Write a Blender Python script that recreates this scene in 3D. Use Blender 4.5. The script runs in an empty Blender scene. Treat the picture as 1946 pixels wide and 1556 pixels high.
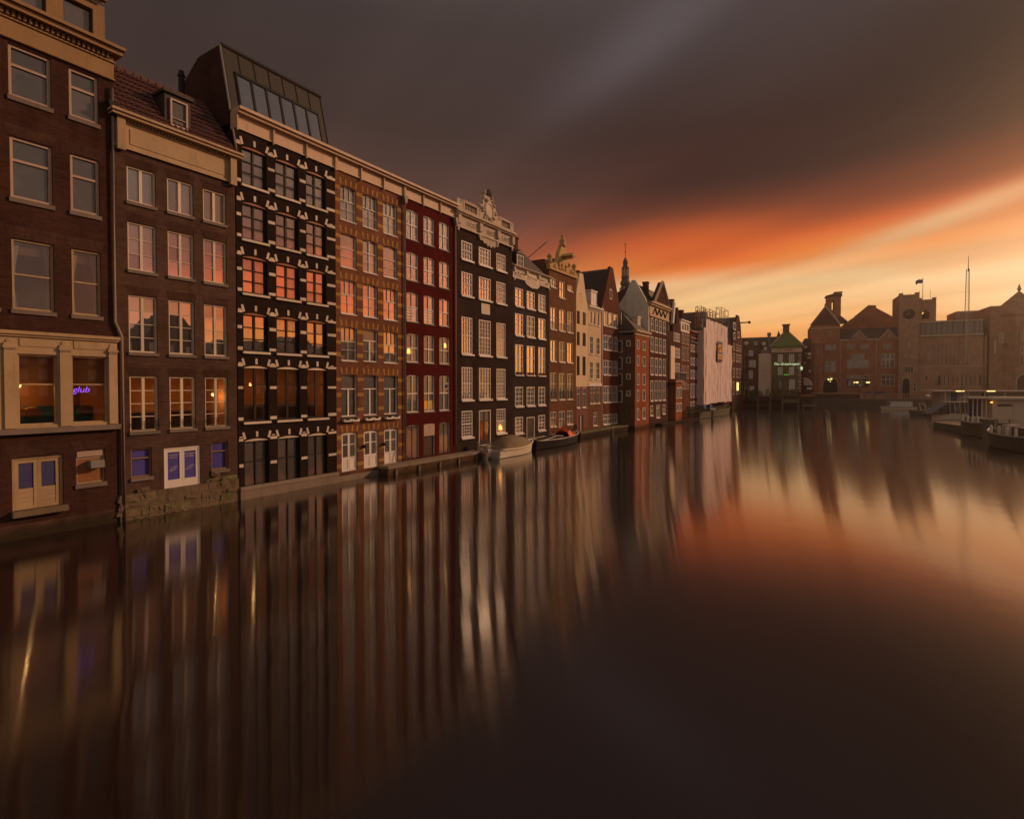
import bpy, bmesh, math, random
from mathutils import Vector, Matrix, Euler
random.seed(7)
R = math.radians
sc = bpy.context.scene
C = sc.collection

# ------------------------------------------------------------------ camera
FPX, CX, HORIZ, CAMH, PITCH = 1050.0, 973.0, 735.0, 5.5, R(1.15)
CY = HORIZ + FPX * math.tan(PITCH)
cam = bpy.data.cameras.new('camera')
cam.sensor_width = 36.0
cam.lens = 36.0 * FPX / 1946.0
cam.shift_y = (CY - 778.0) / 1946.0
cam.clip_end = 6000
camo = bpy.data.objects.new('camera', cam)
camo.location = (0, 0, CAMH)
camo.rotation_euler = (R(90) - PITCH, 0, 0)
C.objects.link(camo)
sc.camera = camo

# ------------------------------------------------------------------ world
SUN_AZ, SUN_EL = 68.0, 22.0          # degrees to the right of the view axis, above the horizon
sd = Vector((math.sin(R(SUN_AZ)) * math.cos(R(SUN_EL)), math.cos(R(SUN_AZ)) * math.cos(R(SUN_EL)), math.sin(R(SUN_EL))))
world = bpy.data.worlds.new('World')
sc.world = world
world.use_nodes = True
nt = world.node_tree
nt.nodes.clear()

class NX:
    """a socket with arithmetic"""
    def __init__(s, sock): s.k = sock
    def _m(s, op, o=None, swap=False):
        n = T.nodes.new('ShaderNodeMath'); n.operation = op
        a, b = (o, s) if swap else (s, o)
        for i, v in enumerate((a, b)):
            if v is None: continue
            if isinstance(v, NX): T.links.new(v.k, n.inputs[i])
            else: n.inputs[i].default_value = v
        return NX(n.outputs[0])
    def __add__(s, o): return s._m('ADD', o)
    __radd__ = __add__
    def __sub__(s, o): return s._m('SUBTRACT', o)
    def __rsub__(s, o): return s._m('SUBTRACT', o, True)
    def __mul__(s, o): return s._m('MULTIPLY', o)
    __rmul__ = __mul__
    def __truediv__(s, o): return s._m('DIVIDE', o)
    def f(s, op, o=None): return s._m(op, o)
T = nt
def smooth(x, a, b):
    n = T.nodes.new('ShaderNodeMapRange'); n.interpolation_type = 'SMOOTHSTEP'
    T.links.new(x.k, n.inputs['Value'])
    n.inputs['From Min'].default_value = a; n.inputs['From Max'].default_value = b
    return NX(n.outputs['Result'])
def vec(x, y, z):
    n = T.nodes.new('ShaderNodeCombineXYZ')
    for i, v in enumerate((x, y, z)):
        if isinstance(v, NX): T.links.new(v.k, n.inputs[i])
        else: n.inputs[i].default_value = v
    return n.outputs[0]
def noise(v, scale, detail=2, rough=.5):
    n = T.nodes.new('ShaderNodeTexNoise')
    T.links.new(v, n.inputs['Vector'])
    n.inputs['Scale'].default_value = scale; n.inputs['Detail'].default_value = detail; n.inputs['Roughness'].default_value = rough
    return NX(n.outputs[0])
def ramp(x, stops):
    n = T.nodes.new('ShaderNodeValToRGB')
    T.links.new(x.k, n.inputs[0])
    cr = n.color_ramp
    while len(cr.elements) < len(stops): cr.elements.new(.5)
    for e, (p, c) in zip(cr.elements, stops):
        e.position = p; e.color = (*c, 1)
    return n.outputs[0]
def mixc(f, a, b, mode='MIX'):
    n = T.nodes.new('ShaderNodeMix'); n.data_type = 'RGBA'; n.blend_type = mode
    n.clamp_factor = False
    for s, v in ((0, f), (6, a), (7, b)):
        if isinstance(v, NX): T.links.new(v.k, n.inputs[s])
        elif isinstance(v, bpy.types.NodeSocket): T.links.new(v, n.inputs[s])
        elif s == 0: n.inputs[0].default_value = v
        else: n.inputs[s].default_value = (*v, 1)
    return n.outputs[2]

tc = nt.nodes.new('ShaderNodeTexCoord')
sep = nt.nodes.new('ShaderNodeSeparateXYZ')
nt.links.new(tc.outputs['Generated'], sep.inputs[0])
dx, dy, dz = (NX(sep.outputs[i]) for i in range(3))
az = dx.f('ARCTAN2', dy) * (180 / math.pi)
el = dz.f('MAXIMUM', -1).f('MINIMUM', 1).f('ARCSINE') * (180 / math.pi)
den = dz.f('MAXIMUM', 0.0) + .16
px_, py_ = dx / den, dy / den
pa = px_ * -.59 + py_ * .81            # along the drift of the clouds
pc = px_ * .81 + py_ * .59
n1 = noise(vec(pa * .22, pc * .9, 0.0), 1.5, 3, .45)
n2 = noise(vec(pa * .10 + 7.3, pc * .45, 2.0), 1.3, 2, .5)
n3 = noise(vec(pa * .16 + 3.1, pc * 2.6, 5.0), 1.6, 2, .5)
ee = el + (n1 - .5) * 7.0 + (n2 - .5) * 6.0 - smooth(az, 10, 45) * .6
WARM = [(0, (.66, .18, .04)), (3.5, (.82, .25, .05)), (6.0, (.92, .44, .15)), (8.2, (.94, .60, .29)), (10.3, (.88, .26, .045)),
        (13.0, (.60, .105, .024)), (15.5, (.22, .048, .020)), (18.5, (.066, .024, .016)), (23, (.042, .019, .015)), (31, (.060, .042, .040)), (48, (.115, .090, .086)), (90, (.18, .145, .138))]
ORAN = [(0, (1.1, .38, .055)), (4, (1.15, .27, .026)), (7.5, (1.0, .115, .010)), (10.5, (.56, .055, .010)), (13, (.20, .035, .016)), (16, (.105, .040, .030)),
        (21, (.075, .045, .040)), (31, (.070, .050, .047)), (48, (.115, .090, .086)), (90, (.18, .145, .138))]
DULL = [(0, (.42, .15, .07)), (6, (.38, .13, .062)), (11, (.28, .092, .050)), (15, (.165, .066, .045)), (19, (.100, .050, .037)),
        (25, (.058, .034, .027)), (33, (.056, .039, .035)), (48, (.115, .090, .086)), (90, (.18, .145, .138))]
fac = ee / 90.0
warm = ramp(fac, [(p / 90, c) for p, c in WARM])
oran = ramp(fac, [(p / 90, c) for p, c in ORAN])
dull = ramp(fac, [(p / 90, c) for p, c in DULL])
BACK = [(0, (.42, .29, .22)), (12, (.38, .275, .22)), (30, (.28, .215, .185)), (55, (.22, .176, .16)), (90, (.19, .152, .143))]
back = ramp(fac, [(p / 90, c) for p, c in BACK])
w = smooth(az, -8, 20)
col = mixc(smooth(az, 42, 66), warm, oran)
col = mixc(w, dull, col)
# away from the sunset: even grey-brown overcast, brightened to fill camera-facing walls
col = mixc((smooth(az, 86, 112) + smooth(az * -1.0, 58, 110)).f('MINIMUM', 1.0), col, back)
# left part of the sky thins out to a darker brown
col = mixc((1.0 - smooth(az, -48, -8)) * smooth(az, -90, -50) * .38, col, (.030, .022, .021))
def blob(col, a0, e0, tilt, la, lw, c, gain):
    ct, st = math.cos(R(tilt)), math.sin(R(tilt))
    da, de = az - a0, el - e0 + (n1 - .5) * 2.0
    u = (da * ct + de * st) / la
    v = (de * ct - da * st) / lw
    g = ((u * u + v * v) * -1.0).f('EXPONENT') * gain
    return mixc(g, col, c)
col = blob(col, 21, 8.0, 4, 7.0, 1.3, (1.0, .66, .30), .75)        # clear gap over the end of the row
col = blob(col, 20, 13.0, 3, 7.5, 2.4, (.72, .125, .024), .9)       # red-lit cloud base
col = blob(col, 37, 13.2, 15, 9.0, .85, (.80, .46, .22), .8)      # long bright streak
col = blob(col, 47, 8.5, 0, 9, 4.5, (1.0, .70, .40), .75)          # pale veil towards the sun
col = blob(col, 31, 3.8, 6, 8, 1.0, (.80, .30, .07), .5)
col = blob(col, 14, 31.5, 26, 11, 2.6, (.125, .100, .108), .5)      # lilac streak high up
col = blob(col, 26, 20, 8, 15, 3.3, (.038, .016, .012), .85)       # dark belly of the cloud
col = blob(col, 42, 26, 10, 12, 6.0, (.018, .010, .008), .85)
bright = (n3 - .5) * .5 + 1.0
vm = nt.nodes.new('ShaderNodeVectorMath'); vm.operation = 'SCALE'
nt.links.new(col, vm.inputs[0]); nt.links.new(bright.k, vm.inputs['Scale'])
# glow of the veiled sun, just outside the frame
dotn = nt.nodes.new('ShaderNodeVectorMath'); dotn.operation = 'DOT_PRODUCT'
nt.links.new(tc.outputs['Generated'], dotn.inputs[0]); dotn.inputs[1].default_value = Vector((math.sin(R(57)) * math.cos(R(7)), math.cos(R(57)) * math.cos(R(7)), math.sin(R(7))))
ang = NX(dotn.outputs['Value']).f('MINIMUM', 1.0).f('ARCCOSINE') * (180 / math.pi)
g1 = (((ang / 9.0) * (ang / 9.0)) * -1.0).f('EXPONENT')
g2 = (((ang / 13.0) * (ang / 13.0)) * -1.0).f('EXPONENT')
c1 = mixc(g1 * 1.0, vm.outputs[0], (.50, .21, .02), 'ADD')
c2 = mixc(g2 * 1.0, c1, (.22, .10, .022), 'ADD')
# clear dusk sky behind the cloud
sky = nt.nodes.new('ShaderNodeTexSky'); sky.sky_type = 'NISHITA'; sky.sun_disc = False
sky.sun_elevation = R(SUN_EL); sky.sun_rotation = R(SUN_AZ); sky.dust_density = 4
bg = nt.nodes.new('ShaderNodeBackground'); nt.links.new(c2, bg.inputs[0]); bg.inputs[1].default_value = 1.0
bg2 = nt.nodes.new('ShaderNodeBackground'); nt.links.new(sky.outputs[0], bg2.inputs[0]); bg2.inputs[1].default_value = .0012
add = nt.nodes.new('ShaderNodeAddShader'); out = nt.nodes.new('ShaderNodeOutputWorld')
nt.links.new(bg.outputs[0], add.inputs[0]); nt.links.new(bg2.outputs[0], add.inputs[1]); nt.links.new(add.outputs[0], out.inputs[0])

# ------------------------------------------------------------------ sun, exposure
sl = bpy.data.lights.new('sun', 'SUN'); sl.energy = 2.5; sl.angle = R(6); sl.color = (1.0, .58, .33)
so = bpy.data.objects.new('sun', sl); C.objects.link(so)
so.rotation_euler = sd.to_track_quat('Z', 'Y').to_euler()
sc.view_settings.view_transform = 'Standard'; sc.view_settings.look = 'None'
sc.view_settings.exposure = 0; sc.view_settings.gamma = 1; sc.view_settings.use_curve_mapping = False
sc.render.engine = 'CYCLES'
sc.cycles.use_denoising = True
sc.cycles.max_bounces = 6; sc.cycles.diffuse_bounces = 2; sc.cycles.glossy_bounces = 3
sc.cycles.transparent_max_bounces = 8; sc.cycles.volume_bounces = 0; sc.cycles.caustics_reflective = False; sc.cycles.caustics_refractive = False
sc.cycles.sample_clamp_indirect = 4

# ------------------------------------------------------------------ survey helpers
def ray(px, py):
    a, b = (px - CX) / FPX, (CY - py) / FPX
    cp, sp = math.cos(PITCH), math.sin(PITCH)
    return Vector((a, cp + b * sp, -sp + b * cp))
def on_water(px, py, z=0.0):
    d = ray(px, py); k = (z - CAMH) / d.z
    return Vector((d.x * k, d.y * k, z))
def at_depth(px, py, Y):
    d = ray(px, py); k = Y / d.y
    return Vector((d.x * k, Y, CAMH + d.z * k))
class Frame:
    """a vertical plane through P0, running along angle a (from +X); local x along it, y away from the water"""
    def __init__(s, P0, a): s.P, s.a = Vector((P0[0], P0[1], 0)), a; s.d = Vector((math.cos(a), math.sin(a), 0)); s.n = Vector((-math.sin(a), math.cos(a), 0))
    def hit(s, px, py, off=0.0):
        d = ray(px, py); o = Vector((0, 0, CAMH)); P = s.P + s.n * off
        k = (P - o).dot(s.n) / d.dot(s.n)
        q = o + d * k
        return (q - s.P).dot(s.d), q.z
    def pt(s, x, y, z=0.0): return s.P + s.d * x + s.n * y + Vector((0, 0, z))
TH = math.atan((1642 - CX) / FPX)
PD = 25.6
ROW = Frame((-PD * math.cos(TH), PD * math.sin(TH)), math.pi / 2 - TH)

# ------------------------------------------------------------------ mesh helpers
class MB:
    def __init__(s): s.v, s.f, s.sm = [], [], False
    def quad(s, *p):
        i = len(s.v); s.v += [tuple(q) for q in p]; s.f.append(tuple(range(i, i + len(p)))); return s
    def box(s, x0, x1, y0, y1, z0, z1):
        i = len(s.v)
        s.v += [(x, y, z) for z in (z0, z1) for y in (y0, y1) for x in (x0, x1)]
        s.f += [tuple(i + k for k in q) for q in ((0, 2, 3, 1), (4, 5, 7, 6), (0, 1, 5, 4), (2, 6, 7, 3), (0, 4, 6, 2), (1, 3, 7, 5))]
        return s
    def prism(s, poly, y0, y1):
        """polygon in x,z extruded along y"""
        n = len(poly); i = len(s.v)
        s.v += [(x, y0, z) for x, z in poly] + [(x, y1, z) for x, z in poly]
        s.f.append(tuple(range(i, i + n))); s.f.append(tuple(range(i + 2 * n - 1, i + n - 1, -1)))
        for k in range(n): j = (k + 1) % n; s.f.append((i + k, i + n + k, i + n + j, i + j))
        return s
    def hprism(s, poly, z0, z1):
        n = len(poly); i = len(s.v)
        s.v += [(x, y, z0) for x, y in poly] + [(x, y, z1) for x, y in poly]
        s.f.append(tuple(range(i + n - 1, i - 1, -1))); s.f.append(tuple(range(i + n, i + 2 * n)))
        for k in range(n): j = (k + 1) % n; s.f.append((i + k, i + j, i + n + j, i + n + k))
        return s
    def lathe(s, prof, cx=0, cy=0, seg=12, a0=0.0):
        i = len(s.v)
        for r, z in prof:
            for k in range(seg):
                a = a0 + 2 * math.pi * k / seg; s.v.append((cx + r * math.cos(a), cy + r * math.sin(a), z))
        for p in range(len(prof) - 1):
            for k in range(seg):
                j = (k + 1) % seg; b = i + p * seg
                s.f.append((b + k, b + j, b + seg + j, b + seg + k))
        s.f.append(tuple(i + k for k in range(seg - 1, -1, -1))); s.f.append(tuple(i + (len(prof) - 1) * seg + k for k in range(seg)))
        return s
    def tube(s, pts, r, seg=6):
        pts = [Vector(p) for p in pts]; i = len(s.v); n = len(pts)
        for k, p in enumerate(pts):
            d = (pts[min(k + 1, n - 1)] - pts[max(k - 1, 0)]).normalized()
            u = d.cross(Vector((0, 0, 1)))
            if u.length < 1e-3: u = Vector((1, 0, 0))
            u.normalize(); w_ = d.cross(u)
            rr = r[k] if isinstance(r, (list, tuple)) else r
            for q in range(seg):
                a = 2 * math.pi * q / seg; s.v.append(tuple(p + (u * math.cos(a) + w_ * math.sin(a)) * rr))
        for k in range(n - 1):
            for q in range(seg):
                j = (q + 1) % seg; b = i + k * seg
                s.f.append((b + q, b + j, b + seg + j, b + seg + q))
        s.f.append(tuple(i + q for q in range(seg - 1, -1, -1))); s.f.append(tuple(i + (n - 1) * seg + q for q in range(seg)))
        return s
    def ball(s, c, r, sz=1.0, seg=8, rings=5):
        prof = [(max(r * math.sin(math.pi * k / rings), .002), c[2] - r * sz * math.cos(math.pi * k / rings)) for k in range(rings + 1)]
        return s.lathe(prof, c[0], c[1], seg)
    def mesh(s, name, mat=None, smooth=False):
        me = bpy.data.meshes.new(name); me.from_pydata(s.v, [], s.f)
        if mat: me.materials.append(mat)
        if smooth: me.polygons.foreach_set('use_smooth', [True] * len(me.polygons))
        me.update(); return me
    def build(s, name, mat, parent=None, loc=(0, 0, 0), smooth=False, rz=0):
        return link(name, s.mesh(name, mat, smooth), parent, loc, rz)
def fixn(me):
    bm = bmesh.new(); bm.from_mesh(me); bmesh.ops.recalc_face_normals(bm, faces=bm.faces); bm.to_mesh(me); bm.free()
def link(name, me, parent=None, loc=(0, 0, 0), rz=0, scale=None):
    o = bpy.data.objects.new(name, me); C.objects.link(o); o.location = loc; o.rotation_euler = (0, 0, rz)
    if scale: o.scale = scale
    if parent: o.parent = parent
    return o
def thing(name, label, cat, loc=(0, 0, 0), rz=0, group=None):
    o = link(name, None, None, loc, rz); o['label'] = label; o['category'] = cat
    if group: o['group'] = group
    return o
def tag(o, label, cat, group=None):
    o['label'] = label; o['category'] = cat
    if group: o['group'] = group
    return o
def struct(o): o['kind'] = 'structure'; return o
UNIT = {}
def unit_box(mat):
    if mat.name not in UNIT:
        m = MB().box(-.5, .5, -.5, .5, -.5, .5); UNIT[mat.name] = m.mesh('block', mat)
    return UNIT[mat.name]
def block(name, mat, parent, x0, x1, y0, y1, z0, z1, tilt=0):
    o = link(name, unit_box(mat), parent, ((x0 + x1) / 2, (y0 + y1) / 2, (z0 + z1) / 2), 0, (x1 - x0, y1 - y0, z1 - z0))
    if tilt: o.rotation_euler = (0, tilt, 0)
    return o

# ------------------------------------------------------------------ materials
def newmat(name):
    global T
    m = bpy.data.materials.new(name); m.use_nodes = True; T = m.node_tree
    b = T.nodes['Principled BSDF']
    return m, b
def coords():
    t = T.nodes.new('ShaderNodeTexCoord'); s = T.nodes.new('ShaderNodeSeparateXYZ'); T.links.new(t.outputs['Object'], s.inputs[0])
    return t.outputs['Object'], [NX(s.outputs[i]) for i in range(3)]
def bump(b, h, strength, dist=.02):
    n = T.nodes.new('ShaderNodeBump'); n.inputs['Strength'].default_value = strength; n.inputs['Distance'].default_value = dist
    T.links.new(h.k if isinstance(h, NX) else h, n.inputs['Height']); T.links.new(n.outputs[0], b.inputs['Normal'])
def brick_mat(name, c1, c2, mortar, bw=.21, bh=.055, vary=.5, rough=.85, stain=.5):
    m, b = newmat(name)
    o, (x, y, z) = coords()
    v = vec(x + y, z, 0.0)
    t = T.nodes.new('ShaderNodeTexBrick')
    T.links.new(v, t.inputs['Vector'])
    t.inputs['Scale'].default_value = 1; t.inputs['Brick Width'].default_value = bw; t.inputs['Row Height'].default_value = bh + .01
    t.inputs['Mortar Size'].default_value = .006; t.inputs['Mortar Smooth'].default_value = .3; t.inputs['Bias'].default_value = 0
    t.inputs['Color1'].default_value = (*c1, 1); t.inputs['Color2'].default_value = (*c2, 1); t.inputs['Mortar'].default_value = (*mortar, 1)
    gp0 = T.nodes.new('ShaderNodeNewGeometry').outputs['Position']
    n = noise(gp0, .45, 5, .6); n2_ = noise(gp0, 3.0, 4, .65)
    nb = noise(vec((x + y) * 1.1, z * 9.0, 0.0), 1.0, 3, .7)      # courses fired and weathered differently
    k = (n - .5) * (vary * 2.2) + (n2_ - .5) * vary + (nb - .5) * 1.1 + 1.0
    sc_ = T.nodes.new('ShaderNodeVectorMath'); sc_.operation = 'SCALE'
    T.links.new(t.outputs[0], sc_.inputs[0]); T.links.new(k.k, sc_.inputs['Scale'])
    st = smooth(noise(vec(x * 2.0, y * 2.0, z * .35), 1.0, 5, .65), .52, .72)
    cc = mixc(st * stain, sc_.outputs[0], tuple(q * .45 for q in c1))
    # pale lime bloom and the algae line just above the canal
    bl = smooth(noise(vec(x * .9, y * .9 + 4.0, z * .7), 1.0, 6, .7), .60, .78)
    cc = mixc(bl * .30, cc, tuple(min(1, q * 1.5 + .03) for q in mortar))
    gp_ = T.nodes.new('ShaderNodeNewGeometry'); sp_ = T.nodes.new('ShaderNodeSeparateXYZ'); T.links.new(gp_.outputs['Position'], sp_.inputs[0])
    wz = NX(sp_.outputs[2]) + (noise(o, 1.1, 4, .7) - .5) * 1.1
    cc = mixc((1.0 - smooth(wz, .15, .75)) * .75, cc, (.022, .021, .011))
    T.links.new(cc, b.inputs['Base Color'])
    b.inputs['Roughness'].default_value = 1.0; b.inputs['Specular IOR Level'].default_value = .06
    bump(b, NX(t.outputs['Fac']) * -1.0 + n2_ * .6, .8, .012)
    return m
def paint_mat(name, c, vary=.22, rough=.55, dirt=.35, dirtc=None, sc1=1.2, sc2=9, spec=.18):
    m, b = newmat(name)
    gp_ = T.nodes.new('ShaderNodeNewGeometry'); sp_ = T.nodes.new('ShaderNodeSeparateXYZ'); o = gp_.outputs['Position']; T.links.new(o, sp_.inputs[0])
    x, y, z = (NX(sp_.outputs[i]) for i in range(3)); oi = T.nodes.new('ShaderNodeObjectInfo')
    n = noise(o, sc1, 5, .6); n2_ = noise(o, sc2, 4, .6)
    k = (n - .5) * (vary * 2) + (n2_ - .5) * vary + (NX(oi.outputs['Random']) - .5) * .22 + 1.0
    st = smooth(noise(vec(x * 3.0, y * 3.0, z * .6), 1.3, 5, .7), .5, .75)
    c_ = mixc(st * dirt, c, dirtc or tuple(q * .4 for q in c))
    sc_ = T.nodes.new('ShaderNodeVectorMath'); sc_.operation = 'SCALE'
    T.links.new(c_, sc_.inputs[0]); T.links.new(k.k, sc_.inputs['Scale'])
    T.links.new(sc_.outputs[0], b.inputs['Base Color'])
    b.inputs['Roughness'].default_value = rough; b.inputs['Specular IOR Level'].default_value = spec
    bump(b, n2_, .15, .01)
    return m
def glass_mat(name, inner, refl=.5, rnd=.6, inner2=(.16, .12, .09), rough=0.0):
    """window pane: dim room behind, mirror-like outside"""
    m, b = newmat(name)
    t = T.nodes.new('ShaderNodeTexCoord'); oi = T.nodes.new('ShaderNodeObjectInfo'); geo = T.nodes.new('ShaderNodeNewGeometry')
    rv = NX(oi.outputs['Random'])
    pos = geo.outputs['Position']
    n = noise(pos, .9, 3, .6)
    f_ = smooth(n + (rv - .5) * rnd, .5, .68)
    T.links.new(mixc(f_ * .6, inner, inner2), b.inputs['Base Color'])
    b.inputs['Roughness'].default_value = .5
    g = T.nodes.new('ShaderNodeBsdfGlossy'); g.inputs['Roughness'].default_value = rough
    bn = T.nodes.new('ShaderNodeBump'); bn.inputs['Strength'].default_value = .10; bn.inputs['Distance'].default_value = .02
    nb = noise(pos, 1.8, 1, .4); T.links.new(nb.k, bn.inputs['Height']); T.links.new(bn.outputs[0], g.inputs['Normal'])
    lw = T.nodes.new('ShaderNodeFresnel'); lw.inputs[0].default_value = 1.5
    fr = NX(lw.outputs[0]) + (refl + (rv - .5) * (refl * .7))
    mx = T.nodes.new('ShaderNodeMixShader'); T.links.new(fr.k, mx.inputs[0]); T.links.new(b.outputs[0], mx.inputs[1]); T.links.new(g.outputs[0], mx.inputs[2])
    T.links.new(mx.outputs[0], T.nodes['Material Output'].inputs[0])
    return m
def clear_glass(name, refl=.10):
    m, b = newmat(name); T.nodes.remove(b)
    tr = T.nodes.new('ShaderNodeBsdfTransparent'); tr.inputs[0].default_value = (.9, .9, .88, 1)
    g = T.nodes.new('ShaderNodeBsdfGlossy'); g.inputs['Roughness'].default_value = .02
    mx = T.nodes.new('ShaderNodeMixShader'); mx.inputs[0].default_value = refl
    T.links.new(tr.outputs[0], mx.inputs[1]); T.links.new(g.outputs[0], mx.inputs[2]); T.links.new(mx.outputs[0], T.nodes['Material Output'].inputs[0])
    return m
def emit_mat(name, c, s):
    m, b = newmat(name); b.inputs['Base Color'].default_value = (*c, 1); b.inputs['Emission Color'].default_value = (*c, 1); b.inputs['Emission Strength'].default_value = s
    return m
def tile_mat(name, c):
    m, b = newmat(name)
    o, (x, y, z) = coords()
    n = noise(o, 5, 4, .7); n2_ = noise(o, .8, 3, .6)
    k = (n - .5) * .9 + (n2_ - .5) * .8 + 1.0
    sc_ = T.nodes.new('ShaderNodeVectorMath'); sc_.operation = 'SCALE'; sc_.inputs[0].default_value = c
    T.links.new(k.k, sc_.inputs['Scale']); T.links.new(sc_.outputs[0], b.inputs['Base Color'])
    b.inputs['Roughness'].default_value = .7
    wv = (z * (2 * math.pi / .3)).f('SINE')
    bump(b, wv + n * .6, .5, .03)
    return m

M = {}
M['brick1'] = brick_mat('brick_umber', (.070, .027, .020), (.050, .021, .016), (.085, .060, .048))
M['brick2'] = brick_mat('brick_greybrown', (.105, .056, .040), (.080, .042, .031), (.15, .115, .09))
M['brick3'] = brick_mat('brick_black', (.024, .015, .013), (.030, .019, .015), (.030, .021, .018))
M['brick4'] = brick_mat('brick_orange', (.23, .088, .046), (.18, .068, .038), (.24, .17, .12))
M['ochre'] = brick_mat('brick_ochre', (.52, .29, .075), (.44, .235, .062), (.30, .22, .14))
M['brick5'] = brick_mat('brick_oxblood', (.098, .013, .011), (.080, .011, .010), (.085, .014, .012), vary=.25)
M['brick6'] = brick_mat('brick_tarred', (.050, .030, .025), (.038, .024, .021), (.045, .03, .026))
M['brick7'] = brick_mat('brick_dark', (.058, .040, .038), (.045, .032, .030), (.05, .036, .034))
M['brick8'] = brick_mat('brick_brown', (.20, .092, .048), (.165, .075, .041), (.17, .11, .075))
M['brick10'] = brick_mat('brick_redbrown', (.17, .060, .038), (.135, .048, .032), (.13, .08, .06))
M['brick11s'] = brick_mat('brick_olive', (.18, .105, .070), (.14, .082, .056), (.11, .075, .055))
M['brick11'] = brick_mat('brick_terracotta', (.36, .115, .050), (.28, .090, .042), (.26, .14, .09))
M['brick13'] = brick_mat('brick_maroon', (.105, .045, .034), (.085, .037, .029), (.09, .055, .045))
M['exbrick'] = brick_mat('brick_exchange', (.40, .165, .095), (.34, .135, .082), (.30, .19, .14))
M['exbrick2'] = brick_mat('brick_exchange_brown', (.45, .27, .175), (.39, .23, .15), (.28, .20, .15))
M['redpaint'] = paint_mat('red_plaster', (.12, .014, .011))
M['soldier'] = brick_mat('brick_soldier', (.082, .038, .028), (.055, .027, .021), (.095, .066, .052), bw=.065, bh=.21)
M['cream1'] = paint_mat('ochre_cream_paint', (.28, .172, .080), dirt=.4)
M['cream2'] = paint_mat('cream_paint', (.43, .30, .170), dirt=.4)
M['pinkcream'] = paint_mat('pinkish_white_paint', (.46, .33, .26), dirt=.25)
M['white'] = paint_mat('white_paint', (.74, .67, .60), dirt=.15, vary=.12)
M['whitish'] = paint_mat('ivory_paint', (.68, .56, .42), dirt=.2, vary=.12)
M['stonew'] = paint_mat('pale_stone', (.66, .55, .43), dirt=.35, rough=.8)
M['sandst'] = paint_mat('sandstone', (.50, .40, .31), dirt=.55, rough=.85, sc1=2.5, dirtc=(.12, .09, .075))
M['goldst'] = paint_mat('golden_sandstone', (.55, .36, .15), dirt=.4, rough=.85, sc1=3)
M['sill'] = paint_mat('grey_sill_stone', (.20, .155, .13), dirt=.4, rough=.85)
M['plastercream'] = paint_mat('cream_plaster', (.70, .52, .33), dirt=.15, rough=.9, vary=.15)
M['plasterwhite'] = paint_mat('weathered_white_plaster', (.72, .66, .54), dirt=.4, rough=.9, dirtc=(.2, .17, .13))
M['darkframe'] = paint_mat('black_paint', (.022, .017, .016), dirt=.2)
M['darkwood'] = paint_mat('dark_wood', (.055, .028, .018), dirt=.3)
M['rustwood'] = paint_mat('russet_wood', (.30, .12, .05), dirt=.3)
M['zinc'] = paint_mat('zinc_sheet', (.050, .043, .038), dirt=.4, rough=.5)
M['zincl'] = paint_mat('light_zinc', (.24, .22, .20), dirt=.3, rough=.5)
M['pipe'] = paint_mat('pipe_paint', (.26, .20, .17), dirt=.3)
M['roof'] = tile_mat('dark_roof_tile', (.055, .036, .030))
M['roofred'] = tile_mat('red_roof_tile', (.085, .028, .019))
M['roofbrown'] = tile_mat('brown_roof_tile', (.075, .055, .036))
M['slate'] = paint_mat('slate', (.075, .070, .068), dirt=.4, rough=.7, sc1=5)
M['stone'] = paint_mat('rubble_stone', (.17, .12, .075), vary=.6, dirt=.6, dirtc=(.05, .035, .025), rough=.95, sc1=3, sc2=14)
M['moss'] = paint_mat('mossy_stone', (.16, .145, .07), vary=.6, dirt=.6, dirtc=(.05, .035, .025), rough=.95, sc1=3, sc2=14)
M['quay'] = brick_mat('brick_quay', (.30, .155, .075), (.23, .115, .06), (.20, .14, .10), vary=.5)
M['quayd'] = brick_mat('brick_quay_dark', (.12, .062, .045), (.10, .05, .038), (.10, .07, .06), vary=.4)
M['concrete'] = paint_mat('old_concrete', (.26, .20, .15), dirt=.5, rough=.95)
M['wood'] = paint_mat('weathered_timber', (.19, .135, .095), dirt=.5, rough=.9, sc1=3)
M['iron'] = paint_mat('black_iron', (.02, .018, .018), dirt=.2, rough=.5)
M['steel'] = paint_mat('galvanised_steel', (.30, .27, .24), dirt=.3, rough=.45)
M['gold'] = paint_mat('gilded_metal', (.80, .45, .09), dirt=.1, rough=.3)
M['blue'] = paint_mat('violet_blue_board', (.075, .060, .27), dirt=.2, rough=.5)
M['navy'] = paint_mat('navy_board', (.060, .058, .145), dirt=.2, rough=.5)
M['blueboat'] = paint_mat('dull_blue_paint', (.055, .06, .19), dirt=.2)
M['purple'] = paint_mat('purple_canvas', (.10, .05, .16), dirt=.1)
M['yellow'] = paint_mat('yellow_canvas', (.75, .40, .03), dirt=.1)
M['sheet'] = paint_mat('scaffold_sheet', (.72, .56, .52), dirt=.45, rough=.8, vary=.2, sc1=.5, sc2=2.2, dirtc=(.45, .32, .29))
M['greenp'] = paint_mat('green_plaster', (.13, .165, .045), dirt=.35, vary=.3)
M['greenbrick'] = brick_mat('brick_green_brown', (.20, .150, .085), (.16, .120, .070), (.11, .085, .06))
M['panelcream'] = paint_mat('cream_cladding', (.74, .58, .42), dirt=.12, vary=.1)
M['boatwhite'] = paint_mat('ivory_gelcoat', (.68, .58, .44), dirt=.12, vary=.1, rough=.3)
M['boatgrey'] = paint_mat('grey_gelcoat', (.40, .37, .33), dirt=.2, rough=.4)
M['canvas'] = paint_mat('brown_canvas', (.22, .165, .10), dirt=.35, rough=.9)
M['orange'] = paint_mat('orange_tarpaulin', (.75, .12, .02), dirt=.1, rough=.6)
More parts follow.
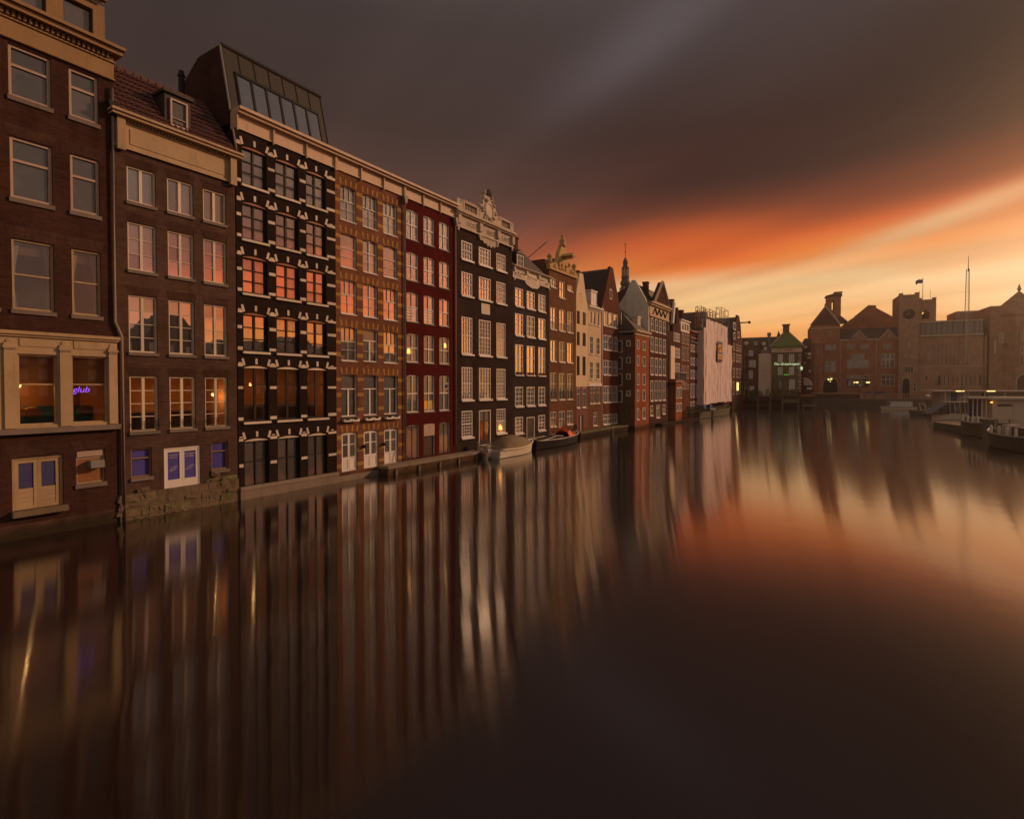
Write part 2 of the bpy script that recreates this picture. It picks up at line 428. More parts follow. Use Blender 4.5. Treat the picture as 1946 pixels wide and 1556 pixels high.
M['hull'] = paint_mat('dark_hull', (.014, .010, .010), dirt=.2, rough=.6, spec=.08)
M['hullolive'] = paint_mat('olive_hull', (.11, .095, .062), dirt=.5, rough=.7)
M['leaf'] = paint_mat('leaf', (.045, .052, .018), vary=.6, rough=.8)
M['dryleaf'] = paint_mat('dry_leaf', (.17, .11, .045), vary=.6, rough=.9)
M['red'] = paint_mat('terracotta_pot', (.35, .09, .06), dirt=.2)
M['teal'] = paint_mat('teal_sofa', (.03, .16, .13), dirt=.1)
M['ochrecush'] = paint_mat('ochre_cushion', (.45, .17, .03), dirt=.1)
M['room'] = paint_mat('amber_wall', (.50, .20, .07), dirt=.3, rough=.9)
M['shade'] = paint_mat('brown_blind', (.16, .085, .045), dirt=.3, rough=.9)
M['curtain'] = paint_mat('curtain_cloth', (.34, .27, .20), dirt=.2, rough=.95)
M['glass'] = glass_mat('window_glass', (.012, .010, .009), .56, inner2=(.06, .045, .035))
M['glassd'] = glass_mat('dim_window_glass', (.012, .010, .009), .08, inner2=(.07, .052, .040))
M['glassc'] = glass_mat('curtained_glass', (.14, .10, .075), .20, .8, (.30, .23, .17))
M['glassr'] = glass_mat('far_window_glass', (.016, .013, .012), .16, inner2=(.06, .045, .035))
M['clear'] = clear_glass('clear_glass', .10)
M['bulb'] = emit_mat('lamp_glow', (1.0, .50, .12), 5)
M['bulbsoft'] = emit_mat('lamp_glow_soft', (1.0, .42, .08), 3.0)
M['neonp'] = emit_mat('violet_neon', (.35, .10, 1.0), 1.3)
M['neonw'] = emit_mat('white_neon', (.80, 1.0, .62), .75)
M['neong'] = emit_mat('green_neon', (.20, .75, .10), .8)
M['tube'] = emit_mat('lit_tube', (1.0, .70, .22), 2.2)

# ------------------------------------------------------------------ the setting
def water_mat():
    m, b = newmat('still_canal_water')
    geo = T.nodes.new('ShaderNodeNewGeometry'); pos = geo.outputs['Position']
    b.inputs['Base Color'].default_value = (.016, .009, .007, 1)
    b.inputs['Roughness'].default_value = 1.0; b.inputs['Specular IOR Level'].default_value = 0.0
    g = T.nodes.new('ShaderNodeBsdfAnisotropic')
    g.inputs['Color'].default_value = (1, .97, .95, 1); g.inputs['Anisotropy'].default_value = .72; g.inputs['Rotation'].default_value = .25
    # the swell runs up and down the canal, so the mirror smears that way
    T.links.new(vec(-.36, 1.0, 0.0), g.inputs['Tangent'])
    n = noise(pos, .07, 2, .5); n2_ = noise(pos, .9, 2, .5)
    T.links.new(((n - .5) * .03 + .085).k, g.inputs['Roughness'])
    bn = T.nodes.new('ShaderNodeBump'); bn.inputs['Strength'].default_value = .012; bn.inputs['Distance'].default_value = .2
    T.links.new(n2_.k, bn.inputs['Height']); T.links.new(bn.outputs[0], g.inputs['Normal'])
    dt = T.nodes.new('ShaderNodeVectorMath'); dt.operation = 'DOT_PRODUCT'
    T.links.new(geo.outputs['Normal'], dt.inputs[0]); T.links.new(geo.outputs['Incoming'], dt.inputs[1])
    fr = (1.0 - NX(dt.outputs['Value'])).f('MAXIMUM', 0.0).f('POWER', 2.75) * .97 + .02      # grazing reflectance
    mx = T.nodes.new('ShaderNodeMixShader'); T.links.new(fr.k, mx.inputs[0]); T.links.new(b.outputs[0], mx.inputs[1]); T.links.new(g.outputs[0], mx.inputs[2])
    T.links.new(mx.outputs[0], T.nodes['Material Output'].inputs[0])
    return m
M['water'] = water_mat()
M['bed'] = paint_mat('canal_mud', (.05, .04, .03), rough=1)
M['paving'] = paint_mat('street_paving', (.13, .095, .075), rough=.9)
struct(MB().box(-122, 172, -112, 232, -3.0, -2.0).build('ground', M['bed']))
wp = [ROW.pt(-70, .5), ROW.pt(-70, -62), ROW.pt(190, -62), ROW.pt(190, .5)]
struct(MB().quad(*[(p.x, p.y, 0.0) for p in wp]).build('water', M['water']))

# ------------------------------------------------------------------ windows
def holed(mb, X0, X1, Z0, Z1, holes, y=0.0, depth=.3):
    xs = sorted({X0, X1, *[v for h in holes for v in h[:2] if X0 < v < X1]}); zs = sorted({Z0, Z1, *[v for h in holes for v in h[2:4] if Z0 < v < Z1]})
    for i in range(len(xs) - 1):
        for k in range(len(zs) - 1):
            cx, cz = (xs[i] + xs[i + 1]) / 2, (zs[k] + zs[k + 1]) / 2
            if any(h[0] < cx < h[1] and h[2] < cz < h[3] for h in holes): continue
            mb.quad((xs[i], y, zs[k]), (xs[i + 1], y, zs[k]), (xs[i + 1], y, zs[k + 1]), (xs[i], y, zs[k + 1]))
    for h in holes:
        a, b_, c, d = h[:4]; e = y + depth
        mb.quad((a, y, c), (a, y, d), (a, e, d), (a, e, c)); mb.quad((b_, y, d), (b_, y, c), (b_, e, c), (b_, e, d))
        mb.quad((b_, y, c), (a, y, c), (a, e, c), (b_, e, c)); mb.quad((a, y, d), (b_, y, d), (b_, e, d), (a, e, d))
        if len(h) > 4 and h[4] > 0:
            r, N = h[4], 8
            for k in range(N):
                u0, u1 = k / N, (k + 1) / N
                xa, xb = a + (b_ - a) * u0, a + (b_ - a) * u1
                za, zb = d - r * (2 * u0 - 1) ** 2, d - r * (2 * u1 - 1) ** 2
                mb.quad((xa, y, za), (xb, y, zb), (xb, y, d), (xa, y, d)); mb.quad((xb, y, zb), (xa, y, za), (xa, e - .25, za), (xb, e - .25, zb))
    return mb
WCACHE = {}
def style(fr='white', ft=.075, rows=((1, 1, 1),), rail=.06, mt=.028, mull=0, glass='glass', indiv=False, sill=None, y=.07, jamb=None):
    return dict(fr=fr, ft=ft, rows=rows, rail=rail, mt=mt, mull=mull, glass=glass, indiv=indiv, sill=sill, y=y, jamb=jamb)
def window(parent, x0, x1, z0, z1, st, name='window', glass=None):
    w_, h_ = round(x1 - x0, 2), round(z1 - z0, 2)
    key = (w_, h_, repr(st))
    g = glass or st['glass']
    if g == 'glass' and not st['jamb']:
        rq = random.random(); g = 'glassd' if rq < .12 else 'glassc' if rq < .22 else g
    if key not in WCACHE:
        mb, y, ft = MB(), st['y'], st['ft']
        for bx in ((0, ft, 0, h_), (w_ - ft, w_, 0, h_), (ft, w_ - ft, 0, ft), (ft, w_ - ft, h_ - ft, h_)): mb.box(bx[0], bx[1], y, y + .13, bx[2], bx[3])
        lights = []
        iz = h_ - ft; ih, iw = h_ - 2 * ft, w_ - 2 * ft
        for ri, (fr_, nc, nr) in enumerate(st['rows']):
            zt = iz - ih * sum(r[0] for r in st['rows'][:ri]); zb = zt - ih * fr_
            if ri: mb.box(ft, w_ - ft, y + .015, y + .11, zt - st['rail'] / 2, zt + st['rail'] / 2)
            ya = y + (.02 if ri == 0 else .03)
            a, b_ = ft, w_ - ft
            zt2 = zt - (st['rail'] / 2 if ri else 0); zb2 = zb + (st['rail'] / 2 if ri < len(st['rows']) - 1 else 0)
            for c in range(1, nc):
                t_ = st['mull'] if (st['mull'] and c * 2 == nc) else st['mt']
                xc = a + (b_ - a) * c / nc
                mb.box(xc - t_ / 2, xc + t_ / 2, ya, y + .10, zb2, zt2)
            for r in range(1, nr):
                zc = zb2 + (zt2 - zb2) * r / nr
                mb.box(a, b_, ya + .008, y + .095, zc - st['mt'] / 2, zc + st['mt'] / 2)
            for c in range(nc):
                for r in range(nr):
                    xa, xb = a + (b_ - a) * c / nc, a + (b_ - a) * (c + 1) / nc
                    za, zb_ = zb2 + (zt2 - zb2) * r / nr, zb2 + (zt2 - zb2) * (r + 1) / nr
                    lights.append((xa - .004, xb + .004, za - .004, zb_ + .004))
        WCACHE[key] = (mb.mesh('window_frame', M[st['fr']]), lights)
    me, lights = WCACHE[key]
    o = link(name, me, parent, (x0, 0, z0))
    yp = st['y'] + .085
    if st['indiv']:
        for (a, b_, c, d) in lights:
            link('pane', unit_box(M[g]), o, ((a + b_) / 2, yp + random.uniform(-.002, .002), (c + d) / 2), 0, (b_ - a - .001, .008, d - c - .001))
    else:
        k2 = (key, g)
        if k2 not in WCACHE:
            mb = MB()
            for (a, b_, c, d) in lights: mb.box(a + .005, b_ - .005, yp - .004, yp + .004, c + .005, d - .005)
            WCACHE[k2] = mb.mesh('glazing', M[g])
        link('pane', WCACHE[k2], o)
    if st['jamb']:
        mj = M[st['jamb']]
        block('jamb', mj, o, w_ + .002, w_ + .05, .004, .22, -.02, h_ + .02); block('jamb', mj, o, -.05, -.002, .004, .22, -.02, h_ + .02)
    if st['sill']:
        sm, proud, sh, over = st['sill']
        block('sill', M[sm], o, -over, w_ + over, -proud, .20, -sh - .002, -.002)
    return o
class House:
    def __init__(s, label, xl, xr, yref, mat, t=0.0, depth=12.0, frame=ROW, name='canal_house', cat='house'):
        s.F, s.t = frame, t
        s.s0 = frame.hit(xl, yref, t)[0]; s.w = frame.hit(xr, yref, t)[0] - s.s0
        p = frame.pt(s.s0, t)
        s.root = thing(name, label, cat, p, frame.a)
        s.mat, s.depth, s.holes = mat, depth, []
    def x(s, px, py, dy=0.0): return s.F.hit(px, py, s.t + dy)[0] - s.s0
    def z(s, px, py, dy=0.0): return s.F.hit(px, py, s.t + dy)[1]
    def q(s, px, py, dy=0.0):
        a, b_ = s.F.hit(px, py, s.t + dy); return a - s.s0, b_
    def grid(s, cols, cy, rows, rx, sts, arch=0.0, skip=(), cols2=None, glass=None, top_adj=None):
        """cols: pixel spans at height cy; rows: pixel spans at column rx"""
        xs = [(s.x(a, cy), s.x(b_, cy)) for a, b_ in cols]
        zs = [tuple(sorted((s.z(rx, a), s.z(rx, b_)))) for a, b_ in rows]
        for ri, (z0, z1) in enumerate(zs):
            st = sts[ri] if isinstance(sts, (list, tuple)) else sts
            for ci, (a, b_) in enumerate(xs):
                if (ri, ci) in skip: continue
                s.opening(a, b_, z0, z1, st, arch, glass)
        return xs, zs
    def opening(s, a, b_, z0, z1, st, arch=0.0, glass=None, name='window'):
        a, z0 = round(a, 3), round(z0, 3); b_, z1 = a + round(b_ - a, 2), z0 + round(z1 - z0, 2)
        s.holes.append((a, b_, z0, z1, arch))
        if st: return window(s.root, a, b_, z0, z1, st, name, glass)
    def shell(s, ztop, zbot=-1.9, gable=None, name='wall', sidemat=None):
        mb = holed(MB(), 0, s.w, zbot, ztop, s.holes)
        D, W = s.depth, s.w
        body = MB()
        tgt = body if sidemat else mb
        tgt.quad((0, D, zbot), (0, 0, zbot), (0, 0, ztop), (0, D, ztop)); tgt.quad((W, 0, zbot), (W, D, zbot), (W, D, ztop), (W, 0, ztop))
        tgt.quad((W, D, zbot), (0, D, zbot), (0, D, ztop), (W, D, ztop)); tgt.quad((0, 0, ztop), (W, 0, ztop), (W, D, ztop), (0, D, ztop))
        if gable: mb.prism(gable, 0, .32)
        o = mb.build(name, s.mat, s.root)
        if sidemat: body.build('side_wall', sidemat, s.root)
        s.ztop = ztop
        return o
    def part(s, name, mat, mb, sm=False): 
        o = mb.build(name, mat, s.root, smooth=sm); fixn(o.data); return o
    def room(s, x0, x1, z0, z1, lamps=(), power=12, depth=2.4, col=(1, .55, .2)):
        mb = MB(); y0, y1 = .31, .31 + depth
        mb.quad((x0, y1, z0), (x1, y1, z0), (x1, y1, z1), (x0, y1, z1)); mb.quad((x0, y0, z0), (x0, y1, z0), (x0, y1, z1), (x0, y0, z1))
        mb.quad((x1, y1, z0), (x1, y0, z0), (x1, y0, z1), (x1, y1, z1)); mb.quad((x0, y0, z0), (x1, y0, z0), (x1, y1, z0), (x0, y1, z0))
        mb.quad((x0, y1, z1), (x1, y1, z1), (x1, y0, z1), (x0, y0, z1))
        mb.build('room', M['room'], s.root)
        for (lx, ly, lz) in lamps:
            lo = MB().ball((0, 0, 0), .07).build('lamp_bulb', M['bulb'], s.root, (lx, ly, lz), True)
            L = bpy.data.lights.new('room_lamp', 'POINT'); L.energy = power; L.color = col; L.shadow_soft_size = .08
            l = bpy.data.objects.new('room_lamp', L); C.objects.link(l); l.parent = s.root; l.location = (lx, ly - .12, lz - .12)
def profile(mb, x0, x1, steps):
    """stacked horizontal mouldings: (z0,z1,proud)"""
    for z0, z1, pr in steps: mb.box(x0 - pr * .5, x1 + pr * .5, -pr, .25, z0, z1)
    return mb
def text_mesh(name, body, size, mat, parent, loc, depth=.02, shear=0.0, sx=1.0, rot=None):
    cu = bpy.data.curves.new(name, 'FONT'); cu.body = body; cu.size = size; cu.extrude = depth; cu.align_x = 'CENTER'; cu.shear = shear
    cu.resolution_u = 3
    tmp = bpy.data.objects.new('tmp', cu); C.objects.link(tmp)
    dg = bpy.context.evaluated_depsgraph_get()
    me = bpy.data.meshes.new_from_object(tmp.evaluated_get(dg)); me.materials.clear(); me.materials.append(mat)
    bpy.data.objects.remove(tmp)
    o = link(name, me, parent, loc); o.rotation_euler = rot or (R(90), 0, 0); o.scale = (sx, 1, 1)
    return o
def tiles(parent, p00, p10, p11, p01, nx, ny, mat, name='roof_tiles', amp=.035):
    """pantiles: waves across, steps down the slope; p00,p10 eave, p01,p11 ridge"""
    p00, p10, p11, p01 = map(Vector, (p00, p10, p11, p01)); mb = MB()
    nrm = (p10 - p00).cross(p01 - p00).normalized()
    sub = 4
    for r in range(ny):
        rows = []
        for e, lift in ((0, .05), (1, .0)):
            v = (r + e * 1.04) / ny
            line = []
            for c in range(nx * sub + 1):
                u = c / (nx * sub)
                p = (p00 * (1 - u) + p10 * u) * (1 - v) + (p01 * (1 - u) + p11 * u) * v
                line.append(p + nrm * (lift + amp * math.sin(u * nx * 2 * math.pi) + random.uniform(-.006, .006)))
            rows.append(line)
        i = len(mb.v); n = len(rows[0])
        mb.v += [tuple(p) for p in rows[0] + rows[1]]
        mb.f += [(i + k, i + k + 1, i + n + k + 1, i + n + k) for k in range(n - 1)]
    o = mb.build(name, mat, parent, smooth=True); o['kind'] = 'stuff'; return o
def chimney(parent, x, y, z0, z1, w_=.5, mat='brick13', pots=1):
    mb = MB().box(x - w_ / 2, x + w_ / 2, y - w_ / 2, y + w_ / 2, z0, z1 - .15).box(x - w_ / 2 - .07, x + w_ / 2 + .07, y - w_ / 2 - .07, y + w_ / 2 + .07, z1 - .15, z1)
    for k in range(pots): mb.lathe([(.11, z1), (.09, z1 + .4), (.12, z1 + .42)], x + (k - (pots - 1) / 2) * .25, y, 8)
    return mb.build('chimney', M[mat], parent)
def drainpipe(parent, pts, r=.05, mat='pipe', seg=8):
    o = MB().tube(pts, r, seg).build('drainpipe', M[mat], parent, smooth=True)
    return o
def hopper(parent, x, z, mat='iron'):
    return MB().prism([(x - .2, z + .35), (x + .2, z + .35), (x + .07, z - .15), (x - .07, z - .15)], -.28, -.02).build('rainwater_hopper', M[mat], parent)

# ================================================================== house 1
h = House('tall umber brick canal house with ochre cornice and cream salon windows, cut by left edge', -150, 216, 320, M['brick1'], depth=13)
H1 = h
sA = style('pinkcream', .10, ((.36, 1, 1), (.64, 1, 1)), .09, indiv=True, sill=('sill', .06, .16, .05), glass='glassd')
sB = style('cream2', .08, ((.5, 1, 1), (.5, 1, 1)), .06, indiv=True, sill=('sill', .06, .15, .05), glass='clear')
colsA = [(-62, -22), (18, 99), (132, 188)]
xs = [(h.x(a, 180), h.x(b, 180)) for a, b in ((-75, -10), (16.5, 97.5), (131, 187))]
r1 = (h.z(17, 180), h.z(17, 81)); r2 = (h.z(20, 374), h.z(20, 257)); r3 = (h.z(26, 587), h.z(26, 452))
for rr, st in ((r1, sA), (r2, sA), (r3, sB)):
    for (a, b) in xs:
        wn = h.opening(a, b, rr[0], rr[1], st)
        if st is sB:
            W, Hh = b - a, rr[1] - rr[0]
            for s_ in (0, 1):
                fl_ = lambda u: u if s_ == 0 else W - u
                pts = [(fl_(.07), .05), (fl_(.20), .05), (fl_(.13), Hh * .35), (fl_(.17), Hh * .6), (fl_(.30), Hh - .06), (fl_(.07), Hh - .06)]
                c_ = MB().prism(pts, .26, .28).build('curtain', M['curtain'], wn); fixn(c_.data)
            block('roller_blind', M['shade'], wn, .06, W - .06, .29, .30, Hh * .80, Hh - .05)
        wz = rr[1]
        cx_ = (a + b) / 2
        if st is not sA or rr is r2:
            MB().prism([(a - .03, wz + .01), (b + .03, wz + .01), (b + .16, wz + .42), (a - .16, wz + .42)], -.004, .1).build('lintel', M['soldier'], h.root)
# curtains in the third row
for k, (a, b) in enumerate(xs[1:]):
    pass
h.room(.2, h.w - .2, r3[0] - .2, r3[1] + .2)
# salon front
zb, zt = h.z(3, 816), h.z(3, 628)
xr_ = h.x(225, 720) - .02
sw = [(h.x(32, 740), h.x(107, 740)), (h.x(134, 740), h.x(203, 740))]
sx0 = h.x(-75, 740)
sz0, sz1 = h.z(33, 809), h.z(33, 672)
salon_holes = [(round(a, 3), round(b, 3), round(sz0, 3), round(sz1, 3)) for a, b in ((sx0, h.x(3, 740) - .12), *sw)]
for a, b, c, d in salon_holes: h.holes.append((a, b, c, d))
xr_ = min(xr_, h.w - .02)
mb = holed(MB(), .2, xr_, zb, zt, salon_holes, -.13, .2)
mb.quad((xr_, -.13, zb), (xr_, 0, zb), (xr_, 0, zt), (xr_, -.13, zt)).quad((.2, -.13, zt), (xr_, -.13, zt), (xr_, 0, zt), (.2, 0, zt)).quad((xr_, -.13, zb), (.2, -.13, zb), (.2, 0, zb), (xr_, 0, zb))
sf = mb.build('salon_front', M['cream2'], h.root)
profile(MB(), .2, xr_ - .05, [(zt - .10, zt + .02, .26), (zt - .18, zt - .10, .20)]).build('cornice', M['cream2'], sf)
profile(MB(), .2, xr_ - .02, [(zb - .20, zb - .003, .20)]).build('sill', M['sill'], sf)
st = style('cream2', .06, ((.42, 1, 1), (.58, 1, 1)), .05, glass='clear', indiv=True, y=.02)
pil = [(h.x(5, 740), h.x(29, 740)), (h.x(111, 740), h.x(133, 740)), (h.x(204, 740), xr_ - .02)]
for a, b in pil:
    block('pilaster', M['cream2'], sf, a, b, -.19, -.131, zb + .02, zt - .42)
    block('capital', M['cream2'], sf, a - .04, b + .04, -.22, -.131, zt - .60, zt - .52)
    for k in range(5): block('capital_drop', M['cream2'], sf, a + (b - a) * (k + .2) / 5, a + (b - a) * (k + .8) / 5, -.215, -.132, zt - .66, zt - .605)
    MB().lathe([(.12, 0), (.12, .025), (.09, .035)], 0, 0, 18).build('rosette', M['cream2'], sf, ((a + b) / 2, -.131, zt - .38)).rotation_euler = (R(90), 0, 0)
for (a, b), in zip([(pil[0][1], pil[1][0]), (pil[1][1], pil[2][0])]):
    block('frieze_panel', M['cream2'], sf, a + .1, b - .1, -.155, -.131, zt - .52, zt - .24)
for a, b, c, d in salon_holes:
    wn = window(h.root, a, b, c, d, st)
    wn.location.y = -.07
    bz = c + (d - c) * .60
    n = 14
    for k in range(n):
        z_ = bz + (d - c - .06 - (bz - c)) * k / n
        block('blind_slat', M['shade'], wn, .07, b - a - .07, .17, .19, z_ - c, z_ - c + .045)
h.room(h.x(3, 740), h.w - .3, sz0 - .15, sz1 + .1, [(h.x(48, 730), 1.9, sz0 + 1.42), (h.x(72, 730), 1.9, sz0 + 1.44)], 14)
# furniture in the salon
sofa = MB().box(h.x(36, 740), h.x(206, 740), 1.5, 2.1, sz0 - .1, sz0 + .28).box(h.x(36, 740), h.x(206, 740), 2.05, 2.3, sz0 - .1, sz0 + .62).build('sofa', M['teal'])
sofa.location = h.root.location; sofa.rotation_euler = h.root.rotation_euler
tag(sofa, 'long teal sofa inside the lit salon behind the cream-framed windows', 'sofa')
for k, (xa, mt_) in enumerate(((h.x(62, 790), 'ochrecush'), (h.x(90, 790), 'ochrecush'), (h.x(196, 790), 'shade'))):
    o = MB().ball((0, 0, 0), .34, .62, 10, 6).build('cushion', M[mt_], smooth=True)
    o.location = h.F.pt(h.s0 + xa, h.t + 1.55, sz0 + .42); o.rotation_euler = (0, 0, h.F.a); o.scale = (1, .5, 1)
    tag(o, ['ochre cushion on the teal sofa, leftmost of the three', 'ochre cushion at the middle of the teal sofa', 'dark brown cushion at the right end of the teal sofa'][k], 'cushion', 'cushions on the salon sofa')
text_mesh('neon_sign', 'glub', .34, M['neonp'], h.root, (h.x(157, 735), .16, sz0 + 1.18), .01, .25)
# basement door and vent window
dx0, dx1 = h.x(23, 920), h.x(121, 920); dz0, dz1 = h.z(23, 972), h.z(23, 871)
h.opening(dx0, dx1, dz0, dz1, None)
d = link('door', None, h.root, (dx0, 0, dz0)); dw, dh = dx1 - dx0, dz1 - dz0
bpy.data.objects.remove(d)
mbd = MB().box(0, .09, .06, .2, 0, dh).box(dw - .09, dw, .06, .2, 0, dh).box(.09, dw - .09, .06, .2, dh - .09, dh)
door = mbd.build('door', M['cream2'], h.root, (dx0, 0, dz0))
for k in range(2):
    a = .095 + k * (dw - .19) / 2; b = a + (dw - .19) / 2 - .006
    MB().box(a, a + .11, .09, .15, 0, dh - .1).box(b - .11, b, .09, .15, 0, dh - .1).box(a + .11, b - .11, .09, .15, dh - .22, dh - .1).box(a + .11, b - .11, .09, .15, .0, .1).build('door_leaf', M['cream2'], door)
    for q in range(4): block('plank', M['cream2'], door, a + .112, b - .112, .105, .14, .103 + q * .165, .103 + q * .165 + .158)
    block('board_panel', M['navy'], door, a + .112, b - .112, .12, .135, .77, dh - .222)
    for q in range(3): MB().tube([((a + b) / 2 + (.12 + .07 * q) * math.cos(t * .5), .117, .77 + (dh - 1) * .45 + (.10 + .05 * q) * math.sin(t * .5)) for t in range(13)], .005, 4).build('ripple_print', M['blue'], door)
MB().prism([(dx0 - .05, dz1 + .02), (dx1 + .05, dz1 + .02), (dx1 + .2, dz1 + .42), (dx0 - .2, dz1 + .42)], -.004, .1).build('lintel', M['soldier'], h.root)
MB().box(dx0 - .05, dx1 + .08, -.22, .1, dz0 - .22, dz0 - .01).build('door_step', M['stone'], h.root)
a, b, c, d_ = h.x(145, 890), h.x(200, 890), h.z(145, 921), h.z(145, 857)
wn = h.opening(a, b, c, d_, style('cream2', .06, ((.22, 1, 1), (.78, 1, 1)), .05, glass='glassd', sill=('sill', .06, .16, .05), indiv=True))
block('rust_board', M['rustwood'], wn, .07, b - a - .07, .10, .14, .07, (d_ - c) * .76)
block('white_board', M['pinkcream'], wn, .05, b - a - .05, .05, .14, (d_ - c) * .80, d_ - c - .02)
MB().prism([((b - a) * .42, (d_ - c) * .46), ((b - a) * .9, (d_ - c) * .46), ((b - a) * .9, (d_ - c) * .68), ((b - a) * .42, (d_ - c) * .68)], -.22, .10).build('vent_hood', M['zincl'], wn)
MB().prism([(a - .05, d_ + .02), (b + .05, d_ + .02), (b + .2, d_ + .4), (a - .2, d_ + .4)], -.004, .1).build('lintel', M['soldier'], h.root)
zf0, zf1 = h.z(0, 69), h.z(0, 12)
ztop = zf0
h.shell(zf0 + .02)
# cornice with dentils and ochre attic storey
mb = MB().box(0, h.w + .02, -.08, .3, zf0, zf1 - .35)
profile(mb, 0, h.w, [(zf0 + .02, zf0 + .08, .12), (zf1 - .08, zf1 + .10, .42), (zf1 + .10, zf1 + .22, .55), (zf1 - .35, zf1 - .28, .14)])
mb.box(0, h.w, -.1, .25, zf1 - .28, zf1 - .08)
cor = mb.build('cornice', M['cream1'], h.root)
n = int(h.w / .16)
for k in range(n): block('dentil', M['cream1'], cor, k * .16 + .03, k * .16 + .11, -.22, -.101, zf1 - .26, zf1 - .10)
za0 = zf1 + .22; za1 = za0 + 1.75
att = []
for a, b in ((h.x(20, 20), h.x(95, 20)), (h.x(128, 20), h.x(184, 20)), (h.x(-90, 20), h.x(-15, 20))):
    att.append((round(a, 3), round(b, 3), round(za0 + .28, 3), round(za1 - .3, 3)))
aw = h.w - .1
mb = holed(MB(), 0, aw, za0, za1, att, .35, .25)
mb.quad((aw, .35, za0), (aw, 5, za0), (aw, 5, za1), (aw, .35, za1)).quad((0, .35, za1), (aw, .35, za1), (aw, 5, za1), (0, 5, za1))
ao = mb.build('attic_storey', M['cream1'], h.root)
profile(MB(), 0, aw, [(za1, za1 + .1, -.2), (za1 + .1, za1 + .25, -.05)]).build('attic_cornice', M['cream1'], h.root)
for a, b, c, d_ in att:
    o = window(h.root, a, b, c, d_, style('darkwood', .05, ((1, 1, 1),), glass='glassd', indiv=True)); o.location.y = .38
MB().box(0, aw - .3, .6, 5, za1 + .25, za1 + 2.2).build('upper_roof', M['slate'], h.root)
p = h.q(214, 216)
drainpipe(h.root, [(h.w - .06, -.1, zf0 - .3), (h.w - .06, -.09, h.z(218, 612)), (h.w + .17, -.09, h.z(238, 640)), (h.w + .17, -.09, -.2)], .055)
hopper(h.root, h.w - .06, h.z(213, 215))
MB().box(0, h.w + .0, -.025, .2, -1.9, .55).build('plinth', M['quayd'], h.root)

# ================================================================== house 2
h = House('grey-brown brick canal house with cream frieze, pantiled roof and single dormer', 219, 447, 420, M['brick2'], depth=12)
H2 = h
sil = ('sill', .07, .13, .04)
c2 = style('whitish', .07, ((1, 2, 1),), mull=.12, indiv=True, sill=sil, glass='glass')
c2b = style('whitish', .07, ((1, 2, 3),), mull=.11, indiv=True, sill=sil, glass='glass')
c2c = style('whitish', .07, ((1, 2, 4),), mull=.11, indiv=True, sill=sil, glass='glass')
c2l = style('whitish', .07, ((1, 2, 4),), mull=.11, indiv=True, sill=sil, glass='clear')
cols = [(241, 296), (317.5, 367), (385.5, 429)]
xs, zs = h.grid(cols, 350, [(313, 381), (419, 511)], 241, [c2, c2b])
cols = [(246, 298), (320.5, 370.5), (388.5, 431.5)]
xs = xs
for (za, zb_, st) in ((h.z(246, 669), h.z(246, 559), c2c), (h.z(247, 821), h.z(247, 714), c2l)):
    for (a, b) in xs:
        wn = h.opening(a, b, za, zb_, st)
        if st is c2l:
            # cast-iron window guard
            g = MB(); W = b - a
            g.tube([(.02, -.06, .06), (W - .02, -.06, .06)], .012, 5); g.tube([(.02, -.06, .42), (W - .02, -.06, .42)], .012, 5)
            for k in range(10):
                xx = .05 + (W - .1) * k / 9
                g.tube([(xx, -.06, .03), (xx + .02 * (-1) ** k, -.07, .24), (xx, -.06, .44 + .05 * (k % 2))], .008, 4)
            for k in range(3):
                xx = .05 + (W - .1) * (k * 4.5) / 9
                g.tube([(xx + .07 * math.cos(t * .7), -.06, .26 + .08 * math.sin(t * .7)) for t in range(10)], .010, 4)
            g.build('window_guard', M['iron'], wn)
for a, b in xs:
    for zt_ in (h.z(241, 313), h.z(241, 419), h.z(246, 559), h.z(247, 714)):
        MB().prism([(a - .02, zt_ + .02), (b + .02, zt_ + .02), (b + .12, zt_ + .36), (a - .12, zt_ + .36)], -.004, .1).build('lintel', M['soldier'], h.root)
zr0, zr1 = h.z(247, 821) - .25, h.z(247, 714) + .15
h.room(.3, h.w - .3, zr0, zr1, [(xs[2][0] + .85, .9, zr0 + 1.75), (xs[1][0] + .35, 1.6, zr0 + 1.85)], 16)
o = MB().box(xs[0][0], xs[2][1], 1.7, 2.3, zr0 + .01, zr0 + .95).build('bar_counter', M['darkwood'])
o.location = h.root.location; o.rotation_euler = h.root.rotation_euler; tag(o, 'dark wooden counter inside the amber-lit room above the blue boards', 'counter')
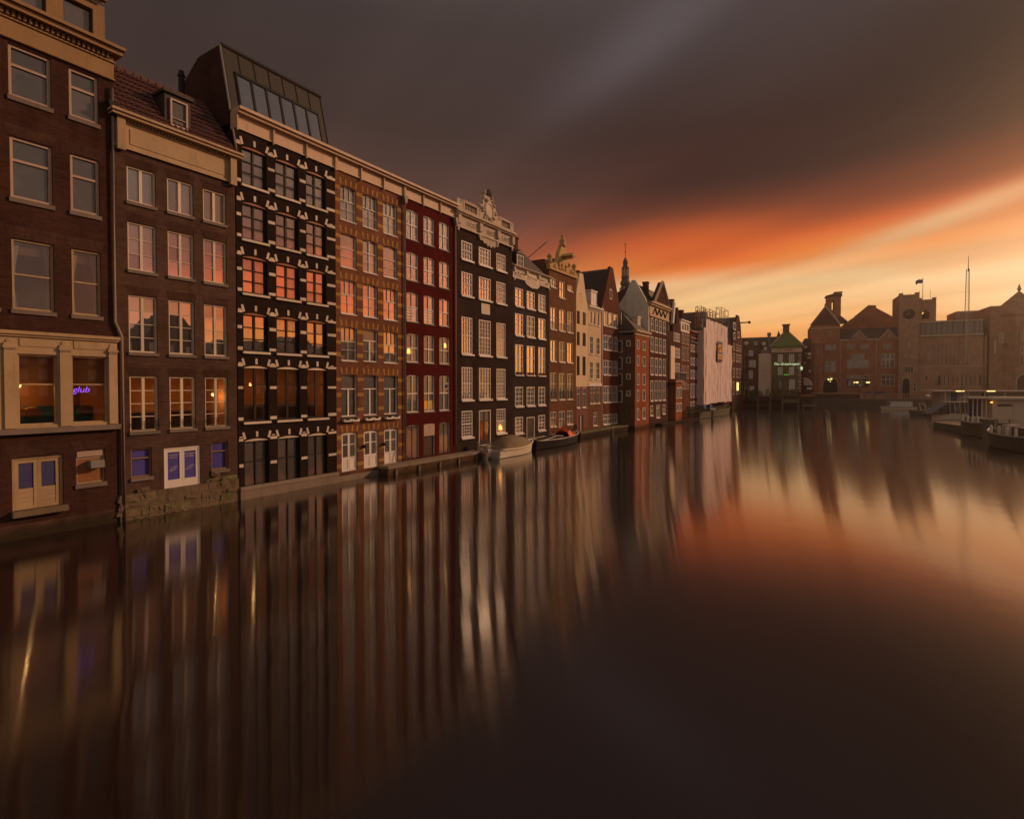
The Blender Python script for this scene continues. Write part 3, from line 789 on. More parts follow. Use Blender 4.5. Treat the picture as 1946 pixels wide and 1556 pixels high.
# basement: boarded windows and white double door
for a, b, c, d_ in ((249, 289, 909, 853), (402, 434, 894, 840)):
    x0, x1, z0, z1 = h.x(a, 880), h.x(b, 880), h.z(a, c), h.z(a, d_)
    wn = h.opening(x0, x1, z0, z1, style('cream1', .06, ((.33, 1, 1), (.67, 1, 1)), .05, glass='blue', indiv=True, sill=('sill', .08, .14, .03)))
x0, x1, z0, z1 = h.x(312, 900), h.x(381, 900), h.z(312, 941), h.z(312, 852)
h.opening(x0, x1, z0, z1, None)
dw, dh = x1 - x0, z1 - z0
door = MB().box(0, .07, .03, .2, 0, dh).box(dw - .07, dw, .03, .2, 0, dh).box(.07, dw - .07, .03, .2, dh - .07, dh).build('door', M['white'], h.root, (x0, 0, z0))
for k in range(2):
    a = .075 + k * (dw - .15) / 2; b = a + (dw - .15) / 2 - .006
    MB().box(a, a + .10, .05, .12, 0, dh - .075).box(b - .10, b, .05, .12, 0, dh - .075).box(a + .1, b - .1, .05, .12, dh - .2, dh - .075).box(a + .1, b - .1, .05, .12, 0, .62).build('door_leaf', M['white'], door)
    block('board_panel', M['blue'], door, a + .102, b - .102, .08, .10, .622, dh - .202)
    for q, tx in enumerate((('A PANORAMA', 'THE OLD'), ('FROM HEAVEN', 'OF BABEL'))[k]):
        text_mesh('lettering', tx, .085, M['stonew'], door, ((a + b) / 2, .078, dh - .36 - q * .11), .002)
    for q in range(3): MB().tube([((a + b) / 2 + (.10 + .05 * q) * math.cos(t * .5), .078, 1.1 + (.06 + .03 * q) * math.sin(t * .5 + q)) for t in range(12)], .004, 4).build('ripple_print', M['stonew'], door)
h.shell(h.z(222, 279))
# rubble footing: each stone its own block
rocks = []
for k in range(6):
    bm = bmesh.new(); bmesh.ops.create_cube(bm, size=1); bmesh.ops.bevel(bm, geom=bm.edges[:], offset=.2, segments=2, affect='EDGES')
    for v in bm.verts: v.co += Vector((random.uniform(-.09, .09), random.uniform(-.09, .09), random.uniform(-.1, .1)))
    me = bpy.data.meshes.new('stone'); bm.to_mesh(me); bm.free(); me.materials.append(M['stone' if k < 4 else 'moss']); rocks.append(me)
foot = MB().box(.0, h.w, -.09, .1, -1.9, h.z(250, 938)).build('footing', M['stone'], h.root)
zmax = lambda x: h.z(250, 932) + (.25 if x > 2.9 else -.05) + .18 * math.sin(x * 2.3)
z_ = -.15
while z_ < 1.7:
    hh = random.uniform(.14, .40); x_ = random.uniform(-.1, .05)
    while x_ < h.w - .1:
        ww = random.uniform(.2, .85)
        if z_ + hh * .5 < zmax(x_) and x_ + ww < h.w + .05 and not (x0 - .25 < x_ + ww / 2 < x1 + .15 and z_ + hh > z0 - .05):
            o = link('stone', random.choice(rocks), foot, (x_ + ww / 2, -.02 + random.uniform(-.025, .015), z_ + hh / 2 + random.uniform(-.04, .04)), 0, (ww * 1.04, .20, hh * random.uniform(.9, 1.15)))
            o.rotation_euler = (0, random.uniform(-.14, .14), 0)
        x_ += ww
    z_ += hh * .96
# frieze, cornice, roof
zf0, zf1 = h.z(222, 279), h.z(222, 217)
fr = MB().box(0, h.w, -.06, .3, zf0, zf1 - .25)
profile(fr, 0, h.w, [(zf0, zf0 + .09, .11), (zf1 - .12, zf1, .38), (zf1, zf1 + .10, .46), (zf1 - .30, zf1 - .25, .10)])
fr.box(0, h.w, -.08, .25, zf1 - .25, zf1 - .12)
fr = fr.build('cornice', M['cream2'], h.root)
for k in range(int(h.w / .13)): block('dentil', M['cream2'], fr, k * .13 + .03, k * .13 + .09, -.17, -.081, zf1 - .23, zf1 - .13)
block('frieze_panel', M['cream2'], fr, .55, h.w - .55, -.085, -.061, zf0 + .24, zf1 - .46)
for xx in (.03, h.w - .33): MB().prism([(xx, zf0 - .12), (xx + .3, zf0 - .12), (xx + .3, zf1 - .13), (xx, zf1 - .13)], -.24, -.062).build('bracket', M['cream2'], fr)
ze, zr = zf1 + .1, zf1 + 2.55
x0r, x1r = 0, h.w - .35
body = MB(); body.v += [(0, -.2, ze), (h.w, -.2, ze), (h.w - .55, 1.5, zr), (0, 1.5, zr), (0, 9, ze), (h.w, 9, ze), (h.w - .55, 7, zr), (0, 7, zr)]
body.f += [(0, 1, 2, 3), (1, 5, 6, 2), (5, 4, 7, 6), (4, 0, 3, 7), (3, 2, 6, 7), (4, 5, 1, 0)]
ro = body.build('roof', M['roofred'], h.root)
tiles(ro, (0, -.25, ze + .03), (h.w, -.25, ze + .03), (h.w - .55, 1.47, zr + .03), (0, 1.47, zr + .03), 22, 9, M['roofred'])
for k in range(14):
    xx = .1 + k * (h.w - .75) / 14
    MB().tube([(xx, 1.5, zr + .04), (xx + (h.w - .75) / 14 * .95, 1.5, zr + .05)], [.13, .11], 8).build('ridge_tile', M['roofred'], ro)
dxa, dxb = h.x(313, 215, -.0), h.x(362, 235, .0)
dm = MB().box(dxa, dxb, .0, 2.2, ze + .05, ze + 1.62).box(dxa - .1, dxb + .1, -.12, 2.3, ze + 1.62, ze + 1.74).build('dormer', M['zinc'], h.root)
wn = window(h.root, dxa + .2, dxb - .15, ze + .25, ze + 1.42, style('pinkcream', .07, ((.72, 1, 1), (.28, 1, 1)), .03, indiv=True, glass='glassd')); wn.location.y = -.16
MB().lathe([(.14, 0), (.14, 2.2), (.18, 2.22), (.18, 2.3), (.12, 2.32), (.12, 2.5)], h.w - .9, 3.0, 10).build('flue', M['iron'], h.root, (0, 0, zr - .5))
drainpipe(h.root, [(h.w - .1, -.05, ze + 1.2), (h.w - .02, -.2, ze + .1)], .05)

# ================================================================== house 3
h = House('black brick canal house with white stone blocks and a zinc-clad penthouse on top', 449, 637, 450, M['brick3'], depth=12)
H3 = h
cols = [(459.5, 506), (523.5, 566), (581.5, 618)]
xs = [(h.x(a, 310), h.x(b, 310)) for a, b in cols]
zz = lambda px, a, b: (h.z(px, b), h.z(px, a))
rows = [zz(460, 278, 348), zz(461, 384, 452), zz(462, 487, 555), zz(463, 596, 666), zz(465, 698, 801), zz(468, 838, 927)]
s3 = style('darkframe', .07, ((.34, 2, 1), (.66, 2, 2)), .05, mt=.03, mull=.10, indiv=True, jamb='white', y=.10)
s3b = style('darkframe', .07, ((.3, 2, 1), (.7, 2, 1)), .05, mt=.03, mull=.12, indiv=True, jamb='white', glass='clear', y=.10)
s3c = style('darkframe', .06, ((.45, 2, 1), (.55, 2, 1)), .04, mt=.03, mull=.06, indiv=True, jamb='white', glass='glassd', y=.10)
def zfrac(z0, z1, f): return z0 + (z1 - z0) * f
for ri, (z0, z1) in enumerate(rows):
    st = s3 if ri < 4 else (s3b if ri == 4 else s3c)
    for ci, (a, b) in enumerate(xs):
        h.opening(a, b, z0, z1 + .10, None, .10)
        wn = window(h.root, a, b, z0, z1, st)
        # curved russet lintel, railing, sill
        P = []
        W = b - a
        for k in range(9):
            u = k / 8; P.append((W * u, z1 - z0 + .085 - .10 * (2 * u - 1) ** 2))
        MB().prism([(W * k / 8, z1 - z0 - .03) for k in range(8, -1, -1)] + P, .03, .12).build('arched_head', M['rustwood' if ri < 4 else 'whitish'], wn)
        if ri < 4: MB().tube([(-.02, .02, (z1 - z0) * .33), (W + .02, .02, (z1 - z0) * .33)], .014, 5).build('rail', M['iron'], wn)
        block('sill', M['stonew'], h.root, a - .06, b + .10, -.10, .1, z0 - .14, z0 - .03)
        mid = (a + b) / 2; zt_ = z1 + .12
        block('stone_block', M['stonew'], h.root, a - .09, a + .03, -.035, .05, zt_ - .03, zt_ + .32, tilt=-.28)
        block('stone_block', M['stonew'], h.root, mid - .06, mid + .06, -.035, .05, zt_ + .05, zt_ + .33)
        block('stone_block', M['stonew'], h.root, b - .03, b + .09, -.035, .05, zt_ - .03, zt_ + .32, tilt=.28)
    piers = [(-.0, xs[0][0] - .055), (xs[0][1] + .055, xs[1][0] - .055), (xs[1][1] + .055, xs[2][0] - .055), (xs[2][1] + .055, h.w)]
    for pi, (a, b) in enumerate(piers):
        for f_, hh in ((.02, .15), (.60, .15), (1.02, .13)) if ri < 5 else ((.45, .15), (1.0, .13)):
            z_ = zfrac(z0, z1, f_)
            block('stone_block', M['stonew'], h.root, a + .004 + random.uniform(0, .03), b - .004 - random.uniform(0, .03), -.03 - random.uniform(0, .012), .05, z_ + random.uniform(-.012, .012), z_ + hh + random.uniform(-.015, .01), tilt=random.uniform(-.012, .012))
        if ri > 0 or True:
            z_ = zfrac(z0, z1, 1.02) + .13
            block('stone_block', M['stonew'], h.root, (a + b) / 2 - .09, (a + b) / 2 + .09, -.03, .05, z_ + .003, z_ + .06)
zr0, zr1 = rows[4][0] - .12, rows[4][1] + .12
h.room(.25, h.w - .25, zr0, zr1, [(xs[0][0] + .95, 1.0, zr0 + 1.95), (xs[1][0] + .4, 1.3, zr0 + 1.9), (xs[2][0] + .2, 1.2, zr0 + 1.75)], 11)
o = MB().box(xs[0][0] - .1, xs[2][1] + .1, 1.5, 2.1, zr0 + .01, zr0 + .85).build('dining_table', M['darkwood'])
o.location = h.root.location; o.rotation_euler = h.root.rotation_euler; tag(o, 'long dark table inside the amber-lit room of the black brick house', 'table')
zf0 = h.z(448, 244); zf1 = h.z(448, 208)
h.shell(zf0 + .02)
# one long cornice runs over houses 3, 4 and 5: each house carries its own length
def long_cornice(h, breaks, mat='stonew'):
    mb = MB().box(0, h.w, -.05, .4, zf0, zf1 - .2)
    profile(mb, 0, h.w, [(zf0, zf0 + .07, .09)])
    mb.box(0, h.w, -.30, .4, zf1 - .2, zf1 - .06).box(0, h.w, -.42, .4, zf1 - .06, zf1 + .08)
    c = mb.build('cornice', M[mat], h.root)
    for k in range(breaks + 1):
        xx = max(.0, min(h.w - .07, h.w * k / breaks - .035))
        block('cornice_bracket', M[mat], c, xx, xx + .07, -.16, -.051, zf0 - .1, zf1 - .201)
    return c
M['cornice'] = paint_mat('buff_cornice_paint', (.52, .36, .235), dirt=.3)
long_cornice(h, 3, 'cornice')
MB().box(0, h.w, -.18, .2, -1.9, .45).build('plinth', M['stonew'] if False else M['concrete'], h.root)
block('base_course', M['concrete'], h.root, 0, h.w, -.22, .05, .452, .60)
# penthouse
y0 = .35
bz = zf1 + .0
pA, pB = h.q(437, 212, y0), h.q(626, 286, y0)
tA = h.q(428, 90, y0 + .9)
pw0, pw1 = .0, h.x(628, 287, y0)
ph = tA[1] - bz
sl_ = .85
body = MB(); body.v += [(pw0, y0, bz), (pw1, y0, bz), (pw1, y0 + sl_, bz + ph), (pw0, y0 + sl_, bz + ph), (pw0, 9, bz), (pw1, 9, bz), (pw1, 5.2, bz + ph), (pw0, 3.2, bz + ph)]
body.f += [(0, 1, 2, 3), (1, 5, 6, 2), (5, 4, 7, 6), (4, 0, 3, 7), (3, 2, 6, 7), (4, 5, 1, 0)]
pent = body.build('penthouse', M['zinc'], h.root)
def slope(x, v, out=0.0): return (x, y0 + sl_ * v - out, bz + ph * v)
nwin = 6
wx0, wx1 = pw0 + .55, pw1 - .45
for k in range(nwin):
    a = wx0 + (wx1 - wx0) * k / nwin + .06; b = wx0 + (wx1 - wx0) * (k + 1) / nwin - .06
    MB().quad(slope(a, .06, .03), slope(b, .06, .03), slope(b, .62, .03), slope(a, .62, .03)).build('pane', M['glass'], pent)
    m = MB()
    for (xa, xb) in ((a - .08, a), (b, b + .05)):
        m.quad(slope(xa, .02, .07), slope(xb, .02, .07), slope(xb, .66, .07), slope(xa, .66, .07)); m.quad(slope(xb, .02, .07), slope(xb, .02, 0), slope(xb, .66, 0), slope(xb, .66, .07)); m.quad(slope(xa, .02, 0), slope(xa, .02, .07), slope(xa, .66, .07), slope(xa, .66, 0))
    m.quad(slope(a - .08, .62, .08), slope(b + .05, .62, .08), slope(b + .05, .66, .08), slope(a - .08, .66, .08)).quad(slope(a - .08, .62, .08), slope(a - .08, .62, .0), slope(b + .05, .62, .0), slope(b + .05, .62, .08))
    m.build('window_surround', M['iron'], pent)
for k in range(8):
    xx = pw0 + (pw1 - pw0 - .1) * k / 7 + .05
    MB().tube([slope(xx, .68 if 0 < k < 7 else .02, .01), slope(xx, 1.0, .01)], .03, 5).build('standing_seam', M['zinc'], pent)
MB().tube([slope(pw0, 1.0, .04), slope(pw1, 1.0, .04)], .09, 6).build('ridge_cap', M['zinc'], pent)
MB().tube([(pw0 - .03, y0 + sl_, bz + ph), (pw0 - .03, y0, bz)], .06, 6).build('verge', M['zincl'], pent)
MB().prism([(0, 0), (1, 0), (1, 1)], 0, .01)
side = MB(); side.v += [(pw0 - .05, y0 + .1, bz - .6), (pw0 - .05, y0 + sl_, bz + ph - .1), (pw0 - .05, 3.2, bz + ph - .1), (pw0 - .05, 9.5, bz - .6), (pw0 + .2, y0 + .1, bz - .6), (pw0 + .2, y0 + sl_, bz + ph - .1), (pw0 + .2, 3.2, bz + ph - .1), (pw0 + .2, 9.5, bz - .6)]
side.f += [(0, 3, 2, 1), (4, 5, 6, 7), (0, 1, 5, 4), (1, 2, 6, 5), (2, 3, 7, 6), (3, 0, 4, 7)]
side.build('side_wall', M['brick1'], h.root)

# ================================================================== house 4
h = House('orange and ochre banded brick canal house with white doors at the water', 637.5, 767, 450, M['brick4'], depth=12)
H4 = h
xs = [(h.x(a, 390), h.x(b, 390)) for a, b in ((646.5, 677), (689, 717), (728, 754.5))]
rows = [zz(647, 350, 416), zz(647, 441, 506), zz(648, 530, 595), zz(649, 620, 685), zz(651, 711, 792), zz(653, 822, 897)]
t4 = style('white', .06, ((.42, 3, 1), (.58, 2, 1)), .05, mt=.025, indiv=True, sill=('white', .05, .05, .0), y=.08)
t4b = style('white', .06, ((.42, 1, 1), (.58, 1, 1)), .05, mt=.025, indiv=True, sill=('white', .05, .05, .0), y=.08)
t4c = style('white', .06, ((.4, 2, 1), (.6, 2, 1)), .05, mt=.06, indiv=True, sill=('white', .05, .05, .0), y=.08)
t4d = style('white', .06, ((.34, 1, 1), (.66, 2, 1)), .06, mt=.09, mull=.10, indiv=True, glass='glassd', sill=('sill', .05, .06, .0), y=.08)
kinds = [[t4, t4, t4], [t4b, t4c, t4b], [t4, t4c, t4], [t4, t4d, t4], [t4d, t4d, t4d]]
for ri, (z0, z1) in enumerate(rows[:5]):
    for ci, (a, b) in enumerate(xs):
        h.opening(a, b, z0, z1, None, .09)
        wn = window(h.root, a, b, z0, z1, kinds[ri][ci])
        W, H_ = b - a, z1 - z0
        if ri < 4: MB().tube([(0, .03, H_ * .32), (W, .03, H_ * .32)], .012, 5).build('rail', M['white'], wn)
        if ri == 4:
            for q in range(2):
                xa = .02 + q * W * .5
                bxo = MB().prism([(xa, -.30), (xa + W * .44, -.30), (xa + W * .47, -.14), (xa - .02, -.14)], -.24, -.04).build('flower_box', M['white'], wn)
                MB().ball((xa + W * .22, -.14, -.13), W * .18, .35, 7, 4).build('planting', M['leaf'], wn)
z0, z1 = rows[5]
for ci, (a, b) in enumerate(xs):
    h.opening(a, b, z0, z1, None, .09)
    W, H_ = b - a, z1 - z0
    door = MB().box(0, .06, .06, .19, 0, H_).box(W - .06, W, .06, .19, 0, H_).box(.06, W - .06, .06, .19, H_ - .06, H_).build('door', M['white'], h.root, (a, 0, z0))
    for k in range(2):
        p, q = .062 + k * (W - .124) / 2, .062 + (k + 1) * (W - .124) / 2 - .004
        MB().box(p, p + .08, .08, .14, 0, H_ - .062).box(q - .08, q, .08, .14, 0, H_ - .062).box(p + .08, q - .08, .08, .14, 0, .12).box(p + .08, q - .08, .08, .14, .72, .84).box(p + .08, q - .08, .08, .14, 1.55, 1.60).box(p + .08, q - .08, .08, .14, H_ - .16, H_ - .062).build('door_leaf', M['white'], door)
        block('door_panel', M['white'], door, p + .082, q - .082, .10, .125, .122, .718)
        for za, zb_ in ((.842, 1.548), (1.602, H_ - .162)): block('pane', M['glassd'], door, p + .082, q - .082, .105, .115, za, zb_)
for ri, (z0, z1) in enumerate(rows):
    piers = [(.0, xs[0][0]), (xs[0][1], xs[1][0]), (xs[1][1], xs[2][0]), (xs[2][1], h.w)]
    for a, b in piers:
        for f_ in (.12, .48, .84):
            z_ = zfrac(z0, z1, f_)
            block('ochre_band', M['ochre'], h.root, a + .003, b - .003 - random.uniform(0, .02), -.006 - random.uniform(0, .006), .05, z_ + random.uniform(-.02, .02), z_ + .20 + random.uniform(-.02, .02))
    for a, b in xs:
        for k, xc in enumerate((a + .02, a + (b - a) * .33, a + (b - a) * .67, b - .02)):
            block('ochre_band', M['ochre'], h.root, xc - .06, xc + .06, -.010, .05, z1 + .03, z1 + .40, tilt=(-.22, -.06, .06, .22)[k])
h.shell(zf0 + .02)
long_cornice(h, 3, 'cornice')
MB().box(0, h.w, -.12, .2, -1.9, .32).build('plinth', M['concrete'], h.root)
for xx in (h.x(690, 845), h.x(727, 838)): MB().ball((xx, -.12, h.z(690, 848)), .14, .8, 8, 5).build('wall_lamp', M['iron'], h.root)
MB().tube([(xs[2][1] + .0, -.05, rows[5][0] + .9), (h.w - .1, -.7, .75)], .04, 6).build('handrail', M['wood'], h.root)
drainpipe(h.root, [(h.w - .02, -.10, zf0 + .0), (h.w - .02, -.16, zf0 - .5), (h.w - .02, -.10, zf0 - .7), (h.w - .02, -.1, .5)], .05)
hopper(h.root, h.w - .02, zf0 - .3, 'pipe')

# ================================================================== house 5
h = House('dark oxblood red canal house with white cross windows', 767.5, 865, 450, M['brick5'], depth=12)
H5 = h
xs = [(h.x(a, 430), h.x(b, 430)) for a, b in ((772, 795), (805, 825.5), (834.5, 854))]
rows = [zz(772, 396, 452), zz(773, 477, 531), zz(774, 554, 610), zz(775, 633, 688), zz(776, 712, 784)]
t5 = style('white', .07, ((.5, 2, 1), (.5, 2, 1)), .075, mt=.07, indiv=True, sill=('sill', .05, .08, .02), y=.05)
t5d = style('white', .07, ((.5, 2, 1), (.5, 2, 1)), .075, mt=.07, indiv=True, glass='glassd', sill=('sill', .05, .08, .02), y=.05)
for ri, (z0, z1) in enumerate(rows):
    for ci, (a, b) in enumerate(xs):
        wn = h.opening(a, b, z0, z1, t5 if ri < 3 else t5d, .06)
        W, H_ = b - a, z1 - z0
        if ri == 2 and ci < 2:
            for q in range(4): block('shutter_slat', M['white'], wn, .08, W - .08, .10, .125, H_ * (.10 + .10 * q), H_ * (.15 + .10 * q))
        if ri == 3 and ci in (0, 2):
            MB().lathe([(.11, 0), (.13, .05), (.10, .3), (.02, .32)], 0, 0, 10).build('lamp_shade', M['bulbsoft'], wn, (W * (.25 if ci == 0 else .62), .128, H_ * (.3 if ci == 0 else .62)))
        if ri == 4 and ci == 1:
            block('yellow_poster', M['yellow'], wn, W * .08, W * .46, .118, .126, H_ * .06, H_ * .30); block('yellow_poster', M['yellow'], wn, W * .54, W * .9, .118, .126, H_ * .06, H_ * .30)
        if ri == 4 and ci == 2:
            block('vent_panel', M['pinkcream'], wn, W * .55, W * .93, .06, .12, H_ * .60, H_ * .80)
            MB().lathe([(.14, 0), (.14, .05)], 0, 0, 14).build('vent_fan', M['iron'], wn, (W * .74, .062, H_ * .70)).rotation_euler = (R(90), 0, 0)
z0, z1 = zz(777, 808, 872)
for ci, (a, b) in enumerate(xs):
    a, b = a - .04, b + .02
    h.opening(a, b, z0, z1, None, .05)
    W, H_ = b - a, z1 - z0
    fr_ = MB().box(0, .06, .05, .18, 0, H_).box(W - .06, W, .05, .18, 0, H_).box(.06, W - .06, .05, .18, H_ - .06, H_)
    o = fr_.build('boarded_window' if ci != 1 else 'door', M['whitish'], h.root, (a, 0, z0))
    if ci != 1:
        block('pane', M['glassd'], o, .062, W * .5, .12, .13, .0, H_ - .062); block('pane', M['glassd'], o, W * .5 + .02, W - .062, .12, .13, .0, H_ - .062)
        block('mullion', M['darkwood'], o, W * .5, W * .5 + .02, .09, .14, 0, H_ - .062)
    else:
        block('white_board', M['pinkcream'], o, .02, W - .02, .02, .10, H_ * .62, H_ - .01); block('door_leaf', M['darkwood'], o, .062, W - .062, .14, .18, 0, H_ * .62)
h.shell(zf0 + .02)
long_cornice(h, 3, 'cornice')
drainpipe(h.root, [(h.w - .08, -.10, zf0 + .0), (h.w - .08, -.10, 1.2)], .05); hopper(h.root, h.w - .08, zf0 - .35, 'pipe')

# quay ledge in front of houses 4 to 6
qs0, qs1 = ROW.hit(716, 890)[0], ROW.hit(906, 865)[0]
qo = thing('quay_ledge', 'low brick ledge with stone coping along the foot of the red house', 'ledge', ROW.pt(qs0, 0), ROW.a)
L = qs1 - qs0
MB().box(0, L, -.95, -.2, -1.8, .42).build('ledge_wall', M['quay'], qo)
n = int(L / .9)
for k in range(n): block('coping_stone', M['concrete'], qo, L * k / n + .006, L * (k + 1) / n - .006, -1.02, -.05, .422, .60 + random.uniform(-.008, .008))
for k in range(5): block('timber_fender', M['wood'], qo, .6 + k * L / 5, .75 + k * L / 5, -1.06, -.955, -1.0, .35)

# ================================================================== house 6
h = House('tall tarred brick canal house with balustrade and carved stone crest, lettered frieze', 866, 973, 560, M['brick6'], depth=12)
H6 = h
xs = [(h.x(a, 520), h.x(b, 520)) for a, b in ((877, 898), (910, 933), (943.5, 961))]
rows = [zz(877, 456, 491), zz(877, 515, 560), zz(878, 601, 672), zz(878, 697, 760), zz(879, 781, 832)]
t6 = style('white', .085, ((.5, 4, 2), (.5, 4, 2)), .06, mt=.028, sill=('white', .14, .13, .08), y=.02)
t6b = style('white', .085, ((.5, 4, 4), (.5, 4, 4)), .07, mt=.028, sill=('white', .14, .13, .08), y=.02)
for ri, (z0, z1) in enumerate(rows):
    for ci, (a, b) in enumerate(xs):
        if ri == 4 and ci == 1: continue
        wn = h.opening(a, b, z0, z1, t6 if ri < 2 else t6b, glass='glassc' if ri == 3 else None)
        if ri == 4 and ci == 2: MB().lathe([(.20, 0), (.12, .35), (.03, .36)], 0, 0, 10).build('lamp_shade', M['bulbsoft'], wn, ((b - a) * .45, .096, (z1 - z0) * .14))
a, b = xs[1]; z0, z1 = zz(911, 780, 845)
h.opening(a, b, z0, z1, None)
W, H_ = b - a, z1 - z0
door = MB().box(0, .09, .02, .18, 0, H_).box(W - .09, W, .02, .18, 0, H_).box(.09, W - .09, .02, .18, H_ - .08, H_).build('door', M['white'], h.root, (a, 0, z0))
for k in range(2):
    p, q = .092 + k * (W - .184) / 2, .092 + (k + 1) * (W - .184) / 2 - .004
    MB().box(p, p + .1, .09, .15, 0, H_ - .082).box(q - .1, q, .09, .15, 0, H_ - .082).box(p + .1, q - .1, .09, .15, 0, .35).box(p + .1, q - .1, .09, .15, H_ * .66, H_ * .70).build('door_leaf', M['darkwood'], door)
    block('pane', M['clear'], door, p + .102, q - .102, .115, .125, .352, H_ * .658); block('pane', M['glassc'], door, p + .102, q - .102, .115, .125, H_ * .702, H_ - .084)
h.room(a - .4, b + .4, z0 - .05, z1, [(a + .55, .9, z0 + 1.5), (a + 1.15, 1.4, z0 + 1.0)], 9)
MB().box(a - .1, b + .2, -1.0, .02, z0 - .16, z0 - .02).build('door_step', M['stonew'], h.root)
pz = h.z(920, 580); px0, px1 = h.x(914, 585), h.x(930, 588)
pl = block('relief_plaque', M['stonew'], h.root, px0, px1, -.06, .02, h.z(915, 596), h.z(915, 576))
# carved stone top
zb_, zt_ = h.z(868, 431), h.z(868, 406)
h.shell(zb_ + .02)
st = MB().box(0, h.w, -.10, .5, zb_, zt_)
profile(st, 0, h.w, [(zb_, zb_ + .10, .16)])
fr = st.build('stone_frieze', M['sandst'], h.root)
profile(MB(), 0, h.w, [(zt_, zt_ + .12, .28), (zt_ + .12, zt_ + .26, .40), (zt_ + .26, zt_ + .36, .30)]).build('cornice', M['sandst'], fr)
xq = [h.x(862 + v / 15.56, 350 + u / 15.56) for v, u in ((160, 1150), (610, 1300), (1150, 1450))]
for k, tx in enumerate(('OOST', 'VRIES', 'LANT')):
    cx_ = h.w * (.235, .56, .855)[k]
    text_mesh('lettering', tx, .52, M['iron'], fr, (cx_, -.104, zb_ + .30), .012, 0, .9)
for k in range(4):
    xx = h.w * (.0, .35, .67, .955)[k]
    MB().prism([(xx + .02, zb_ + .25), (xx + .34, zb_ + .25), (xx + .38, zt_ - .1), (xx - .02, zt_ - .1)], -.30, -.102).build('bracket', M['sandst'], fr)
    MB().lathe([(.0, -.3), (.10, -.18), (.08, 0)], xx + .18, -.12, 8).build('stone_drop', M['white'], fr, (0, 0, zb_ - .02))
# swag under the frieze
sw_ = [(h.w * .36, zb_ - .003)]
pts = [(.36, 0), (.36, -.22), (.40, -.35), (.43, -.30), (.46, -.52), (.49, -.42), (.52, -.66), (.55, -.5), (.58, -.70), (.61, -.48), (.64, -.6), (.67, -.34), (.70, -.42), (.72, -.18), (.72, 0)]
MB().prism([(h.w * u, zb_ - .003 + v) for u, v in pts], -.09, .0).build('carved_swag', M['sandst'], fr)
zc = zt_ + .36
zbt = h.z(864, 375) 
for k, (a, b) in enumerate(((0, .12), (.32, .42), (.66, .76), (.93, 1.0))):
    p = block('pedestal', M['sandst'], h.root, h.w * a, h.w * b, -.16, .25, zc + .002, zbt)
for k, tx in enumerate(('M', '77', '40', '6')):
    text_mesh('numeral', tx, .42, M['iron'], h.root, (h.w * (.06, .37, .71, .965)[k], -.164, zc + .45), .008)
for (a, b) in ((.12, .32), (.76, .93)):
    block('balustrade_base', M['sandst'], h.root, h.w * a, h.w * b, -.14, .22, zc + .003, zc + .14); 
    for k in range(5):
        xx = h.w * (a + (b - a) * (k + .5) / 5)
        MB().lathe([(.06, 0), (.06, .06), (.10, .28), (.05, .55), (.045, .75), (.07, .82), (.07, (zbt - .14) - (zc + .14))], 0, 0, 8).build('baluster', M['sandst'], h.root, (xx, .04, zc + .14), True)
    block('balustrade_rail', M['sandst'], h.root, h.w * a - .02, h.w * b + .02, -.17, .26, zbt - .14, zbt + .02)
# crest
cm = h.w * .52; ct = h.z(920, 358, .1)
prof = [(-1.15, 0), (-1.1, .9), (-.95, 1.15), (-1.05, 1.5), (-.85, 2.0), (-.62, 2.2), (-.60, 2.6), (-.42, 2.95), (-.52, 3.2), (-.2, 3.35), (0, 3.75), (.22, 3.4), (.5, 3.1), (.42, 2.9), (.62, 2.55), (.66, 2.1), (.9, 1.9), (1.0, 1.4), (.95, 1.1), (1.12, .8), (1.15, 0)]
k_ = (ct - zc) / 3.75; kx = h.w * .16 / 1.15
crest = MB().prism([(cm + x * kx, zc + z * k_) for x, z in prof], -.18, .22).build('stone_crest', M['sandst'], h.root)
MB().lathe([(.62, 0), (.62, .06), (.52, .10), (.50, .04), (.02, .05)], 0, 0, 20).build('oval_shield', M['stonew'], crest, (cm, -.18, zc + 1.25 * k_)).rotation_euler = (R(90), 0, 0)
for k in range(34):
    a = random.uniform(0, 6.28); r = random.uniform(.7, 1.15)
    x_, z_ = cm + kx * r * math.cos(a) * .85, zc + k_ * (1.4 + 1.5 * r * math.sin(a) * .9)
    if z_ < zc + .1: continue
    MB().ball((0, 0, 0), random.uniform(.07, .16), random.uniform(.7, 1.5), 7, 4).build('scroll', M['sandst'], crest, (x_, -.2, z_), True)
for k, z_ in enumerate((3.0, 3.25, 3.5)):
    for sx in (-1, 0, 1): MB().ball((0, 0, 0), .12, 1, 7, 4).build('scroll', M['slate'], crest, (cm + sx * .18 * (1.3 - .35 * k), -.2, zc + z_ * k_), True)
MB().box(.3, h.w - .3, .6, 11, zb_ - .2, zc + .3).build('roof', M['slate'], h.root)

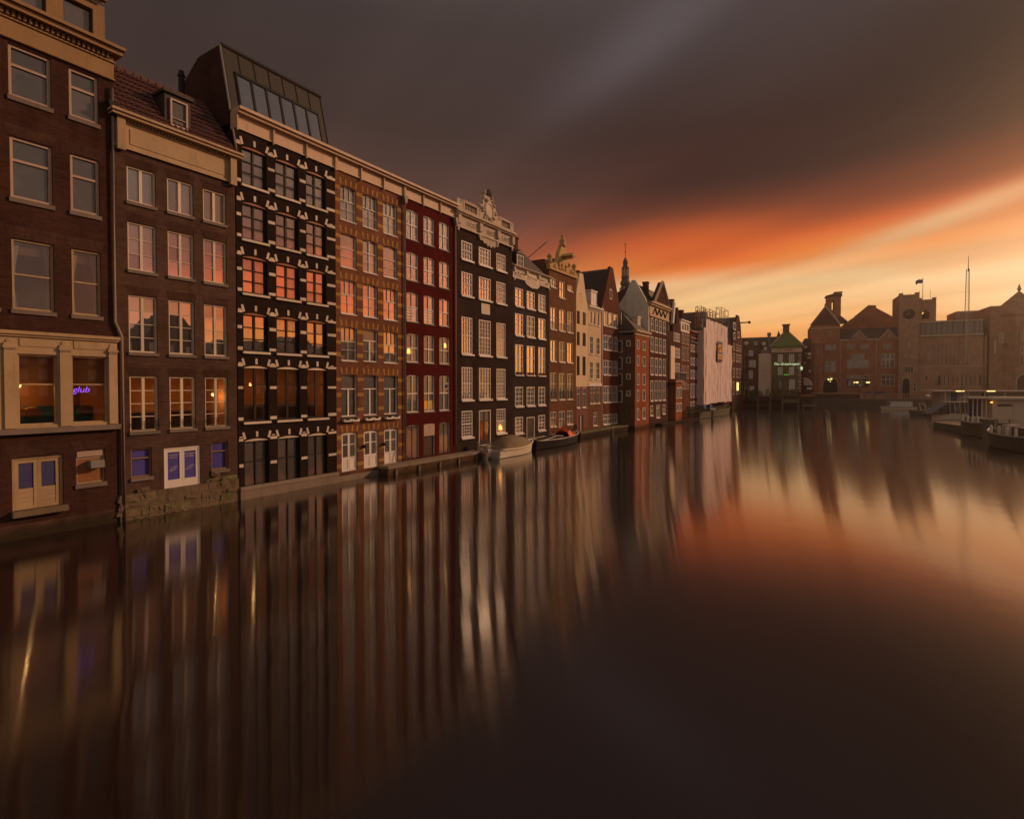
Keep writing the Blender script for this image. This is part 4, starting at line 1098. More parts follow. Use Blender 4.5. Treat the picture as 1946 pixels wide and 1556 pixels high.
# ================================================================== house 7
h = House('dark brick canal house with carved pale stone frieze and one small dormer', 973.5, 1043, 600, M['brick7'], t=.15, depth=12)
H7 = h
xs = [(h.x(a, 580), h.x(b, 580)) for a, b in ((979, 994), (1001, 1016), (1023, 1036))]
rows = [zz(979, 546, 580), zz(979, 595, 636), zz(979, 654, 712), zz(979, 735, 772), zz(979, 793, 824)]
t7 = style('white', .08, ((.5, 2, 2), (.5, 2, 2)), .07, mt=.05, sill=('white', .12, .14, .06), y=.0)
t7b = style('white', .08, ((.4, 2, 1), (.6, 2, 2)), .08, mt=.08, sill=('white', .12, .10, .06), y=.0)
for ri, (z0, z1) in enumerate(rows):
    for ci, (a, b) in enumerate(xs):
        if ri == 4 and ci == 1: continue
        wn = h.opening(a, b, z0, z1, t7b if ri in (2,) else t7, glass='glassd' if ri > 2 else None)
        if ri == 2:
            for q in range(2): MB().lathe([(.10, 0), (.15, .2), (.15, .24)], (b - a) * (.28 + .44 * q), -.06, 8).build('flower_pot', M['red'], wn, (0, 0, .0))
a, b = xs[1]; z0, z1 = zz(1001, 793, 835)
h.opening(a, b, z0, z1, None)
W, H_ = b - a, z1 - z0
door = MB().box(0, .08, .0, .18, 0, H_).box(W - .08, W, .0, .18, 0, H_).box(.08, W - .08, .0, .18, H_ - .08, H_).build('door', M['white'], h.root, (a, 0, z0))
block('door_leaf', M['darkwood'], door, .082, W / 2 - .01, .08, .14, 0, H_ - .082); block('door_leaf', M['darkwood'], door, W / 2 + .01, W - .082, .08, .14, 0, H_ - .082)
MB().box(a - .15, b + .15, -.35, .02, z0 - .14, z0 - .02).build('door_step', M['stonew'], h.root)
zb_, zt_ = h.z(975, 527), h.z(975, 508)
h.shell(zb_ + .02)
fr = MB().box(0, h.w, -.08, .4, zb_, zt_).build('stone_frieze', M['stonew'], h.root)
profile(MB(), 0, h.w, [(zt_, zt_ + .1, .22), (zt_ + .1, zt_ + .2, .34)]).build('cornice', M['sandst'], fr)
for k in range(3):
    a, b = h.w * (k / 3 + .04), h.w * ((k + 1) / 3 - .04)
    block('frieze_panel', M['stonew'], fr, a, b, -.11, -.081, zb_ + .15, zt_ - .12)
    for q in range(7): MB().ball((0, 0, 0), .07, random.uniform(.6, 1.4), 6, 4).build('carving', M['sandst'], fr, (a + (b - a) * (q + .5) / 7, -.115, (zb_ + zt_) / 2 + random.uniform(-.15, .15)))
for k in range(4): block('bracket', M['stonew'], fr, h.w * k / 3 - .12 + (.12 if k == 0 else -.12 if k == 3 else 0), h.w * k / 3 + .12 + (.12 if k == 0 else -.12 if k == 3 else 0), -.26, -.082, zt_ - .30, zt_ - .004)
for xx in (.15, h.w - .15): MB().ball((xx, -.12, zb_ - .12), .13, 1.2, 8, 5).build('stone_drop', M['white'], fr)
pts = [(.33, 0), (.31, -.12), (.36, -.3), (.42, -.38), (.5, -.5), (.58, -.42), (.64, -.42), (.70, -.22), (.72, 0)]
MB().prism([(h.w * u, zb_ - .003 + v) for u, v in pts], -.07, .0).build('carved_swag', M['stonew'], fr)
ze = zt_ + .2; zr = ze + 2.6
body = MB(); body.v += [(0, .1, ze), (h.w, .1, ze), (h.w * .72, 2.2, zr), (.0, 2.2, zr), (0, 10, ze), (h.w, 10, ze), (h.w * .72, 8, zr), (.0, 8, zr)]
body.f += [(0, 1, 2, 3), (1, 5, 6, 2), (5, 4, 7, 6), (4, 0, 3, 7), (3, 2, 6, 7), (4, 5, 1, 0)]
body.build('roof', M['roof'], h.root)
da, db = h.x(979, 495, .3), h.x(993, 500, .3)
MB().box(da, db, .2, 2, ze, ze + 1.25).prism([(da - .1, ze + 1.25), (db + .1, ze + 1.25), ((da + db) / 2, ze + 1.65)], .1, 2.1).build('dormer', M['darkwood'], h.root)
o = window(h.root, da + .08, db - .08, ze + .15, ze + 1.15, style('white', .07, ((1, 2, 2),), glass='glass')); o.location.y = .08
chimney(h.root, h.w * .40, 1.5, zr - .8, zr + .55, .55); chimney(h.root, h.w * .72, 2.6, zr - 1.0, zr - .05, .5)

# ================================================================== house 8
h = House('brown brick canal house with golden carved neck gable and tall lit windows', 1043.5, 1094.5, 650, M['brick8'], t=.4, depth=13)
H8 = h
xs = [(h.x(a, 650), h.x(b, 650)) for a, b in ((1046, 1057.5), (1062.5, 1074), (1078, 1088.5))]
t8 = style('whitish', .07, ((.45, 2, 1), (.55, 2, 1)), .06, mt=.05, sill=('white', .08, .10, .03), y=.02)
t8d = style('whitish', .07, ((.4, 2, 1), (.6, 2, 1)), .06, mt=.05, glass='glassd', sill=('white', .08, .10, .03), y=.02)
rows = [zz(1046, 583, 625), zz(1046, 646, 686), zz(1046, 708, 760), zz(1046, 783, 811)]
for ri, (z0, z1) in enumerate(rows):
    for ci, (a, b) in enumerate(xs):
        wn = h.opening(a, b, z0 - (.5 if ri == 3 and ci == 1 else 0), z1, t8 if ri < 2 else t8d)
        if ri in (0, 2):
            g = MB(); W = b - a
            g.tube([(0, -.03, .75), (W, -.03, .75)], .02, 4)
            for q in range(7): g.tube([(W * q / 6, -.03, .02), (W * q / 6, -.03, .75)], .014, 4)
            g.build('window_guard', M['whitish' if ri == 0 else 'iron'], wn)
for ci, (a, b) in enumerate(xs):
    z0, z1 = zz(1047, (528, 528, 530)[ci], (553, 560, 550)[ci])
    if ci != 1: z0 += .45
    h.opening(a + .05, b - .08, z0, z1, t8)
zg = h.z(1044, 509)
h.shell(zg)
W = h.w; m_ = W * .5
kz = (h.z(1069, 456) - zg) / 6.2
prof = [(0, 0), (W, 0), (W, .9), (W * .93, 1.05), (W * .84, 1.15), (W * .75, 1.6), (W * .69, 2.4), (W * .66, 3.6), (W * .62, 4.2), (W * .58, 4.9), (W * .42, 4.9), (W * .38, 4.2), (W * .34, 3.6), (W * .31, 2.4), (W * .25, 1.6), (W * .16, 1.15), (W * .07, 1.05), (0, .9)]
gb = MB().prism([(x, zg + .003 + z * kz) for x, z in prof], -.08, .35).build('neck_gable', M['goldst'], h.root)
profile(MB(), 0, W, [(zg - .12, zg + .15, .16)]).build('cornice', M['goldst'], gb)
MB().lathe([(.28, 0), (.4, .15), (.34, .3), (.22, .4), (.36, .6), (.18, .85), (.12, 1.0), (.20, 1.1), (.03, 1.35)], m_, .1, 10).build('finial', M['goldst'], gb, (0, 0, zg + 4.9 * kz), True)
for xx in (.3, W - .3):
    MB().lathe([(.25, 0), (.25, .2), (.14, .35), (.28, .6), (.28, .7), (.10, .9), (.02, 1.0)], xx, .1, 10).build('urn', M['goldst'], gb, (0, 0, zg + 1.0 * kz), True)
for k in range(40):
    u = random.uniform(.1, .9); v = random.uniform(.15, .9) if abs(u - .5) > .22 else random.uniform(.15, 2.0)
    MB().ball((0, 0, 0), random.uniform(.08, .17), random.uniform(.6, 1.6), 6, 4).build('carving', M['goldst'], gb, (W * u, -.09, zg + v * kz), True)
MB().box(m_ - .16, m_ + .16, -1.15, .3, zg + 2.55 * kz, zg + 2.9 * kz).build('hoist_beam', M['goldst'], gb)
MB().prism([(m_ - .45, zg + 2.95 * kz), (m_ + .45, zg + 2.95 * kz), (m_, zg + 3.6 * kz)], -1.2, .3).build('hoist_hood', M['goldst'], gb)
rr_ = zg + 3.0 * kz
MB().prism([(0.1, zg), (W - .1, zg), (W * .5, rr_)], .4, 13).build('roof', M['roof'], h.root)
MB().box(-.15, .35, .5, 6, zg - .6, zg + .9).build('side_parapet', M['brick8'], h.root)
MB().tube([(-.9, 3.2, zg + .2), (.1, .3, zg + 2.6)], .04, 5).build('stay_rod', M['iron'], h.root)

# ================================================================== houses 9 to 18
def far(fr='white', rows=((.45, 1, 1), (.55, 1, 1)), glass='glassr', ft=.085, mt=.05, sill=True):
    return style(fr, ft, rows, .07, mt=mt, glass=glass, sill=('white', .10, .10, .05) if sill else None, y=.0)
def fill(h, cols, cy, rows, rx, st, skip=()):
    xs = [(h.x(a, cy), h.x(b, cy)) for a, b in cols]
    for ri, r in enumerate(rows):
        z0, z1 = zz_(h, rx, *r)
        for ci, (a, b) in enumerate(xs):
            if (ri, ci) in skip: continue
            h.opening(a, b, z0, z1, st[ri] if isinstance(st, (list, tuple)) else st)
    return xs
def zz_(h, px, a, b): return (h.z(px, b), h.z(px, a))
def gable_roof(h, ze, zr, y0=.3, mat='roof', x0=0.0, x1=None, over=.12, xm=None):
    x1 = h.w if x1 is None else x1; xm = (x0 + x1) / 2 if xm is None else xm
    mb = MB(); D = h.depth
    for y_ in (y0, D): mb.v += [(x0 - over, y_, ze), (x1 + over, y_, ze), (xm, y_, zr)]
    mb.f += [(0, 1, 2), (5, 4, 3), (0, 2, 5, 3), (2, 1, 4, 5), (1, 0, 3, 4)]
    return mb.build('roof', M[mat], h.root)

# 9a narrow cream spout gable, red below
h = House('narrow cream plastered house with spout gable and red painted lower floors', 1094.8, 1117, 650, M['plastercream'], t=.9)
f1 = far('darkwood', ((1, 2, 1),), 'glassr', .05, .04, False); f2 = far('white', ((.3, 1, 1), (.7, 1, 1)), 'glassd')
fill(h, [(1096, 1101.6), (1107, 1113)], 640, [(590, 615), (630, 656), (676, 713)], 1096, f1)
fill(h, [(1095.6, 1102), (1106.5, 1114)], 760, [(737, 775)], 1096, f2)
fill(h, [(1100.3, 1105.8)], 566, [(557, 576)], 1100, f1)
z1 = h.z(1095, 578); zt = h.z(1101, 518)
h.shell(z1, gable=[(0, z1 + .0), (h.w, z1), (h.w * .80, h.z(1114, 560)), (h.w * .58, zt), (h.w * .30, zt), (.02, h.z(1095, 556))])
gable_roof(h, z1 - .2, zt - .5, .33)
zr_ = h.z(1095, 734)
block('red_facing', M['redpaint'], h.root, .0, h.w, -.03, -.004, -1.8, zr_ - 3.9) if False else None
# red lower wall as a proud facing with its own openings
low = [hh for hh in h.holes if hh[3] < zr_]
mb = holed(MB(), .0, h.w, -1.8, zr_ - .05, low, -.035, .1); mb.quad((h.w, -.035, zr_ - .05), (0, -.035, zr_ - .05), (0, 0, zr_ - .05), (h.w, 0, zr_ - .05))
mb.build('red_facing', M['redpaint'], h.root)
block('door', M['iron'], h.root, h.x(1102, 805), h.x(1108, 805), -.10, -.036, h.z(1103, 818), h.z(1103, 789)); block('door_post', M['white'], h.root, h.x(1101, 805), h.x(1102, 805), -.14, -.036, h.z(1102, 820), h.z(1102, 790))
MB().box(.05, .5, -.5, .3, zt - .1, zt + .25) ; chimney(h.root, h.w * .44, .6, zt - .4, zt + .35, .5, 'brick13', 0)

# 9b cream house with dormer
h = House('cream plastered canal house with wide dormer and white band above brown lower floors', 1117.3, 1142.5, 650, M['plastercream'], t=1.1)
f1 = far('whitish', ((.45, 1, 1), (.55, 1, 1)), 'glassr', .06, .04)
fill(h, [(1120.5, 1125), (1127, 1132), (1135, 1139)], 605, [(590, 615)], 1120, far('whitish', ((1, 1, 1),), 'glassr', .06))
fill(h, [(1121, 1127), (1133, 1139.5)], 670, [(639, 672), (687, 720)], 1121, far('whitish', ((.35, 2, 1), (.65, 2, 2)), 'glassr', .06, .04))
low = fill(h, [(1121, 1125), (1126, 1133), (1135, 1140)], 750, [(737, 767)], 1121, far('whitish', ((.3, 1, 1), (.7, 1, 1)), 'glassd'))
fill(h, [(1127, 1135)], 795, [(784, 809)], 1127, far('whitish', ((.3, 1, 1), (.7, 1, 1)), 'glassd'))
ze = h.z(1118, 582)
h.shell(ze)
zr_ = h.z(1118, 734)
lowh = [hh for hh in h.holes if hh[3] < zr_ - .02]
mb = holed(MB(), .0, h.w, -1.8, zr_, lowh, -.03, .1); mb.build('brown_facing', M['brick8'], h.root)
block('white_band', M['white'], h.root, 0, h.w, -.10, .02, zr_ + .003, zr_ + .35)
profile(MB(), 0, h.w, [(ze - .3, ze - .1, .12), (ze - .1, ze + .1, .3)]).build('cornice', M['white'], h.root)
D = h.depth
mb = MB(); zr = ze + 3.6; mb.v += [(0, 0, ze + .1), (h.w, 0, ze + .1), (h.w, 3.2, zr), (0, 3.2, zr), (0, D, ze + .1), (h.w, D, ze + .1)]
mb.f += [(0, 1, 2, 3), (3, 2, 5, 4), (0, 3, 4), (1, 5, 2), (4, 5, 1, 0)]
mb.build('roof', M['roofred'], h.root)
da, db = h.x(1119.5, 558, .5), h.x(1131, 562, .5)
MB().box(da, db, .3, 3, ze + .2, ze + 2.0).box(da - .1, db + .1, .2, 3.1, ze + 2.0, ze + 2.12).build('dormer', M['white'], h.root)
o = window(h.root, da + .06, db - .06, ze + .35, ze + 1.95, style('white', .08, ((1, 2, 1),), mt=.06, glass='glassr')); o.location.y = .18

# 10 steep gable
h = House('red-brown brick house with steep pointed gable and dark tiled roof', 1143, 1179, 650, M['brick10'], t=1.3, depth=17)
tt = far('white', ((.45, 2, 1), (.55, 2, 1)), 'glassr', .08, .07)
fill(h, [(1147, 1155), (1156.5, 1164), (1166, 1173.5)], 650, [(591, 618), (636, 664), (684, 712), (733, 765), (788, 807)], 1147, [far('whitish', ((1, 2, 1),), 'glass'), tt, tt, tt, tt])
ze = h.z(1143.5, 583); zt = h.z(1158, 506)
a, b = h.x(1158.5, 558), h.x(1163, 560); z0, z1 = zz_(h, 1158.5, 549, 568)
h.shell(ze, gable=[(0, ze), (h.w, ze), (h.w * .56, zt), (h.w * .43, zt)])
o = window(h.root, a, b, z0, z1, style('white', .08, ((1, 1, 1),), glass='glassr')); o.location.y = -.10
ro = gable_roof(h, ze, zt - .3, .33, 'roof', 0, h.w, .1, h.w * .5)
tiles(ro, (-.1, D + 5, ze), (-.1, .33, ze), (h.w * .5, .33, zt - .3), (h.w * .5, D + 5, zt - .3), 46, 22, M['roof'], amp=.03)
MB().tube([(h.w * .5, .4, zt - .22), (h.w * .5, 17, zt - .22)], .12, 6).build('ridge_tiles', M['zincl'], h.root)
for sx in (0, 1):
    xa = 0 if sx == 0 else h.w; xb = h.w * (.43 if sx == 0 else .56)
    MB().tube([(xa, .1, ze), (xb, .1, zt)], .14, 4).build('gable_coping', M['brick13' if sx == 0 else 'sandst'], h.root)
drainpipe(h.root, [(.02, -.1, ze), (.02, -.1, .6)], .06, 'white'); drainpipe(h.root, [(h.w - .02, -.1, ze), (h.w - .02, -.1, .6)], .06, 'white')

# ledge with greenery from house 8 to house 16
l0, l1 = ROW.hit(1098, 835)[0], ROW.hit(1206, 812)[0]
lo = thing('quay_ledge', 'mossy low ledge at the foot of the steep-gabled house', 'ledge', ROW.pt(l0, 0), ROW.a)
MB().box(0, l1 - l0, -.30, 1.0, -1.7, .50).build('ledge_wall', M['quayd'], lo)
for k in range(int((l1 - l0) / 1.1)): block('coping_stone', M['moss'], lo, k * 1.1 + .01, k * 1.1 + 1.09, -.36, 1.0, .502, .62 + random.uniform(-.02, .02))

# 11 jutting house: windowed flank and terracotta front
h = House('jutting terracotta-fronted house with olive brick flank and low hipped roof', 1207, 1233.5, 700, M['brick11'], t=-.9, depth=9)
fill(h, [(1211, 1214.8), (1221.6, 1227)], 700, [(648, 665), (677, 696), (711, 732), (741, 762), (775, 796)], 1221, [far('white', ((1, 1, 1),), 'glassr', .09, sill=False)] * 4 + [far('white', ((.2, 1, 1), (.8, 1, 1)), 'glassd')])
ze = h.z(1207.5, 636)
h.shell(ze, sidemat=M['brick11s'])
H11 = h
profile(MB(), 0, h.w, [(ze, ze + .4, .06), (ze + .4, ze + .7, .3)]).build('cornice', M['cream2'], h.root)
MB().box(-.12, .05, .3, 9, ze + .3, ze + .6).build('flank_gutter', M['zincl'], h.root)
zh = ze + 4.6
mb = MB(); mb.v += [(-.1, -.1, ze + .7), (h.w + .1, -.1, ze + .7), (h.w + .1, 9, ze + .7), (-.1, 9, ze + .7), (h.w * .5, 4.0, zh), (h.w * .5, 8.8, zh)]
mb.f += [(0, 1, 4), (1, 2, 5, 4), (2, 3, 5), (3, 0, 4, 5), (3, 2, 1, 0)]
mb.build('roof', M['roofbrown'], h.root)
FL = Frame(h.F.pt(h.s0, h.t), ROW.a + math.pi / 2)     # the flank, local x runs away from the water
for (a, b) in ((1190.5, 1198.5), (1178, 1183)):
    for (ya, yb) in ((647, 658), (679, 690), (710, 721), (742, 753)):
        u0, z1 = FL.hit(a, ya); u1, z0 = FL.hit(b, yb)
        w_ = abs(u1 - u0)
        if a < 1180: z0 -= .8; w_ = .9
        z0, z1 = min(z0, z1), max(z0, z1)
        o = link('window', MB().box(0, .09, -.06, .06, 0, z1 - z0).box(w_ - .09, w_, -.06, .06, 0, z1 - z0).box(.09, w_ - .09, -.06, .06, 0, .09).box(.09, w_ - .09, -.06, .06, z1 - z0 - .09, z1 - z0).mesh('window_frame', M['white']), h.root, (0, max(min(u0, u1), .2) + w_, z0), -math.pi / 2)
        block('pane', M['glassd'], o, .09, w_ - .09, -.02, .0, .09, z1 - z0 - .09)
da, db = h.x(1218, 620, 1), h.x(1226, 622, 1)
MB().box(h.w * .55, h.w * .55 + 1.3, .8, 3, ze + .9, ze + 2.6).box(h.w * .55 - .1, h.w * .55 + 1.4, .7, 3.1, ze + 2.6, ze + 2.75).build('dormer', M['whitish'], h.root)
o = window(h.root, h.w * .55 + .15, h.w * .55 + 1.15, ze + 1.1, ze + 2.5, style('white', .08, ((1, 2, 1),), glass='glassd')); o.location.y = .68

# 13 pediment house with white plastered flank gable
h = House('maroon brick warehouse with pediment and weathered white flank gable, zigzag frieze', 1234, 1270, 700, M['brick13'], t=-.9, depth=11)
H13 = h
tt = far('white', ((.5, 1, 1), (.5, 1, 1)), 'glassr', .10)
fill(h, [(1236.5, 1241.5), (1244.5, 1249.8), (1252.3, 1257.3), (1260, 1264.8)], 680, [(603, 628), (639, 668), (679, 712), (723, 762), (771, 790)], 1236.5, tt, skip=((4, 1), (4, 2)))
fill(h, [(1247.5, 1254)], 785, [(770, 794)], 1248, far('white', ((.2, 1, 1), (.8, 1, 1)), 'glassd'))
ze = h.z(1234.5, 600)
h.shell(ze)
profile(MB(), 0, h.w, [(ze, ze + .2, .1), (ze + 1.5, ze + 1.75, .3), (ze + 1.75, ze + 1.95, .5)]).box(0, h.w, -.04, .4, ze + .2, ze + 1.5).build('entablature', M['cream2'], h.root)
zp = []
n = 7
mz = MB()
for k in range(n):
    xa = h.w * (.14 + .74 * k / n); xb = h.w * (.14 + .74 * (k + 1) / n)
    za, zb2 = (ze + .4, ze + 1.25) if k % 2 == 0 else (ze + 1.25, ze + .4)
    mz.tube([(xa, -.08, za), (xb, -.08, zb2)], .10, 4)
mz.build('zigzag_ornament', M['iron'], h.root)
pz = ze + 1.95; hz = (h.z(1253, 560) - pz)
pt_ = [(h.w * .18, pz), (h.w * 1.0, pz), (h.w * .59, pz + 3.4)]
MB().prism(pt_, -.1, .5).build('pediment', M['brick13'], h.root)
for a, b in ((0, 2), (2, 1), (0, 1)): MB().tube([(pt_[a][0], -.15, pt_[a][1] + .05), (pt_[b][0], -.15, pt_[b][1] + .05)], .22, 4).build('pediment_moulding', M['sandst'], h.root)
# flank gable, plastered
FL = Frame(h.F.pt(h.s0, h.t), ROW.a + math.pi / 2)
gp = []
for (a, b) in ((1236, 640), (1234, 583), (1227, 566), (1219, 552), (1213, 540), (1208.5, 533), (1202.5, 533), (1198, 541), (1190, 560), (1178, 579), (1160, 590), (1150, 640)):
    gp.append(FL.hit(a, b))
gp = [(max(u, 0), z) for u, z in gp]
fl = MB().prism(gp, 0, .35)
fo = fl.build('flank_gable', M['plasterwhite'], h.root, (0, 0, 0), rz=math.pi / 2); fixn(fo.data)
apex_z = gp[5][1]; apex_u = (gp[5][0] + gp[6][0]) / 2
for (a, b, ya, yb) in ((1202, 1208.5, 545, 556), (1202, 1212.5, 571, 586)):
    u0, z1 = FL.hit(b, ya); u1, z0 = FL.hit(a, yb)
    o = MB().box(0, u1 - u0, .02, .09, 0, z1 - z0).build('window', M['darkframe'], h.root, (-.10, u1, z0), rz=-math.pi / 2)
    block('pane', M['glassd'], o, .08, (u1 - u0) / 2 - .03, -.01, .02, .08, z1 - z0 - .08); block('pane', M['glassd'], o, (u1 - u0) / 2 + .03, u1 - u0 - .08, -.01, .02, .08, z1 - z0 - .08)
    block('sill', M['whitish'], o, -.1, u1 - u0 + .1, -.1, .05, -.15, -.005)
mb = MB(); mb.v += [(.3, .2, ze + 1.2), (h.w, .2, ze + 1.2), (h.w, apex_u, apex_z - .3), (.3, apex_u, apex_z - .3), (.3, 11, ze + 1.2), (h.w, 11, ze + 1.2)]
mb.f += [(0, 1, 2, 3), (3, 2, 5, 4), (0, 3, 4), (1, 5, 2), (4, 5, 1, 0)]
mb.build('roof', M['roof'], h.root)
chimney(h.root, h.w * .35, 1.6, ze + 2, ze + 5.2, .7, 'brick13', 0)

# 14
h = House('narrow dark red house with small stepped gable beside the pale advertising panel', 1270.5, 1293.5, 700, M['brick13'], t=-.6, depth=11)
tt = far('white', ((.5, 1, 1), (.5, 1, 1)), 'glassc', .16, sill=False)
fill(h, [(1280, 1283), (1284.2, 1287.6), (1289, 1292)], 690, [(631, 648), (660, 679), (689, 708), (730, 752), (760, 784)], 1280, tt, skip=((4, 1), (4, 2)))
ze = h.z(1271, 628); W = h.w
x0 = h.x(1279, 610)
h.shell(ze, gable=[(x0, ze), (W, ze), (W, ze + 1.2), (W * .85, ze + 1.4), (W * .78, ze + 4.0), (W * .66, ze + 4.0), (W * .60, ze + 1.4), (x0, ze + 1.2)])
MB().prism([(x0 - .3, ze + 1.3), (x0 + .4, ze + 1.3), (x0 + 1.3, ze + 4.6), (x0 + .6, ze + 4.6)], -.05, .2).build('white_verge', M['white'], h.root)
gable_roof(h, ze, ze + 4.8, .4, 'roof', 0, W * .9)
chimney(h.root, .8, .9, ze + 1, ze + 4.6, .7, 'brick13', 0); chimney(h.root, W * .75, 1.2, ze + 3, ze + 5.4, .9, 'brick11s', 0)
block('advertising_panel', M['panelcream'], h.root, .02, h.x(1278.3, 690), -.35, -.1, h.z(1271, 720), h.z(1271, 657))
aw0, aw1 = .0, h.x(1282.5, 760)
ax = MB().box(aw0, aw1, -1.1, -.02, -1.5, h.z(1271, 727)).build('canal_bay', M['brick11'], h.root)
profile(MB(), aw0, aw1, [(h.z(1271, 727), h.z(1271, 722), 1.3)]).build('bay_roof', M['rustwood'], ax)
for (ya, yb) in ((736, 757), (766, 782)):
    for q in range(2):
        a = aw0 + (aw1 - aw0) * (.08 + .48 * q); b = a + (aw1 - aw0) * .36
        o = block('window', M['white'], h.root, a, b, -1.16, -1.101, h.z(1271, yb), h.z(1271, ya)); 
        p = MB().box(a + .12, b - .12, -1.175, -1.162, h.z(1271, yb) + .12, h.z(1271, ya) - .12).build('pane', M['glassc'], ax)
cage = MB()
ca, cb = h.x(1282, 715), h.x(1296, 715); cz = h.z(1283, 727)
for k in range(4):
    xx = ca + (cb - ca) * k / 3
    cage.box(xx - .08, xx + .08, -.75, -.1, cz, cz + 1.5)
cage.box(ca, cb, -.8, -.08, cz - .15, cz).box(ca, cb, -.8, -.08, cz + 1.5, cz + 1.62)
cg = cage.build('balcony', M['steel'], h.root)

# 15
h = House('dark red brick house with white attic dormer strip', 1293.8, 1311, 700, M['brick10'], t=-.4, depth=11)
tt = far('sandst', ((.5, 1, 1), (.5, 1, 1)), 'glassr', .14, sill=False)
fill(h, [(1295.8, 1299), (1300.8, 1304), (1306, 1309.3)], 680, [(633, 653), (658, 685), (694, 719), (730, 740)], 1296, tt)
ze = h.z(1294, 630)
h.shell(ze)
dm = MB().box(.2, h.w, .1, 2, ze + .1, ze + 1.9).box(.1, h.w + .1, -.1, 2.1, ze + 1.9, ze + 2.1).build('dormer', M['white'], h.root)
for k in range(3): block('pane', M['glassd'], dm, h.w * (.18 + .27 * k), h.w * (.34 + .27 * k), .06, .095, ze + .5, ze + 1.5)
mb = MB(); mb.v += [(0, .3, ze), (h.w, .3, ze), (h.w, 5, ze + 4.2), (0, 5, ze + 4.2), (0, 11, ze), (h.w, 11, ze)]
mb.f += [(0, 1, 2, 3), (3, 2, 5, 4), (0, 3, 4), (1, 5, 2), (4, 5, 1, 0)]; mb.build('roof', M['roofbrown'], h.root)
# 16
h = House('dark maroon house with three columns of white-blinded windows next to the wrapped scaffold', 1311.4, 1328.5, 700, M['brick13'], t=-.2, depth=11)
tt = far('white', ((1, 1, 1),), 'glassc', .12, sill=False)
fill(h, [(1312.5, 1315.5), (1317.2, 1320.8), (1322.6, 1325.8)], 700, [(654, 668), (679, 694), (703, 720), (729, 756), (763, 776)], 1312.5, tt)
ze = h.z(1312, 630)
h.shell(ze)
profile(MB(), 0, h.w, [(ze - 1.1, ze - .9, .15), (ze, ze + .25, .3)]).build('cornice', M['rustwood'], h.root)
for k in range(4): MB().ball((h.w * (.1 + .26 * k), -.1, h.z(1312, 649)), .22, 1, 7, 4).build('stone_ornament', M['white'], h.root)
mb = MB(); mb.v += [(0, .3, ze + .2), (h.w, .3, ze + .2), (h.w, 5, ze + 4.6), (0, 5, ze + 4.6), (0, 11, ze + .2), (h.w, 11, ze + .2)]
mb.f += [(0, 1, 2, 3), (3, 2, 5, 4), (0, 3, 4), (1, 5, 2), (4, 5, 1, 0)]; mb.build('roof', M['roofbrown'], h.root)
chimney(h.root, h.w * .5, 2.5, ze + 2, ze + 4.2, .8, 'brick13', 0)

# 17 wrapped scaffold in front of a house
h = House('dark brick house standing behind the wrapped scaffold', 1329, 1391, 700, M['brick13'], t=.0, depth=11)
ze = h.z(1330, 625); h.shell(ze)
gable_roof(h, ze, ze + 4, .4, 'roofbrown', 0, h.w * .45)
chimney(h.root, 1.4, .8, ze, h.z(1331, 592), .9, 'brick11', 1)
S17 = House('house-high scaffold wrapped in pale pink sheeting with a purple banner', 1337, 1391, 700, M['sheet'], t=-1.3, depth=1.2, name='wrapped_scaffold', cat='scaffold')
h = S17
zb_ = h.z(1338, 768)
rag = random.Random(3)
def sheet(x0, x1, z0, z1, name='sheeting', y=0.0):
    """a rippled hanging cloth"""
    nx, nz = max(3, int((x1 - x0) / .45)), 16
    mb = MB()
    for k in range(nz + 1):
        for i in range(nx + 1):
            xx = x0 + (x1 - x0) * i / nx; z_ = z0 + (z1 - z0) * k / nz
            mb.v.append((xx, y - .07 * math.sin(xx * 2.6 + .2 * z_ + rag.random()) - .045 * rag.random() - .05 * math.sin(z_ * 1.3 + xx), z_ + (rag.uniform(-.25, .25) if k == nz else 0)))
    for k in range(nz):
        for i in range(nx):
            a = k * (nx + 1) + i; mb.f.append((a, a + 1, a + nx + 2, a + nx + 1))
    return mb.build(name, M['sheet'], h.root, smooth=True)
steps = [(1337, 1341, 622), (1341.3, 1382, 604), (1382, 1391, 655)]
cuts = []
for xa, xb, yt in steps:
    x0, x1 = h.x(xa, 700), h.x(xb, 700); z1 = h.z(xa, yt); cuts.append((x0, x1, z1))
    n = max(1, round((x1 - x0) / 3.0))
    for k in range(n): sheet(x0 + (x1 - x0) * k / n + .02, x0 + (x1 - x0) * (k + 1) / n - .02, zb_ + rag.uniform(-.15, .1), z1 - (.0 if n == 1 else 1.6 * k / n * .0))
# flank sheet facing the camera
z1 = h.z(1331, 622)
fs = MB()
for k in range(11):
    for i in range(4): fs.v.append((-.02 - .05 * math.sin(i * 2 + k), 1.2 * 1.6 * i / 3 - .05, zb_ - .3 + (z1 - zb_) * k / 10))
for k in range(10):
    for i in range(3): a = k * 4 + i; fs.f.append((a, a + 4, a + 5, a + 1))
fs.build('sheeting', M['sheet'], h.root, smooth=True)
